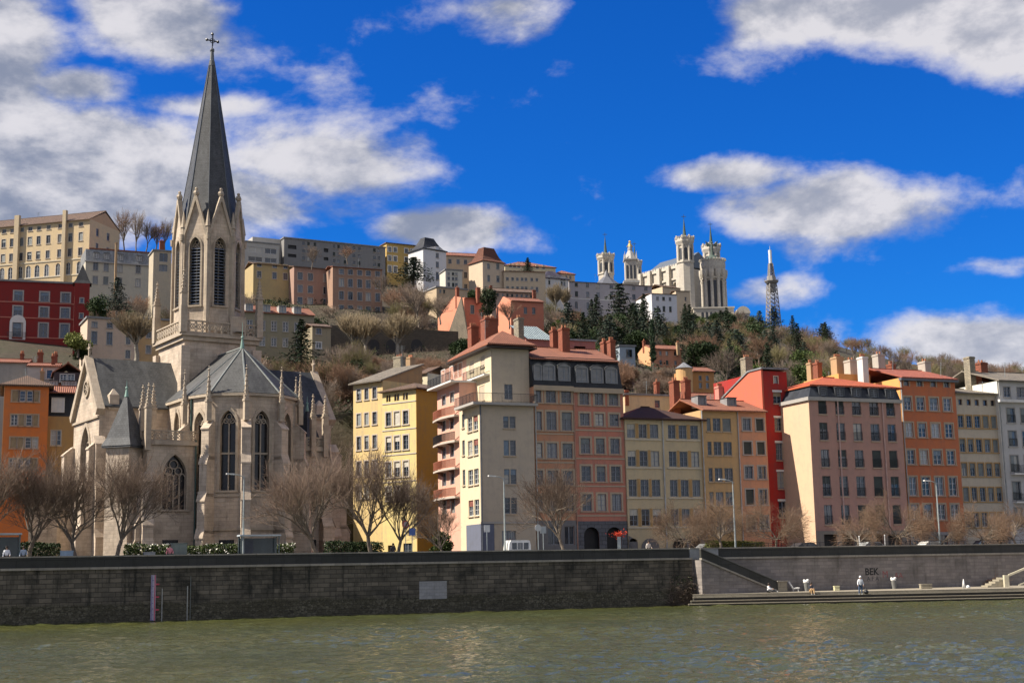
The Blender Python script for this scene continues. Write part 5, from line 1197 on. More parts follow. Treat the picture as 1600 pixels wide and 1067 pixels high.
# ------------------------------------------------------------------ hillside buildings
PROT = []          # picture boxes (x0, x1, y0, y1, depth) kept clear of scattered trees
def hill(label, xl, yt, Y, xr, ang, dep, yb, wall, roof='gable', rise=1.5, wins=None, tile=None, ov=.4, name='hill_building', cat='building', L=None, Rw=None, prot=None, z_under=12, xref=None):
    """front from pixel xl to xr, eave at pixel yt (read at xl), visible foot at pixel yb"""
    bb = B(name, label, cat, x=xl, yref=yt, Y=Y, ang=ang, z0=0)
    bb.z0 = P(xl, yb, Y).z; bb.org.z = bb.z0; bb.root.location = bb.org
    bb.W = bb.sx(xr, yt); bb.H = bb.sz(xl, yt); bb.D = dep
    F = []; LL = []; RR = []
    for (yr, cols, xr_, rows, s_) in (wins or []): F += bb.wpx('F', (0, 0), yr, cols, xr_, rows, s_, .1)
    if L: LL = L(bb)
    if Rw: RR = Rw(bb)
    bb.F = F
    bb.box(0, bb.W, 0, dep, -z_under, bb.H, F=F, L=LL, Rr=RR); bb.done(wall)
    if roof == 'gable': bb.gable(0, bb.W, 0, dep, bb.H + .03, rise, 'x', tile or TILE, ov)
    elif roof == 'gabley': bb.gable(0, bb.W, 0, dep, bb.H + .03, rise, 'y', tile or TILE, ov)
    elif roof == 'hip': bb.hip(0, bb.W, 0, dep, bb.H + .2, rise, tile or TILE, ov)
    elif roof == 'flat': m_ = MB(); m_.box(-.25, bb.W + .25, -.25, dep + .25, bb.H + .004, bb.H + .35); bb.part('roof', m_, plain('flat_roof', (.2, .2, .2), .8))
    PROT.append((prot or (xl, xr, yt, yb)) + (Y,))
    return bb
def cen(cs, w_): return [(c - w_ / 2, c + w_ / 2) for c in cs]
def lin(a, b, n): return [a + (b - a) * i / (n - 1) for i in range(n)]
HW = st(k='cchs', sw=.12, trim='pale', fr='grey', sh='grey', bars=1)
HD = st(k='ccs', sw=0, trim=None, fr='grey', sh='dark', bars=0)
HB = st(k='cc', sw=.1, trim='pale', fr='blue', sh='blue', bars=1)
HWH = st(k='c', sw=.15, trim='white', fr='white', bars=1)
# long cream building, far left
h1 = hill('long cream five storey building with arched ground floor, left hilltop', -60, 361, 345, 140, 105, 14, 452, plaster('hill_cream', (.60, .46, .27), .1), 'gable', 3.6,
          [(370, cen([-42, -28, -14, 6, 19, 33.4, 46.8, 60.4, 75.5, 93.3, 109.7, 126], 6.2), 46.8, [(355, 361), (370.5, 383), (394, 406)], HW),
           (425, cen([-42, -28, -14, 3, 16, 31, 44, 57.5, 72.5, 90, 106, 123], 6.8), 44, [(415.5, 434)], st(k='c', sw=.1, trim='white', fr='white', arch=1, bars=2))],
          TILEB, .5, Rw=lambda b: [(3 + i * 5, 4.2 + i * 5, z0, z0 + 1.9, HW) for i in range(2) for z0 in (b.H - 3.6, b.H - 7.4, b.H - 11)])
g = MB(); g.prism([(h1.W, 0, h1.H), (h1.W, 14, h1.H), (h1.W, 7, h1.H + 3.3)], (-.3, 0, 0)); h1.part('gable_wall', g, plaster('hill_ochre', (.52, .34, .19), .1))
for xa, xb, yt in ((23.5, 30.5, 338), (98.7, 103.8, 330)):
    x0, x1 = h1.sx(xa, 400), h1.sx(xb, 400); m_ = MB(); m_.box(x0, x1, -.9, -.003, -8, h1.sz((xa + xb) / 2, yt)); h1.part('chimney', m_, plaster('hill_tan', (.5, .40, .26), .1))
z_ = h1.sz(46, 412); h1.strip(0, h1.W, -.12, -.003, z_, z_ + .3, TRIM['cream'], 'string_course'); z_ = h1.sz(46, 436); h1.strip(0, h1.W, -.12, -.003, z_, z_ + .3, TRIM['cream'], 'string_course')
# grey mansard building beside it
h2 = hill('pale grey building with a grey mansard roof and dormers, right of the long cream building', 134, 408, 325, 262, 66, 12, 458, plaster('hill_grey', (.47, .43, .34), .1), '', 0,
          [(430, cen([149, 165.5, 187, 215.7, 236], 7.2), 187, [(412.5, 425), (434, 446)], st(k='ccs', sw=.1, trim='grey', fr='grey', sh='grey', bars=1))])
mansard(h2, 0, h2.W, h2.H + .05, 3.2, .9, ZINC); h2.strip(-.3, h2.W + .3, -.35, -.003, h2.H - .2, h2.H + .1, TRIM['grey'])
for c in (151, 167, 188.5, 218, 237): xa = h2.sx(c, 400); dormer(h2, xa, 1.0, h2.H + .8, 1.5, .1, arch=False, fr='white', yb=1.2)
m_ = MB(); m_.box(.8, h2.W - .5, .8, 11, h2.H + 3.26, h2.H + 3.6); h2.part('roof', m_, TILE[0])
h2.chimney(180, 184.5, 379, 455, 323, OCHREC, .7, 0); h2.chimney(249, 258, 376, 392, 330, BRICK, 1.0, 2)
m_ = MB(); m_.box(h2.W - .01, h2.W + 7, 1.5, 10, -6, h2.H + 1.2); h2.part('brown_wing', m_, plaster('hill_brown', (.30, .19, .13), .15))
h2b = hill('small house with a blue loggia right of the grey mansard building', 240, 392, 300, 268, 66, 6, 425, plaster('hill_beige', (.45, .38, .27)), 'flat', 0, [(400, [(249, 262)], 255, [(396, 409), (414, 424)], st(k='c', sw=0, trim=None, sill=False, fr='blue', bars=0))])
# dark red mansion and turret
h3 = hill('dark red mansion with grey framed windows on a terrace at the left edge', -70, 436, 262, 117, 72, 12, 545, plaster('mansion_red', (.22, .015, .012), .12), 'flat', 0,
          [(480, cen([-50, -12, 28, 69, 102], 12.5), 69, [(457, 471), (480.5, 495.5), (505.5, 527)], st(k='ch', sw=.28, trim='grey', fr='blue', sh='blue'))], ov=.4)
for yy in (474.5, 498.5, 529): z_ = h3.sz(69, yy); h3.strip(0, h3.W, -.08, -.003, z_, z_ + .22, plaster('red_band', (.48, .16, .11)), 'string_course')
m_ = MB(); x_ = h3.sx(28, 500); zz = h3.sz(28, 504)
m_.holed((x_ - 1.5, -.15, 0), (1, 0, 0), rounded(0, 3, zz - 3.4, zz), [rect(.5, 2.5, zz - 3.3, zz)], .1); h3.part('door_surround', m_, TRIM['white'])
railing(h3, (x_ - 1.8, -.9, h3.sz(28, 528)), (x_ + 1.8, -.9, h3.sz(28, 528)))
h3t = hill('dark red square turret with a pointed slate cap beside the red mansion', 117, 442, 259, 140.5, 72, 3.4, 520, MATS['mansion_red'], '', 0, [(480, [(125, 130)], 127, [(466, 473), (490, 497)], st(k='c', sw=.15, trim='grey', fr='grey', bars=0))], name='turret', cat='turret')
m_ = MB(); c = (h3t.W / 2, 1.7); r0 = h3t.W / 2 * 1.414
for ra, rb, za, zb in ((1.25, .9, 0, .7), (.9, .03, .7, 4.0)): m_.frus(c, r0 * ra, r0 * rb, h3t.H + za, h3t.H + zb, 4, math.pi / 4)
h3t.part('turret_roof', m_, SLATE)
# terrace wall beneath the mansion
h3w = hill('grey retaining wall below the dark red mansion', -70, 546, 255, 140, 70, 1.2, 600, ashlar('retaining_grey', (.17, .15, .125), (.13, .115, .10), .8, .35, .02, .5), '', 0, name='retaining_wall', cat='wall')
# pink/cream house behind the transept
h4 = hill('pale pink house with tall blue windows behind the church gable roof', 137, 497, 240, 216, 64, 8, 575, plaster('house_pale_pink', (.56, .42, .31), .1), 'flat', 0,
          [(530, cen([147, 171], 8.5), 147, [(503, 511), (518, 537)], st(k='c', sw=.12, trim='grey', fr='blue')), (540, cen([200], 7), 200, [(526, 538), (547, 560)], st(k='c', sw=.12, trim='cream', fr='grey'))])
h4b = hill('ochre house partly hidden behind the church tower', 206, 498, 246, 275, 64, 8, 560, plaster('house_ochre', (.55, .36, .17), .1), 'flat', 0, [(540, cen([232], 7), 232, [(515, 528), (540, 552)], HW)])
# houses left behind the orange one
h5 = street_house('town_house', 'bright orange house with three rows of paired windows at the left edge', 6, 640, 172, 75.5, 70, 603, 10, None,
    [(17, 27.5), (29, 38.5), (40.5, 50), (51.5, 60)], 655, [(610.5, 627), (647.5, 665), (683, 700), (716, 733)], 38, st(k='ccs', sw=.12, trim='tan', fr='white', sh='wood'))
h5.done(plaster('house_orange', (.60, .17, .035), .1)); h5.hip(0, h5.W, 0, 10, h5.H + .18, 1.6, TILEB, .6)
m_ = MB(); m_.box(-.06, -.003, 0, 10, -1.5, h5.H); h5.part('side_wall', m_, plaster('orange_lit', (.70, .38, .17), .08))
h6 = street_house('town_house', 'ochre house with a dark mansard dormer between the orange house and the church', 72, 660, 175, 121, 70, 650, 8, None, [(79.5, 88), (89, 95.5)], 680, [(672, 695)], 87, st(k='c', sw=.08, trim='cream', fr='white'))
h6.done(plaster('house_dark_ochre', (.42, .25, .09), .12)); mansard(h6, 0, h6.W, h6.H, 3.1, .8, SLATE); xa = h6.sx(90.5, 637); dormer(h6, xa, 1.3, h6.H + .5, 1.9, -.1, arch=False, fr='white', mat=TRIM['white'])
h6.gable(0, h6.W, .5, 8, h6.H + 3.1, 1.2, 'x', TILE, .4)
h7 = street_house('town_house', 'narrow dark timbered attic house with small white windows behind the ochre house', 84, 600, 184, 127, 70, 581, 7, None, [(94, 103.5), (106, 116)], 590, [(584.5, 596)], 99, st(k='c', sw=.06, trim='white', fr='white'))
h7.done(plaster('dark_attic', (.06, .04, .045), .1)); h7.gable(0, h7.W, 0, 7, h7.H, 1.2, 'y', TILE, .3)
m_ = MB(); 
for i, (a, c) in enumerate([(78, 90), (97, 109), (111, 119)]):
    x0, x1 = h7.sx(a, 604, -1.2), h7.sx(c, 604, -1.2); dormer(h7, (x0 + x1) / 2, (x1 - x0) * .8, h7.sz(90, 610, -1.2), 1.3, -1.3, arch=False, fr='white')
m_.prism([(-2, -1.6, h7.sz(90, 618)), (h7.W, -1.6, h7.sz(90, 618)), (h7.W, -.01, h7.sz(90, 600)), (-2, -.01, h7.sz(90, 600))], (0, 0, .12)); h7.part('roof', m_, TILE[0])
h8 = street_house('town_house', 'pale grey gabled house with a blue window behind the orange house roof', 42, 590, 188, 92, 75, 572, 8, None, [(73, 82)], 585, [(578, 591)], 77, st(k='c', sw=.08, trim='white', fr='blue'))
h8.done(plaster('pale_grey_house', (.46, .43, .40), .1)); h8.gable(0, h8.W, 0, 8, h8.H, .9, 'x', TILE, .3); h8.chimney(64, 68, 579, 594, 187, OCHREC, .6, 1); h8.chimney(81, 86, 556, 572, 190, BRICK, .6, 2)
h9 = street_house('town_house', 'plain grey wall of a house with three brick chimneys at the far left', -30, 590, 190, 44, 75, 566, 8, None, [], 0, [], 0, None)
h9.done(plaster('plain_grey_house', (.30, .28, .26), .15)); h9.gable(0, h9.W, 0, 8, h9.H, 1.0, 'x', TILE, .3)
for q in ((32, 37, 552, 568), (58, 68, 550, 566), (84, 90, 553, 568)): h9.chimney(*q, 194, BRICK, .7, 2)
# --- centre left slope
i1 = hill('grey modern apartment block with recessed dark balconies on the ridge', 444, 372, 410, 602, 62, 16, 425, plaster('concrete', (.21, .205, .20), .12), 'flat', 0,
          [(400, [(450, 463), (506, 513)], 455, [(383, 389), (397, 402)], st(k='x', sw=0, sill=False, name='recess')), (405, cen([474, 482, 492, 522, 529, 539, 553, 561, 585, 592], 4), 522, [(382, 388), (394, 400), (405, 411)], HD)], name='apartment_block')
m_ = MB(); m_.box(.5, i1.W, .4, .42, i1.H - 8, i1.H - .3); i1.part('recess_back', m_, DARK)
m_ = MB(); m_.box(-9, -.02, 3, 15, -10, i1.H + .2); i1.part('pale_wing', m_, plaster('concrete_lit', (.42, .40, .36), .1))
i1b = hill('stepped pale concrete building with glass balconies left of the grey block', 376, 377, 400, 436, 62, 10, 425, plaster('concrete_lit', (.42, .40, .36), .1), 'flat', 0, [(390, [(388, 410), (414, 432)], 395, [(386, 394), (401, 408)], st(k='c', sw=0, sill=False, fr='white', bars=0))], name='apartment_block')
i2 = hill('yellow beige house, leftmost of the terrace under the grey block', 396, 412, 345, 459, 64, 9, 455, plaster('yellow_beige', (.42, .32, .15), .15), 'gable', 1.2, [(425, cen([405, 429, 446], 6.5), 446, [(413.5, 420), (427, 437)], HB)], TILEB)
i3 = hill('dull pink house in the middle of the terrace under the grey block', 459.5, 417, 345, 519, 64, 9, 482, plaster('dull_pink', (.34, .21, .16), .15), 'gable', 1.0, [(435, cen([469, 485, 509], 7.5), 509, [(429, 440), (448.5, 459.5), (467, 478)], HB)], TILEB)
i4 = hill('brown pink four storey house with a red roof ending the terrace at right', 520, 417, 342, 597, 68, 10, 492, plaster('brown_pink', (.33, .20, .135), .15), 'gable', 1.0, [(445, cen([533.5, 547.5, 562, 575.5, 590], 7), 547, [(421.5, 429), (436, 448.5), (456, 468.5), (477.5, 490)], HB)])
i5 = hill('grey green house with blue dormers, right of the church tower', 370, 486, 262, 491, 66, 9, 556, plaster('grey_green', (.25, .225, .15), .15), 'gable', 2.0,
          [(520, cen([390, 410, 428, 446, 464], 8), 428, [(502, 517), (527.5, 541)], st(k='c', sw=.1, trim='grey', fr='white', sh='blue'))])
for c in (389, 416, 441, 464.5): dormer(i5, i5.sx(c, 485), 1.15, i5.H + .1, 1.35, -.35, fr='blue', arch=False, mat=plain('dormer_white', (.38, .37, .34)), roofm=plain('dormer_cap', (.3, .3, .28)))
i5b = hill('small lean-to house with a blue door at the right end of the grey green house', 488, 510, 258, 517, 66, 7, 548, plaster('dark_beige', (.30, .25, .16), .2), 'gable', 1.0, [(520, [(494, 502)], 498, [(513, 522)], HB), (537, [(494, 502)], 498, [(535, 544)], HWH)], TILEB)
# arched retaining wall
i6 = hill('long dark retaining wall with arched recesses on the slope above the yellow houses', 515, 508, 296, 716, 68, 1.2, 562, ashlar('retaining_brown', (.115, .095, .07), (.09, .075, .055), .8, .35, .02, .6), '', 0, [], name='retaining_wall', cat='wall', prot=(590, 700, 520, 560))
for c in (584, 651, 612): 
    m_ = MB(); x0 = i6.sx(c - 9, 545); x1 = i6.sx(c + 9, 545); zz = i6.sz(c, 530) - (x1 - x0) / 2; m_.holed((x0, -.05, 0), (1, 0, 0), rounded(-.3, x1 - x0 + .3, zz - 4, zz), [rounded(0, x1 - x0, zz - 3.9, zz)], .04); o_ = i6.part('arch', m_, MATS['retaining_brown'])
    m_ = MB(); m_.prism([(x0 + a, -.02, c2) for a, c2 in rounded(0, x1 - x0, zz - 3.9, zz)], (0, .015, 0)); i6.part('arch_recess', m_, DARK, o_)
# yellow block and white tower etc
j1 = hill('mustard yellow block with white framed windows left of the white tower', 604, 380, 430, 666, 62, 18, 432, plaster('mustard', (.50, .335, .10), .08), 'hip', 1.6, [(400, cen([609, 617.5, 635, 644, 660.5], 4.8), 617, [(387, 394), (400.5, 408), (416, 426)], st(k='c', sw=.25, trim='white', fr='grey', bars=0))], TILEB)
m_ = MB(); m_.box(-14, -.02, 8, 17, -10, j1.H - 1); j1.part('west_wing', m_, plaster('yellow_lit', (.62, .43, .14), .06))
j2 = hill('white square tower with a dark pavilion roof on the ridge', 661, 388, 424, 697, 50, 8, 448, plaster('tower_white', (.60, .60, .62), .06), '', 0, [(420, cen([683.5], 4.8), 683, [(385.5, 392), (395.5, 403), (409, 418), (425, 437)], st(k='c', sw=0, trim=None, fr='grey', sh='dark', bars=0))], name='tower', cat='tower')
j2.hip(0, j2.W, 0, 8, j2.H + .1, 4.4, SLATE, .4, inset=3.2, curve=True)
CRH = plaster('convent_cream', (.56, .44, .30), .1)
j3 = hill('long cream convent wing with a red roof between the white and the cream towers', 695, 399, 436, 757, 74, 12, 455, CRH, 'gable', 2.2, [(425, cen([703, 716, 727.5, 739, 750], 4.5), 727, [(406, 413), (425.5, 434.5), (444, 452)], HW)])
j4 = hill('cream square tower with a rust red pavilion roof on the ridge', 754, 407, 428, 788, 52, 7.5, 465, plaster('tower_cream', (.55, .43, .31), .08), '', 0, [(430, cen([778], 4.5), 778, [(412, 421), (431, 441)], HW), (430, cen([763.5], 4), 763, [(412, 420), (430, 440)], HW)], name='tower', cat='tower')
j4.hip(0, j4.W, 0, 7.5, j4.H + .1, 5.0, [tiles('tiles_rust_x', (.20, .07, .035), (.13, .05, .03), 0), tiles('tiles_rust_y', (.20, .07, .035), (.13, .05, .03), 1)], .4, inset=2.7, curve=True)
j5 = hill('low cream wing stepping down right of the rust roofed tower', 787, 424, 432, 852, 78, 12, 470, CRH, 'gable', 1.0, [(445, cen([793, 801, 808.5, 816, 822, 831, 839], 3.6), 816, [(434, 439), (448, 456)], HW)])
j6 = hill('cream hip roofed house with arched attic windows behind the dark ridge conifer', 789, 415, 480, 868, 72, 14, 440, plaster('villa_cream', (.62, .53, .33), .08), 'hip', 3.0, [(420, cen([798, 804, 810.5, 839.5, 849.5], 4.4), 804, [(411.5, 418)], st(k='c', sw=.08, trim='white', fr='grey', arch=1, bars=0)), (430, cen([798, 804, 810, 841, 851], 3.4), 804, [(423, 431)], HW)], name='villa', cat='villa')
j6b = hill('small cream annexe with a red roof right of the hip roofed house', 868, 428, 486, 898, 72, 10, 440, CRH, 'hip', 2.0, [(432, cen([885, 891], 3), 885, [(431, 436)], HW)])
j7 = hill('small cream flat roofed house with a terrace under the convent wing', 682, 449, 352, 730, 60, 7, 468, plaster('small_cream', (.44, .34, .22), .12), 'flat', 0, [(455, cen([688, 694], 3.4), 688, [(452, 458)], HD)])
j7b = hill('white loggia building with dark openings at the foot of the convent wing', 696, 422, 405, 722, 70, 6, 452, plaster('loggia_white', (.55, .52, .45), .1), 'flat', 0, [(432, cen([701, 708, 713], 4), 708, [(426, 430), (433, 438), (442, 448)], HD)])
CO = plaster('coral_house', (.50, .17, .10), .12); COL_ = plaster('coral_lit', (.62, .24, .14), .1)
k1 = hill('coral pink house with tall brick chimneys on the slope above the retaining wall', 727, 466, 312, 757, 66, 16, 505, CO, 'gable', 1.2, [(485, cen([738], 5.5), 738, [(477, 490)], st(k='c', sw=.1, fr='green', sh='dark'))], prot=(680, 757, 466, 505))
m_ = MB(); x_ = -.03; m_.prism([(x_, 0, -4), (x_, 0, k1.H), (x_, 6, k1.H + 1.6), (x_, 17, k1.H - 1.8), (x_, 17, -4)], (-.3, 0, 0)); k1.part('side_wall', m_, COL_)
k1.chimney(712, 719, 449, 476, 316, BRICK, 1.0, 1); k1.chimney(744, 752, 449, 468, 312, BRICK, 1.0, 1)
m_ = MB(); m_.prism([(-.36, -3, -4), (-.36, 13, -4), (-.36, 1, k1.H + .4)], (-.3, 0, 0)); k1.part('stone_flank', m_, ashlar('flank_stone', (.16, .13, .095), (.13, .11, .08), .8, .35, .02, .5))
k2 = hill('coral pink villa with a sunlit gable behind the glass roofed house', 800, 470, 305, 849, 70, 8, 508, CO, 'gable', 1.4, [(485, cen([821, 834], 5), 821, [(480, 490)], HD)], prot=(772, 850, 468, 500))
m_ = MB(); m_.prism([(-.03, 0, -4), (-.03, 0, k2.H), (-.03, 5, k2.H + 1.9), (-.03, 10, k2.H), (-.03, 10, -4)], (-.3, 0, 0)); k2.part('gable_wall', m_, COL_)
k2b = hill('long low house with a dark red tiled roof behind the coral villa', 768, 455, 345, 838, 72, 7, 470, plaster('pinkish_low', (.42, .29, .22), .15), 'gable', 1.4, [(462, cen(lin(778, 830, 8), 3.2), 800, [(459, 464)], HD)], TILEB); k2b.chimney(765, 770, 446, 460, 345, BRICK, .8, 0); k2b.chimney(832, 838, 453, 466, 344, BRICK, .8, 0)
# white tower house and long lavender building
l1 = hill('white square pavilion with a dark violet roof left of the lavender building', 850, 434, 470, 888, 62, 12, 492, plaster('pavilion_white', (.56, .54, .52), .08), '', 0, [(450, cen([858.5, 878, 882], 3), 878, [(432.5, 438), (440, 446)], HD)], name='pavilion', cat='pavilion')
l1.hip(0, l1.W, 0, 12, l1.H + .1, 3.4, slate('slate_violet', (.055, .05, .07), .5), .4, inset=4.2)
l2 = hill('long lavender grey convent building with rows of small windows', 889, 440, 482, 1018, 70, 12, 495, plaster('lavender', (.36, .335, .35), .08), 'gable', 1.2,
          [(448, cen([900.5, 918, 934, 955, 990, 1009], 5), 918, [(443, 449), (456, 464.5)], HD), (477, cen([900.5, 918.5], 4.6), 918, [(472, 483)], st(k='c', sw=.05, trim='pale', fr='grey', arch=1, bars=0))], TILEB)
z_ = l2.sz(900, 467); l2.strip(0, l2.W, -.1, -.003, z_, z_ + .25, TRIM['white'], 'string_course')
l3 = hill('white house with six dark windows below the basilica', 1018, 459, 476, 1057, 72, 14, 500, plaster('white_house', (.60, .60, .63), .06), 'gable', 1.0, [(470, cen([1027.5, 1037, 1047], 4.2), 1037, [(464, 469.5), (478.5, 487)], HD)], TILEB)
l3b = hill('cream annexe between the white house and the basilica', 1056, 455, 500, 1078, 80, 10, 478, CRH, 'gable', 1.0, [(465, cen([1071], 3), 1071, [(464, 470)], HD)], TILEB)
l3c = hill('small cream attic building rising behind the white house', 1035, 448, 520, 1063, 60, 10, 462, CRH, 'gable', 1.6, [], TILEB)
# houses right of centre at the foot of the wood
n1 = hill('small orange house with a red roof and sunlit gable below the wood', 1018, 545, 300, 1064, 72, 7, 572, plaster('house_salmon', (.50, .22, .125), .1), 'gable', 1.3, [(555, cen([1032, 1042, 1055], 3.8), 1042, [(548.5, 555), (563, 570)], HD)])
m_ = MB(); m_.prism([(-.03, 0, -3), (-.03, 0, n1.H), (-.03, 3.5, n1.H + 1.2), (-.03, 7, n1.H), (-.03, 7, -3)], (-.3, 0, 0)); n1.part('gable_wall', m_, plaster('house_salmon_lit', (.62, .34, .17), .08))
n1.chimney(1005, 1009, 532, 545, 303, BRICK, .7, 1); n1.chimney(1057, 1063, 535, 549, 301, OCHREC, .7, 2)
n2 = hill('pale blue grey house half hidden by bushes left of the small orange house', 968, 541, 292, 992, 72, 7, 560, plaster('blue_grey', (.30, .36, .42), .1), 'flat', 0, [(550, [(978, 988)], 983, [(546, 558)], st(k='c', sw=0, fr='blue', bars=0))])
n3 = B('round_tower', 'round ochre tower with a conical grey roof beside a small ochre house', 'tower', x=1075, yref=574, Y=232, ang=70, z0=20)
hz = n3.sz(1075, 574); m_ = MB(); m_.frus((0, 1.5), 1.42, 1.42, -12, hz, 20); n3.part('wall', m_, plaster('tower_ochre', (.58, .34, .14), .1), smooth=False)
m_ = MB(); m_.frus((0, 1.5), 1.62, .04, hz, hz + 1.1, 20); n3.part('roof', m_, ZINC)
PROT.append((1058, 1118, 563, 600, 236))
n4 = hill('small ochre house with pale blue shutters beside the round tower', 1083, 580, 236, 1115, 72, 6, 606, plaster('small_ochre', (.46, .22, .07), .1), 'gable', 1.0, [(590, cen([1094, 1105], 4.2), 1094, [(587, 594), (598, 606)], st(k='cs', sw=.06, fr='blue', sh='blue'))])
m_ = MB(); m_.prism([(-2.8, -.2, -6), (-.02, -.2, -6), (-.02, -.2, n4.H), (-2.8, -.2, n4.H - .3)], (0, 2, 0)); n4.part('link_wall', m_, plaster('small_ochre', (.46, .22, .07), .1))
# --- basilica
BS = ashlar('basilica_stone', (.50, .46, .385), (.44, .40, .34), 1.5, .7, .01, .2, (.3, .28, .25), bs=.25, mo=.8)
BT = plain('basilica_trim', (.48, .44, .37), .8); BD = plain('basilica_dark', (.035, .04, .05), .5)
GREEN = plain('green_copper', (.055, .085, .07), .7)
bz = empty('basilica', P(1095, 640, 560), 0); BO = bz.location.copy(); BO.z = P(1095, 500, 560).z; bz.location = BO
tag(bz, 'white hilltop basilica with slender octagonal towers and a round columned apse', 'basilica')
def bl(x, y, Y): return P(x, y, Y) - BO
def oct_tower(x, ytop, ybase, wpx, Y, ycross, yband, kind=8, name='bell_tower'):
    c = bl(x, ytop, Y); zb = bl(x, ybase, Y).z - 8; zt = c.z; r = wpx * Y / F_PX / 2 / math.cos(math.pi / 8); zb2 = bl(x, yband, Y).z
    m_ = MB(); cx, cy = c.x, c.y; hgt = zt - zb2
    m_.frus((cx, cy), r * .98, r * .98, zb, zb2, 8, math.pi / 8); t = MB()
    t.frus((cx, cy), r * 1.08, r * 1.08, zb2, zb2 + hgt * .06, 8, math.pi / 8); m_.frus((cx, cy), r * .86, r * .86, zb2 + hgt * .06, zt - hgt * .3, 8, math.pi / 8)
    t.frus((cx, cy), r * .95, r * 1.15, zt - hgt * .34, zt - hgt * .2, 8, math.pi / 8); t.frus((cx, cy), r * 1.15, r * 1.15, zt - hgt * .2, zt - hgt * .06, 8, math.pi / 8)
    for k in range(8):
        a = math.pi / 8 + k * math.pi / 4; px, py = cx + r * 1.1 * math.cos(a), cy + r * 1.1 * math.sin(a); t.frus((px, py), r * .14, r * .1, zt - hgt * .1, zt + hgt * .03, 5)
        for j in range(3): a2 = a + (j + .5) / 3 * math.pi / 4; q = r * 1.08; t.box(cx + q * math.cos(a2) - .28, cx + q * math.cos(a2) + .28, cy + q * math.sin(a2) - .28, cy + q * math.sin(a2) + .28, zt - hgt * .06, zt - hgt * .01)
        px, py = cx + r * .92 * math.cos(a), cy + r * .92 * math.sin(a); t.frus((px, py), r * .13, r * .13, zb2, zt - hgt * .3, 6)
    o = m_.build(name, BS, bz); t.build('cornice', BT, o)
    d = MB()
    for k in range(8):
        a = k * math.pi / 4; nn = Vector((math.cos(a), math.sin(a), 0)); u = Vector((-nn.y, nn.x, 0)); q = Vector((cx, cy, 0)) + nn * (r * .86 * math.cos(math.pi / 8) + .03); ww = r * .2
        lo, hi = zb2 + hgt * .12, zt - hgt * .5; pl = [q + u * s_ + Z * z_ for s_, z_ in rounded(-ww, ww, lo, hi)]; d.prism(pl, nn * .02)
    d.build('belfry_opening', BD, o)
    s_ = MB(); zc = bl(x, ycross, Y).z; H_ = zc - zt
    s_.frus((cx, cy), r * .32, r * .22, zt - .5, zt + H_ * .12, 8); s_.frus((cx, cy), r * .2, .08, zt + H_ * .12, zt + H_ * .8, 8); s_.tube((cx, cy, zt + H_ * .78), (cx, cy, zc), .12, .08, 4); s_.bar((cx - .9, cy, zt + H_ * .9), (cx + .9, cy, zt + H_ * .9), .18, .2)
    s_.build('copper_spire', GREEN, o)
    return cx, cy, r
oct_tower(1069.5, 371, 470, 25, 545, 335, 412)
oct_tower(1111, 383, 470, 25, 585, 347, 425)
oct_tower(946, 398, 470, 24, 555, 363, 430)
oct_tower(992, 408, 470, 19, 600, 378, 440)
# round apse with tall columns
c = bl(1113.5, 415, 552); zb = bl(1113, 500, 552).z; ra = 19.5 * 552 / F_PX; zt = bl(1113, 408, 552).z
m_ = MB(); m_.frus((c.x, c.y), ra * .84, ra * .84, zb - 14, zt - 3.6, 28); ao = m_.build('apse', BS, bz, smooth=False)
t = MB(); t.frus((c.x, c.y), ra * .98, ra * 1.04, zt - 4.2, zt - 2.8, 28); t.frus((c.x, c.y), ra * 1.04, ra * 1.04, zt - 2.8, zt - 1.2, 28); t.frus((c.x, c.y), ra * 1.0, ra * 1.0, zt - 1.2, zt - .2, 28); t.frus((c.x, c.y), ra * 1.06, ra * 1.06, zb - 3.5, zb - 2.6, 28); t.frus((c.x, c.y), ra * 1.02, ra * 1.06, zb - 14, zb - 3.5, 28)
for k in range(28):
    a = 2 * math.pi * k / 28; t.box(c.x + ra * 1.04 * math.cos(a) - .3, c.x + ra * 1.04 * math.cos(a) + .3, c.y + ra * 1.04 * math.sin(a) - .3, c.y + ra * 1.04 * math.sin(a) + .3, zt - .2, zt + .5)
t.build('cornice', BT, ao)
t = MB(); d = MB(); zc_ = zt - 4.2
for k in range(11):
    a = 2 * math.pi * (k + .5) / 11 - math.pi / 2; nn = Vector((math.cos(a), math.sin(a), 0)); u = Vector((-nn.y, nn.x, 0)); q = Vector((c.x, c.y, 0))
    p = q + nn * ra * .93; t.frus((p.x, p.y), .72, .62, zb - 2.6, zc_ - 3.4, 10); t.frus((p.x, p.y), .9, 1.3, zc_ - 3.4, zc_ - 1.6, 8); t.frus((p.x, p.y), 1.3, 1.3, zc_ - 1.6, zc_, 8)
    a2 = a + math.pi / 11; nn = Vector((math.cos(a2), math.sin(a2), 0)); u = Vector((-nn.y, nn.x, 0)); p = q + nn * (ra * .83 + .1)
    pl = [p + u * s_ + Z * z_ for s_, z_ in rounded(-.95, .95, zb + 1.5, zc_ - 5.5)]; d.prism(pl, nn * .04)
    pr_ = rounded(-1.7, 1.7, zb, zc_ - 5.2)[2:]
    for i in range(len(pr_) - 1): t.bar(p + nn * .5 + u * pr_[i][0] + Z * pr_[i][1], p + nn * .5 + u * pr_[i + 1][0] + Z * pr_[i + 1][1], .5, .5)
t.build('column', BT, ao); d.build('apse_window', BD, ao)
m_ = MB(); m_.frus((c.x, c.y), ra * .8, ra * .3, zt - .2, zt + 2.2, 20); m_.frus((c.x - 0, c.y), .8, .6, zt + 2.2, zt + 4, 8); m_.build('apse_roof', GREEN, ao)
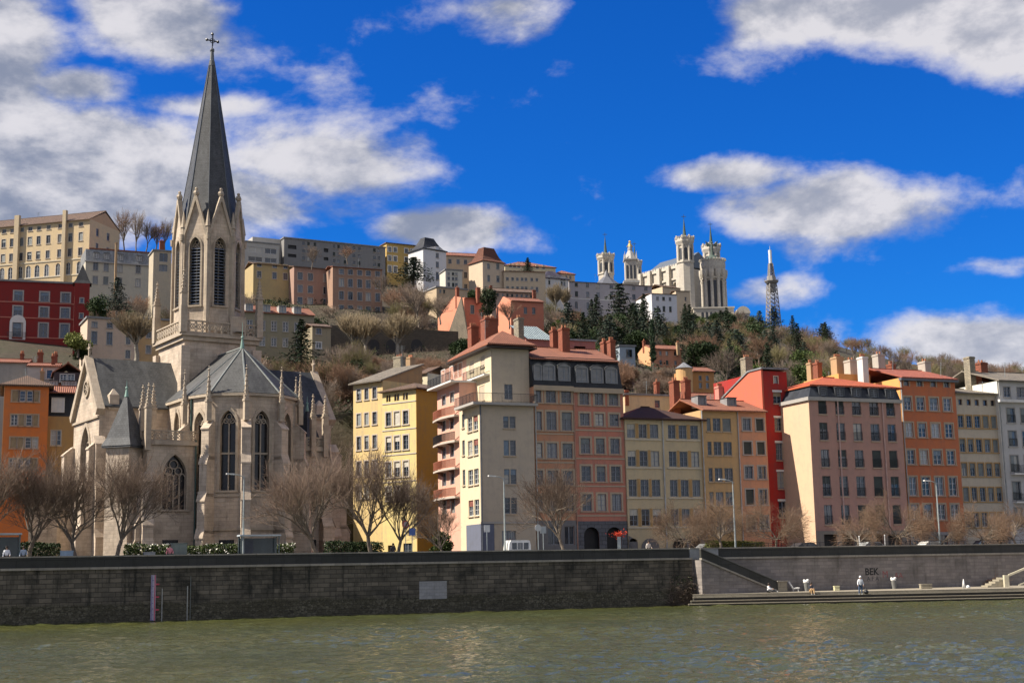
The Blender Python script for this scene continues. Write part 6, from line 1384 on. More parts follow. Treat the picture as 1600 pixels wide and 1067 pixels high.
m_ = MB(); ang_ = zt + 4; m_.frus((c.x, c.y), .6, .35, ang_, ang_ + 3.4, 8); m_.sphere((c.x, c.y, ang_ + 3.8), .45, 8, 6)
m_.prism([(c.x + .3, c.y, ang_ + 2.6), (c.x + 2.6, c.y, ang_ + 4.6), (c.x + 2.0, c.y, ang_ + 2.0)], (0, .2, 0)); m_.prism([(c.x - .3, c.y, ang_ + 2.6), (c.x - 2.6, c.y, ang_ + 4.6), (c.x - 2.0, c.y, ang_ + 2.0)], (0, .2, 0)); m_.build('rooftop_angel', GREEN, ao)
# low arcade at the foot of the apse
c2 = bl(1120, 503, 540); m_ = MB(); m_.box(c2.x - 9, c2.x + 7, c2.y, c2.y + 8, c2.z - 14, c2.z + 5.5); m_.box(c2.x - 9.3, c2.x + 7.3, c2.y - .3, c2.y + 8.3, c2.z + 5.5, c2.z + 6.1); oo = m_.build('porch', BS, bz)
d = MB()
for k in range(7): xx = c2.x - 5.5 + k * 1.7; d.prism([(xx + a, c2.y - .02, z_) for a, z_ in rounded(-.5, .5, c2.z + 1, c2.z + 3.6)], (0, .01, 0))
d.build('porch_opening', BD, oo)
m_ = MB(); m_.box(c2.x + 7.35, c2.x + 12.6, c2.y - 4, c2.y + 4, c2.z - 16, c2.z + 2.5); m_.prism([(c2.x + 7.2 + a, c2.y - 4.3, z_) for a, z_ in rounded(0, 5.6, c2.z + 2.5, c2.z + 2.6)], (0, 8.6, 0)); o2 = m_.build('chapel', BS, bz)
d = MB(); 
for a0 in (.7, 3.0): d.prism([(c2.x + 7.3 + a0 + a, c2.y - 4.03, z_) for a, z_ in rounded(0, 1.5, c2.z - 3, c2.z + 1)], (0, .02, 0))
d.build('porch_opening', BD, o2)
# nave running to the left and away
A0, A1 = bl(1003, 434, 575), bl(1062, 416, 556)
for (p0, p1, zoff, dep_) in ((A0, A1, 0, 22),):
    u = Vector((p1.x - p0.x, p1.y - p0.y, 0)); L = u.length; u.normalize(); nb = Vector((-u.y, u.x, 0))
    fw_ = MB(); holes = []
    zlo = -18; ztop = (p0.z + p1.z) / 2
    for k in range(4): s_ = L * (k + .5) / 4; holes.append(rounded(s_ - 1.6, s_ + 1.6, ztop - 17, ztop - 7.5))
    fw_.holed((p0.x, p0.y, 0), u, rect(0, L, zlo, ztop), holes, 1.2)
    fw_.prism([p0 + Z * (zlo - p0.z) + nb * 1.25, p1 + Z * (zlo - p1.z) + nb * 1.25, p1 + Z * (ztop - p1.z) + nb * 1.25, p0 + Z * (ztop - p0.z) + nb * 1.25], nb * dep_)
    no = fw_.build('nave_wall', BS, bz)
    t = MB()
    for k in range(5):
        q = Vector((p0.x, p0.y, 0)) + u * L * k / 4; t.prism([q - u * .9 + Z * zlo - nb * 1.6, q + u * .9 + Z * zlo - nb * 1.6, q + u * .9 + Z * (ztop + 1.2) - nb * 1.6, q - u * .9 + Z * (ztop + 1.2) - nb * 1.6], nb * 1.59)
    for k in range(3): zz = ztop - [.2, 5, 17.5][k]; t.prism([Vector((p0.x, p0.y, zz)) - nb * .6, Vector((p1.x, p1.y, zz)) - nb * .6, Vector((p1.x, p1.y, zz + .8)) - nb * .6, Vector((p0.x, p0.y, zz + .8)) - nb * .6], nb * .59)
    for k in range(24): q = Vector((p0.x, p0.y, ztop + .3)) + u * L * (k + .5) / 24; t.frus((q.x, q.y), .5, .1, ztop + .6, ztop + 2.0, 4)
    t.build('buttress', BT, no)
    r = MB(); a_, b_ = Vector((p0.x, p0.y, ztop + .6)) + nb * 1, Vector((p1.x, p1.y, ztop + .6)) + nb * 1
    r.prism([a_, a_ + nb * 20, a_ + nb * 10 + Z * 7], b_ - a_); r.build('nave_roof', plain('basilica_roof', (.10, .12, .14), .5), no)
# small chapel tower with a gilded statue
sx_, sy_, sz_ = bl(985, 412, 530); m_ = MB(); q = 11.5 * 530 / F_PX
zl = bl(985, 445, 530).z; m_.box(sx_ - q * 1.0, sx_ + q * 1.0, sy_ - q, sy_ + q, -16, zl + 1); m_.box(sx_ - q * .8, sx_ + q * .8, sy_ - q * .8, sy_ + q * .8, zl + 1, sz_ + 1.0); so2 = m_.build('chapel_tower', BS, bz)
t = MB(); t.box(sx_ - q * 1.1, sx_ + q * 1.1, sy_ - q * 1.1, sy_ + q * 1.1, zl + .2, zl + 1.2); t.box(sx_ - q * .95, sx_ + q * .95, sy_ - q * .95, sy_ + q * .95, sz_ + 1, sz_ + 1.6)
for a_ in (-1, 1):
    for b_ in (-1, 1): t.frus((sx_ + a_ * q * .8, sy_ + b_ * q * .8), .4, .05, sz_ + 1.6, sz_ + 4.5, 5)
zt2 = bl(985, 391, 530).z; t.frus((sx_, sy_), q * .95, q * .28, sz_ + 1.6, zt2, 8); t.frus((sx_, sy_), q * .34, q * .3, zt2, zt2 + 1.4, 8)
t.build('cornice', plain('chapel_dome', (.34, .33, .31), .6), so2)
zs_ = bl(985, 374, 530).z; t = MB(); t.frus((sx_, sy_), .85, .55, zt2 + 1.4, zs_ - 1.6, 8); t.sphere((sx_, sy_, zs_ - 1.0), .5, 8, 6); t.tube((sx_ - .5, sy_, zs_ - 2.2), (sx_ - 1.2, sy_ - .3, zs_ - 3.2), .22, .15, 5); t.tube((sx_ + .5, sy_, zs_ - 2.2), (sx_ + 1.2, sy_ - .3, zs_ - 3.2), .22, .15, 5); t.build('statue', plain('gilding', (.55, .42, .16), .4, .4), so2)
d = MB()
for k in range(3): xx = sx_ - q * .5 + k * q * .5; d.prism([(xx + a, sy_ - q * .8 - .03, z_) for a, z_ in rounded(-.45, .45, zl + 2, sz_ - 1.5)], (0, .02, 0)); d.prism([(xx + a, sy_ - q - .03, z_) for a, z_ in rounded(-.45, .45, zl - 8, zl - 3.5)], (0, .02, 0))
d.build('belfry_opening', BD, so2)
# low grey domed chapel by the left tower
cx3 = bl(948, 443, 525); m_ = MB(); m_.frus((cx3.x, cx3.y), 3.4, 3.4, -16, cx3.z - 1, 8, math.pi / 8); oo = m_.build('chapel', BS, bz); m_ = MB(); m_.frus((cx3.x, cx3.y), 6.0, 1.5, cx3.z - 1.4, cx3.z + 2.4, 8, math.pi / 8); m_.frus((cx3.x, cx3.y), 1.5, .05, cx3.z + 2.4, cx3.z + 5.5, 8, math.pi / 8); m_.build('chapel_roof', plain('chapel_slate', (.10, .105, .12), .5), oo)
m_ = MB(); q0, q1 = bl(935, 458, 535), bl(1010, 450, 545); m_.prism([(q0.x, q0.y, -18), (q1.x, q1.y, -18), (q1.x, q1.y, q1.z), (q0.x, q0.y, q0.z - 2)], (0, 10, 0)); m_.build('crypt_wall', BS, bz)
PROT.append((925, 1138, 335, 492, 560))
# --- lattice tower
lt = empty('lattice_tower', P(1209, 512, 640)); tag(lt, 'grey iron lattice transmitter tower with a platform and white mast on the ridge', 'transmitter tower')
LO = lt.location.copy(); IR = plain('lattice_iron', (.24, .225, .21), .7)
z0_, z1_, z2_, z3_ = -6, P(1209, 440, 640).z - LO.z, P(1206, 412, 640).z - LO.z, P(1204, 391, 640).z - LO.z
m_ = MB(); rr0, rr1, rr2 = 3.0, 1.7, .75
def leg(k, z): r = rr0 + (rr1 - rr0) * (z - z0_) / (z1_ - z0_) if z < z1_ else rr1 * .8 + (rr2 - rr1 * .8) * (z - z1_) / (z2_ - z1_); a = math.pi / 4 + k * math.pi / 2 + .25; return Vector((r * 1.4 * math.cos(a), r * 1.4 * math.sin(a), z))
n_ = 14; zs = [z0_ + (z1_ - z0_) * i / n_ for i in range(n_ + 1)] + [z1_ + (z2_ - z1_) * (i + 1) / 7 for i in range(7)]
for i in range(len(zs) - 1):
    for k in range(4):
        m_.bar(leg(k, zs[i]), leg(k, zs[i + 1]), .34, .34); m_.bar(leg(k, zs[i]), leg((k + 1) % 4, zs[i + 1]), .2, .2); m_.bar(leg((k + 1) % 4, zs[i]), leg(k, zs[i + 1]), .2, .2); m_.bar(leg(k, zs[i + 1]), leg((k + 1) % 4, zs[i + 1]), .2, .2)
m_.build('lattice', IR, lt)
m_ = MB(); m_.frus((0, 0), 2.6, 3.4, z1_ - 1, z1_, 8); m_.frus((0, 0), 3.4, 3.4, z1_, z1_ + .4, 8)
for k in range(12): a = k * math.pi / 6; m_.tube((3.2 * math.cos(a), 3.2 * math.sin(a), z1_ + .4), (3.2 * math.cos(a), 3.2 * math.sin(a), z1_ + 1.6), .1, n=4)
m_.frus((0, 0), 2.2, 2.0, z1_ + .4, z1_ + 2.6, 8); m_.frus((0, 0), 1.9, 1.9, z1_ - 5, z1_ - 1, 6); m_.build('platform', IR, lt)
m_ = MB(); m_.frus((0, 0), .8, .8, z2_, z3_, 10); m_.tube((0, 0, z3_), (0, 0, z3_ + 2), .12, n=4); m_.build('mast', plain('mast_white', (.62, .64, .66), .5), lt)
PROT.append((1195, 1222, 385, 505, 640))
# ------------------------------------------------------------------ vegetation
BARK = plain('bark', (.16, .13, .10), .9, 0, .3, 4); BARKP = plain('bark_pale', (.26, .235, .19), .9, 0, .3, 4)
TWIG = foliage('twigs_brown', (.17, .10, .065), (.29, .19, .13), .9); TWIGS = foliage('twigs_street', (.13, .09, .066), (.24, .18, .14), .9); TWIGP = foliage('twigs_pale', (.24, .19, .12), (.33, .27, .18), .9); TWIGO = foliage('twigs_orange', (.14, .088, .058), (.23, .16, .11), .9)
TWIGG = foliage('twigs_grey', (.15, .115, .09), (.25, .20, .16), .9); TWIGH = foliage('twigs_olive', (.14, .13, .06), (.22, .19, .10), .9)
LEAFD = foliage('leaves_dark', (.014, .026, .010), (.035, .058, .016)); LEAFM = foliage('leaves_mid', (.035, .060, .014), (.085, .115, .028)); LEAFY = foliage('leaves_yellow', (.10, .12, .025), (.17, .18, .05))
NEED = foliage('needles', (.013, .028, .014), (.032, .055, .026)); NEEDB = foliage('needles_blue', (.028, .045, .035), (.06, .085, .06))
def tube_mesh(name, S, sides=3):
    """S: array of (p0, p1, r0, r1)"""
    S = np.array(S, dtype=np.float64).reshape(-1, 8); p0, p1, r0, r1 = S[:, 0:3], S[:, 3:6], S[:, 6], S[:, 7]
    d = p1 - p0; d /= np.maximum(np.linalg.norm(d, axis=1, keepdims=True), 1e-6)
    ref = np.where(np.abs(d[:, 2:3]) < .9, np.array([[0, 0, 1.]]), np.array([[1., 0, 0]])); x = np.cross(d, ref); x /= np.linalg.norm(x, axis=1, keepdims=True); y = np.cross(d, x)
    n = len(S); V = np.zeros((n, 2 * sides, 3))
    for k in range(sides):
        a = 2 * math.pi * k / sides; o = x * math.cos(a) + y * math.sin(a)
        V[:, k] = p0 + o * r0[:, None]; V[:, sides + k] = p1 + o * r1[:, None]
    f = np.array([[k, (k + 1) % sides, sides + (k + 1) % sides, sides + k] for k in range(sides)])
    Fc = (f[None] + (np.arange(n) * 2 * sides)[:, None, None]).reshape(-1, 4)
    return np_mesh(name, V.reshape(-1, 3), Fc)
def leaf_quads(name, C, size, rng, flat=0.0):
    n = len(C); a = rng.normal(size=(n, 3)); a /= np.linalg.norm(a, axis=1, keepdims=True); b = rng.normal(size=(n, 3)); a[:, 2] *= (1 - flat); b[:, 2] *= (1 - flat)
    b -= a * (a * b).sum(1, keepdims=True) / np.maximum((a * a).sum(1, keepdims=True), 1e-6); b /= np.maximum(np.linalg.norm(b, axis=1, keepdims=True), 1e-6)
    s = size * rng.uniform(.6, 1.3, (n, 1)); V = np.stack([C - a * s, C - b * s * .55, C + a * s, C + b * s * .55], 1).reshape(-1, 3)
    return np_mesh(name, V, np.arange(4 * n).reshape(-1, 4))
def grow(rnd, lv, spread, h0=2.4, r0=.16, up=.15, wob=.12, low=True):
    """recursive winter tree; lv = list of (length, count, angle). returns trunk segments, twig segments"""
    big, tw = [], []
    def seg(p, d, L, ra, rb, lst, k):
        q = p
        for i in range(k):
            dd = (d + Vector((rnd.gauss(0, wob), rnd.gauss(0, wob), rnd.gauss(0, wob) + up * .3))).normalized(); n = q + dd * (L / k)
            a = ra + (rb - ra) * i / k; b = ra + (rb - ra) * (i + 1) / k; lst.append([*q, *n, a, b]); q = n; d = dd
        return q, d
    def rec(p, d, level, r):
        if level >= len(lv): return
        L, cnt, ang = lv[level]
        for i in range(cnt):
            az = 2 * math.pi * (i + rnd.random() * .7) / cnt; el = ang * rnd.uniform(.55, 1.25)
            x = d.orthogonal().normalized(); y = d.cross(x); nd = (d * math.cos(el) + (x * math.cos(az) + y * math.sin(az)) * math.sin(el)); nd = (nd + Z * up).normalized()
            l = L * rnd.uniform(.7, 1.2); last = level >= len(lv) - 2
            q, dd = seg(p, nd, l, r, r * (.55 if not last else .5), tw if last else big, 1 if level >= len(lv) - 1 else (2 if last else 3))
            # side shoots along the way
            rec(q, dd, level + 1, r * .6)
            if level < len(lv) - 1 and (level >= 1 or low): rec(p + (q - p) * rnd.uniform(.3, .75), nd, level + 1, r * .45)
    t, d = seg(Vector((0, 0, -.4)), Z.copy(), h0 + .4, r0 * 1.15, r0 * .9, big, 4)
    rec(t, d, 0, r0 * .62); return big, tw
def bare_tree(name, seed, lv, mt, mb, tw_scale=1.0, sides=3, **kw):
    rnd = random.Random(seed); big, tw = grow(rnd, lv, 0, **kw)
    tw = [[*s_[:6], max(s_[6], .011 * tw_scale), max(s_[7], .007 * tw_scale)] for s_ in tw]
    root = empty(name, (0, 0, 0)); a = tube_mesh('trunk', big, 6); a.materials.append(mb); a.polygons.foreach_set('use_smooth', [True] * len(a.polygons)); b_ = tube_mesh('crown', tw, sides); b_.materials.append(mt)
    put('trunk', a, root); put('crown', b_, root); return root
def blob_tree(name, seed, h, rad, n, size, mt, trunk_h=2.0, lumps=9, flat=.9):
    rng = np.random.default_rng(seed); root = empty(name, (0, 0, 0)); rnd = random.Random(seed)
    segs = []; cs = []; q = Vector((0, 0, -1))
    segs.append([0, 0, -1, 0, 0, trunk_h, .22, .18])
    for i in range(lumps):
        a = rnd.uniform(0, 6.28); r = rad * rnd.uniform(.1, .62); z = trunk_h + (h - trunk_h) * rnd.uniform(.15, .82); c = (r * math.cos(a), r * math.sin(a), z); cs.append((c, rad * rnd.uniform(.32, .55)))
        segs.append([0, 0, trunk_h * .9, *c, .12, .03])
    P_ = []
    for c, r in cs:
        k = n // lumps; v = rng.normal(size=(k, 3)); v /= np.linalg.norm(v, axis=1, keepdims=True); v *= r * rng.uniform(.35, 1.12, (k, 1)) ** .6; v[:, 2] *= flat; v += np.array(c); P_.append(v)
    put('trunk', tmat(tube_mesh('trunk', segs, 5), BARK), root); put('crown', tmat(leaf_quads('crown', np.concatenate(P_), size, rng), mt), root); return root
def tmat(me, m): me.materials.append(m); return me
def conifer(name, seed, h, rad, mt, tiers=15, droop=.22, n=9, size=.22, power=.85, dens=1.0):
    rng = np.random.default_rng(seed); rnd = random.Random(seed); root = empty(name, (0, 0, 0)); segs = [[0, 0, -1, 0, 0, h * .5, .25, .16], [0, 0, h * .5, 0, 0, h * .99, .16, .03]]; L = []
    for t in range(tiers):
        f = (t + .5) / tiers; z = h * (.12 + .86 * f); r = rad * (1 - f) ** power * rnd.uniform(.75, 1.15) + .12
        for k in range(n):
            a = 2 * math.pi * (k + rnd.random()) / n; rr = r * rnd.uniform(.65, 1.1); e = (rr * math.cos(a), rr * math.sin(a), z - droop * rr + rnd.uniform(-.2, .2)); segs.append([0, 0, z, *e, .05, .012])
            m_ = max(5, int(20 * dens * rr / rad + 7)); tt = rng.uniform(.08, 1.05, (m_, 1)); c = np.array([[0, 0, z]]) * (1 - tt) + np.array([e]) * tt + rng.normal(size=(m_, 3)) * np.array([.2, .2, .12]) * (.5 + rr * .22); L.append(c)
    put('trunk', tmat(tube_mesh('trunk', segs, 4), BARK), root); put('crown', tmat(leaf_quads('crown', np.concatenate(L), size, rng, .45), mt), root); return root
def lbl(o, label, cat='tree', group=None): return tag(o, label, cat, group)
def at_px(x, y, Y): return P(x, y, Y)
def gpt(x, Y): 
    X = (x - 800) / F_PX * Y * 1.015; return Vector((X, Y, ground_z(X, Y)))
# street trees: prototypes
LV = [(2.4, 6, .60), (1.9, 2, .5), (1.6, 2, .5), (1.25, 3, .5), (.9, 3, .55)]
pR = [bare_tree('bare_tree', 11 + i, LV, TWIGS, BARK, .62, h0=2.2, r0=.19, up=.15, wob=.15) for i in range(3)]
LVF = [(1.7, 5, .95), (1.4, 3, .5), (1.2, 2, .55), (.95, 3, .6), (.7, 2, .7)]
pF = [bare_tree('bare_tree', 31 + i, LVF, TWIGO, BARK, .65, h0=1.9, r0=.15, up=.02, wob=.13) for i in range(2)]
def street_pt(x, off): d = ray(x, 850); t = (135 + off) / (d.y - QS * d.x); p = CAM + d * t; return Vector((p.x, p.y, 5.0))
used = set()
def place(proto, loc, rz, sc, label, group=None, cat='tree'):
    if id(proto) not in used:
        used.add(id(proto)); proto.location = loc; proto.rotation_euler = (0, 0, rz); proto.scale = sc if isinstance(sc, tuple) else (sc,) * 3; lbl(proto, label, cat, group); return proto
    return dup(proto, loc, rz, sc, label, group)
G1 = 'bare street trees along the quay'
for (x, off, k, sc, lab) in [(-12, 5, 0, (1.1, 1.1, 1.1), 'bare brown street tree cut by the left edge of the quay'), (42, 7, 1, (1.1, 1.1, 1.1), 'bare street tree in front of the bright orange house'),
        (124, 5, 2, (1.0, 1.0, 1.05), 'bare pale barked street tree before the church gable'), (180, 4.5, 0, (1.0, 1.0, 1.1), 'bare street tree in front of the spired stair turret'),
        (497, 5, 1, (1.1, 1.1, 1.12), 'full round bare tree between the church and the yellow houses'), (583, 6, 2, (1.15, 1.15, 1.2), 'tall bare tree in front of the pale yellow house'),
        (619, 4, 0, (.85, .85, .92), 'smaller bare tree leaning before the bright yellow house'), (697, 8, 1, (.6, .6, .62), 'small thin bare tree before the pink balconies'),
        (885, 5, 2, (.9, .9, 1.02), 'bare tree in front of the salmon house with mansard roof')]:
    place(pR[k], street_pt(x, off), x * .37, sc, lab, G1)
G2 = 'low spreading pollarded trees along the quay'
for (x, sc, lab) in [(1068, .85, 'low spreading bare tree before the low cream house'), (1125, 1.0, 'low spreading bare tree before the tan house'), (1212, .95, 'low leaning bare tree before the deep red house'),
        (1398, 1.0, 'wide low bare tree before the right part of the pink block'), (1340, .75, 'small low bare tree before the middle of the pink block'), (1470, .7, 'small low bare tree before the orange red house'),
        (1532, .85, 'low bare tree before the narrow cream house'), (1590, .85, 'low bare tree at the right edge before the grey white house')]:
    place(pF[int(x) % 2], street_pt(x, 5), x * .61, sc, lab, G2)
# hillside prototypes
LVH = [(2.1, 5, .6), (1.7, 3, .5), (1.4, 2, .5), (1.1, 3, .55)]
hbare = [bare_tree('bare_tree', 50 + i, LVH, [TWIGG, TWIG, TWIGH][i], BARK, 1.5, h0=2.0, r0=.2, up=.15, wob=.14) for i in range(3)]
hpale = [bare_tree('bare_tree', 60 + i, [(1.7, 5, .8), (1.0, 3, .5), (2.3, 5, .32), (1.0, 3, .3)], TWIGP, BARKP, 2.4, h0=2.6, r0=.26, up=.3, wob=.08) for i in range(2)]
LVB = [(1.3, 6, .9), (1.2, 4, .6), (1.0, 4, .6), (.8, 4, .7)]
hbush = [bare_tree('bare_shrub', 70 + i, LVB, [TWIG, TWIGG][i], BARK, 2.0, h0=.4, r0=.1, up=.06, wob=.18) for i in range(2)]
hblob = [blob_tree('leafy_tree', 80, 7.4, 3.6, 4200, .22, LEAFD, .7, 12), blob_tree('leafy_tree', 81, 6.4, 3.3, 4200, .22, LEAFM, .6, 12), blob_tree('leafy_shrub', 82, 4, 2.8, 3000, .20, LEAFD, .6), blob_tree('leafy_shrub', 83, 3.8, 2.6, 3000, .20, LEAFY, .6)]
hcon = [conifer('conifer', 90, 13, 3.6, NEED, 22), conifer('conifer', 91, 12, 4.2, NEEDB, 16, .05, 9, .26, .6), conifer('cypress', 92, 10, 1.0, NEED, 26, -.6, 8, .2, .45, 1.4)]
# single trees the photograph shows
DIM = {}
def dims(pr):
    if id(pr) not in DIM:
        v = np.concatenate([np.array([c.co[:] for c in ch_.data.vertices][::7]) for ch_ in pr.children if ch_.name.startswith('crown')])
        DIM[id(pr)] = (np.percentile(v[:, 2], 99.5), np.percentile(np.hypot(v[:, 0], v[:, 1]), 93) * 2)
    return DIM[id(pr)]
def one(proto, x, ybase, ytop, Y, label, wpx=None, h=None, cat='tree', rz=None):
    h, wm = dims(proto); p = at_px(x, ybase, Y); hz = at_px(x, ytop, Y).z - p.z; s = hz / h; sx_ = s if wpx is None else wpx[0] * Y / F_PX / wm
    place(proto, p, (x * .7) if rz is None else rz, (sx_, sx_, s), label, None, cat)
ridge = [(176, 388, 352, 362), (194, 388, 326, 365), (212, 388, 329, 368), (228, 386, 346, 370), (243, 386, 350, 372), (257, 385, 342, 372)]
for k_, (x, yb, yt, Y) in enumerate(ridge):
    one([hbare[0], hbare[1], hbare[0]][k_ % 3], x, yb + 8, yt, Y, ['leftmost', 'second from left', 'third from left', 'fourth from left', 'fifth from left', 'rightmost'][k_] + ' bare grey tree on the skyline between the cream block and the belfry', (34, 8), 8.6)
for o in COL.objects:
    if 'bare grey tree on the skyline between' in o.get('label', ''): o['group'] = 'bare trees on the left skyline'
one(hcon[1], 182, 492, 434, 236, 'dark green conifer above the pale pink house beside the red turret', (34, 8), 12)
one(hblob[2], 152, 502, 462, 254, 'dark leafy tree between the red turret and the conifer', None, 8); one(hblob[3], 122, 550, 520, 236, 'round green tree at the foot of the red turret', None, 7)
one(hblob[2], 128, 566, 540, 238, 'dark leafy tree at the corner of the grey retaining wall', None, 8)
one(hpale[0], 213, 562, 490, 212, 'gnarled bare tree with thick limbs before the pale pink house', (66, 8), 6.6)
one(hcon[0], 470, 582, 500, 236, 'pointed dark conifer before the grey green house with blue dormers', (60, 7.2), 13)
one(hcon[1], 646, 445, 403, 400, 'broad flat topped dark cedar before the mustard yellow block', (60, 8.4), 12)
one(hcon[0], 825, 436, 403, 470, 'dark conical conifer before the cream hip roofed house', (24, 7.2), 13)
one(hcon[1], 970, 545, 444, 400, 'very tall dark fir before the lavender building', (60, 8.4), 12); one(hcon[0], 1008, 530, 460, 405, 'tall slim dark conifer between the lavender building and the white house', (34, 7.2), 13)
one(hcon[2], 1021, 575, 500, 288, 'narrow dark cypress before the small orange house', (9, 2), 10); one(hblob[0], 762, 500, 452, 296, 'tall dark magnolia between the two coral houses', (30, 7.2), 8)
one(hcon[1], 1288, 540, 506, 560, 'dark spreading pine on the ridge right of the lattice tower', (38, 8.4), 12); one(hblob[1], 562, 390, 383, 470, 'small round green tree peeping over the grey apartment block', None, 7)
one(hbare[0], 487, 420, 385, 345, 'bare brown tree in front of the grey apartment block', (26, 8), 8.6)
for i, (x, yb, yt, Y, w_) in enumerate([(553, 556, 490, 286, 44), (573, 560, 492, 284, 48), (622, 560, 490, 284, 56)]):
    one(hpale[i % 2], x, yb, yt, Y, ['pale pollarded plane tree, leftmost of three above the yellow houses', 'pale pollarded plane tree, middle of three above the yellow houses', 'pale pollarded plane tree, rightmost of three above the yellow houses'][i], (w_, 7.5), 6.6)
for i, (x, yb, yt, Y, w_, lab) in enumerate([(655, 508, 440, 300, 60, 'dense bare tree left of the coral house on the slope'), (625, 500, 445, 320, 46, 'bare tree behind the pale pollarded planes'), (688, 505, 462, 298, 44, 'bare tree against the sunlit coral side wall'),
        (866, 495, 445, 420, 26, 'bare pale tree before the white pavilion'), (884, 492, 450, 425, 20, 'thin bare tree before the white pavilion corner'), (796, 512, 470, 296, 34, 'bare tree before the coral villa gable'), (520, 500, 478, 330, 40, 'low bare tree before the brown pink house'), (543, 412, 384, 350, 26, 'small bare tree before the right part of the grey apartment block'), (600, 470, 428, 335, 36, 'bare tree between the brown pink house and the yellow block'), (530, 640, 560, 222, 46, 'large bare tree on the dark slope left of the pale yellow house'), (508, 680, 590, 214, 50, 'large bare tree close behind the dark church transept')]):
    one((hbare if i < 3 or i > 4 else hpale)[i % 2], x, yb, yt, Y, lab, (w_, 8.0), 8.6 if (i < 3 or i > 4) else 6.6)
# woods: scattered, kept off the buildings
rnd = random.Random(7)
def boxpx(p, w_, h):
    q = p - CAM; wv = q.dot(FW); x = 800 + F_PX * q.dot(RT) / wv; y = 533.5 - F_PX * q.dot(UP) / wv; s = F_PX / wv
    return x - w_ * s / 2, x + w_ * s / 2, y - h * s, y
def clear(p, w_, h):
    a, b_, c, d = boxpx(p, w_ * .8, h * .95)
    for (x0, x1, y0, y1, Y) in PROT:
        if p.y < Y + 16 and a < x1 - 1 and b_ > x0 + 1 and c < y1 - 5 and d > y0 and p.y > Y - 120: 
            return False
        if abs(p.y - Y) < 16 and a < x1 and b_ > x0: return False
    return True
ZONES = [  # x0, x1, Y0, Y1, count, mix(kind weights), label per kind
    (385, 560, 222, 262, 70, 'bbbsssl', 'on the dark slope between the church and the yellow houses'),
    (385, 500, 285, 320, 26, 'llbbls', 'on the terrace below the yellow beige house'),
    (540, 730, 245, 285, 34, 'bbssl', 'below the arched retaining wall'),
    (560, 720, 300, 345, 18, 'bbb', 'on the slope under the white tower'),
    (140, 300, 262, 305, 26, 'lbsb', 'on the slope below the grey mansard building'),
    (860, 1010, 262, 400, 60, 'lclmlcb', 'on the slope below the lavender building'),
    (1000, 1140, 300, 480, 100, 'bclmclb', 'in the wood below the basilica'),
    (1130, 1300, 250, 540, 110, 'bblmccb', 'in the wood below the lattice tower'),
    (1290, 1640, 260, 610, 95, 'bbbbbbbs', 'in the bare wood on the right ridge'),
    (900, 1130, 236, 262, 26, 'lsbs', 'behind the roofs of the cream and tan houses'),
    (600, 900, 380, 420, 14, 'bl', 'at the foot of the convent wings')]
LAND = [(1209, 505, 'the lattice tower'), (1095, 500, 'the basilica'), (1040, 500, 'the white house'), (950, 490, 'the lavender building'), (868, 490, 'the white pavilion'), (824, 505, 'the coral villa'), (715, 500, 'the coral pink house'),
        (625, 535, 'the arched retaining wall'), (560, 490, 'the brown pink house'), (428, 450, 'the yellow beige house'), (430, 545, 'the grey green house'), (503, 545, 'the lean-to house'), (200, 455, 'the grey mansard building'), (175, 560, 'the pale pink house'),
        (1030, 570, 'the small orange house'), (1100, 605, 'the round tower'), (980, 560, 'the blue grey house'), (1168, 575, 'the stone chimney'), (1345, 575, 'the white chimney'), (1288, 535, 'the spreading ridge pine'), (1450, 570, 'the orange house roof'), (1518, 575, 'the tall stone chimney'), (677, 440, 'the white square tower'),
        (520, 620, 'the dark church transept'), (570, 590, 'the pale yellow house'), (640, 575, 'the ochre chimney'), (1250, 560, 'the deep red house roof'), (1390, 560, 'the grey chimney'), (1590, 580, 'the grey white house'), (770, 440, 'the rust roofed tower'), (1160, 520, 'the basilica porch'), (470, 560, 'the pointed conifer')]
KN = {'b': ('bare brown tree', 'tree'), 's': ('bare brown shrub', 'shrub'), 'l': ('dark leafy tree', 'tree'), 'm': ('mid green leafy tree', 'tree'), 'c': ('dark conifer', 'tree'), 'y': ('yellow green shrub', 'shrub')}
cnt = 0
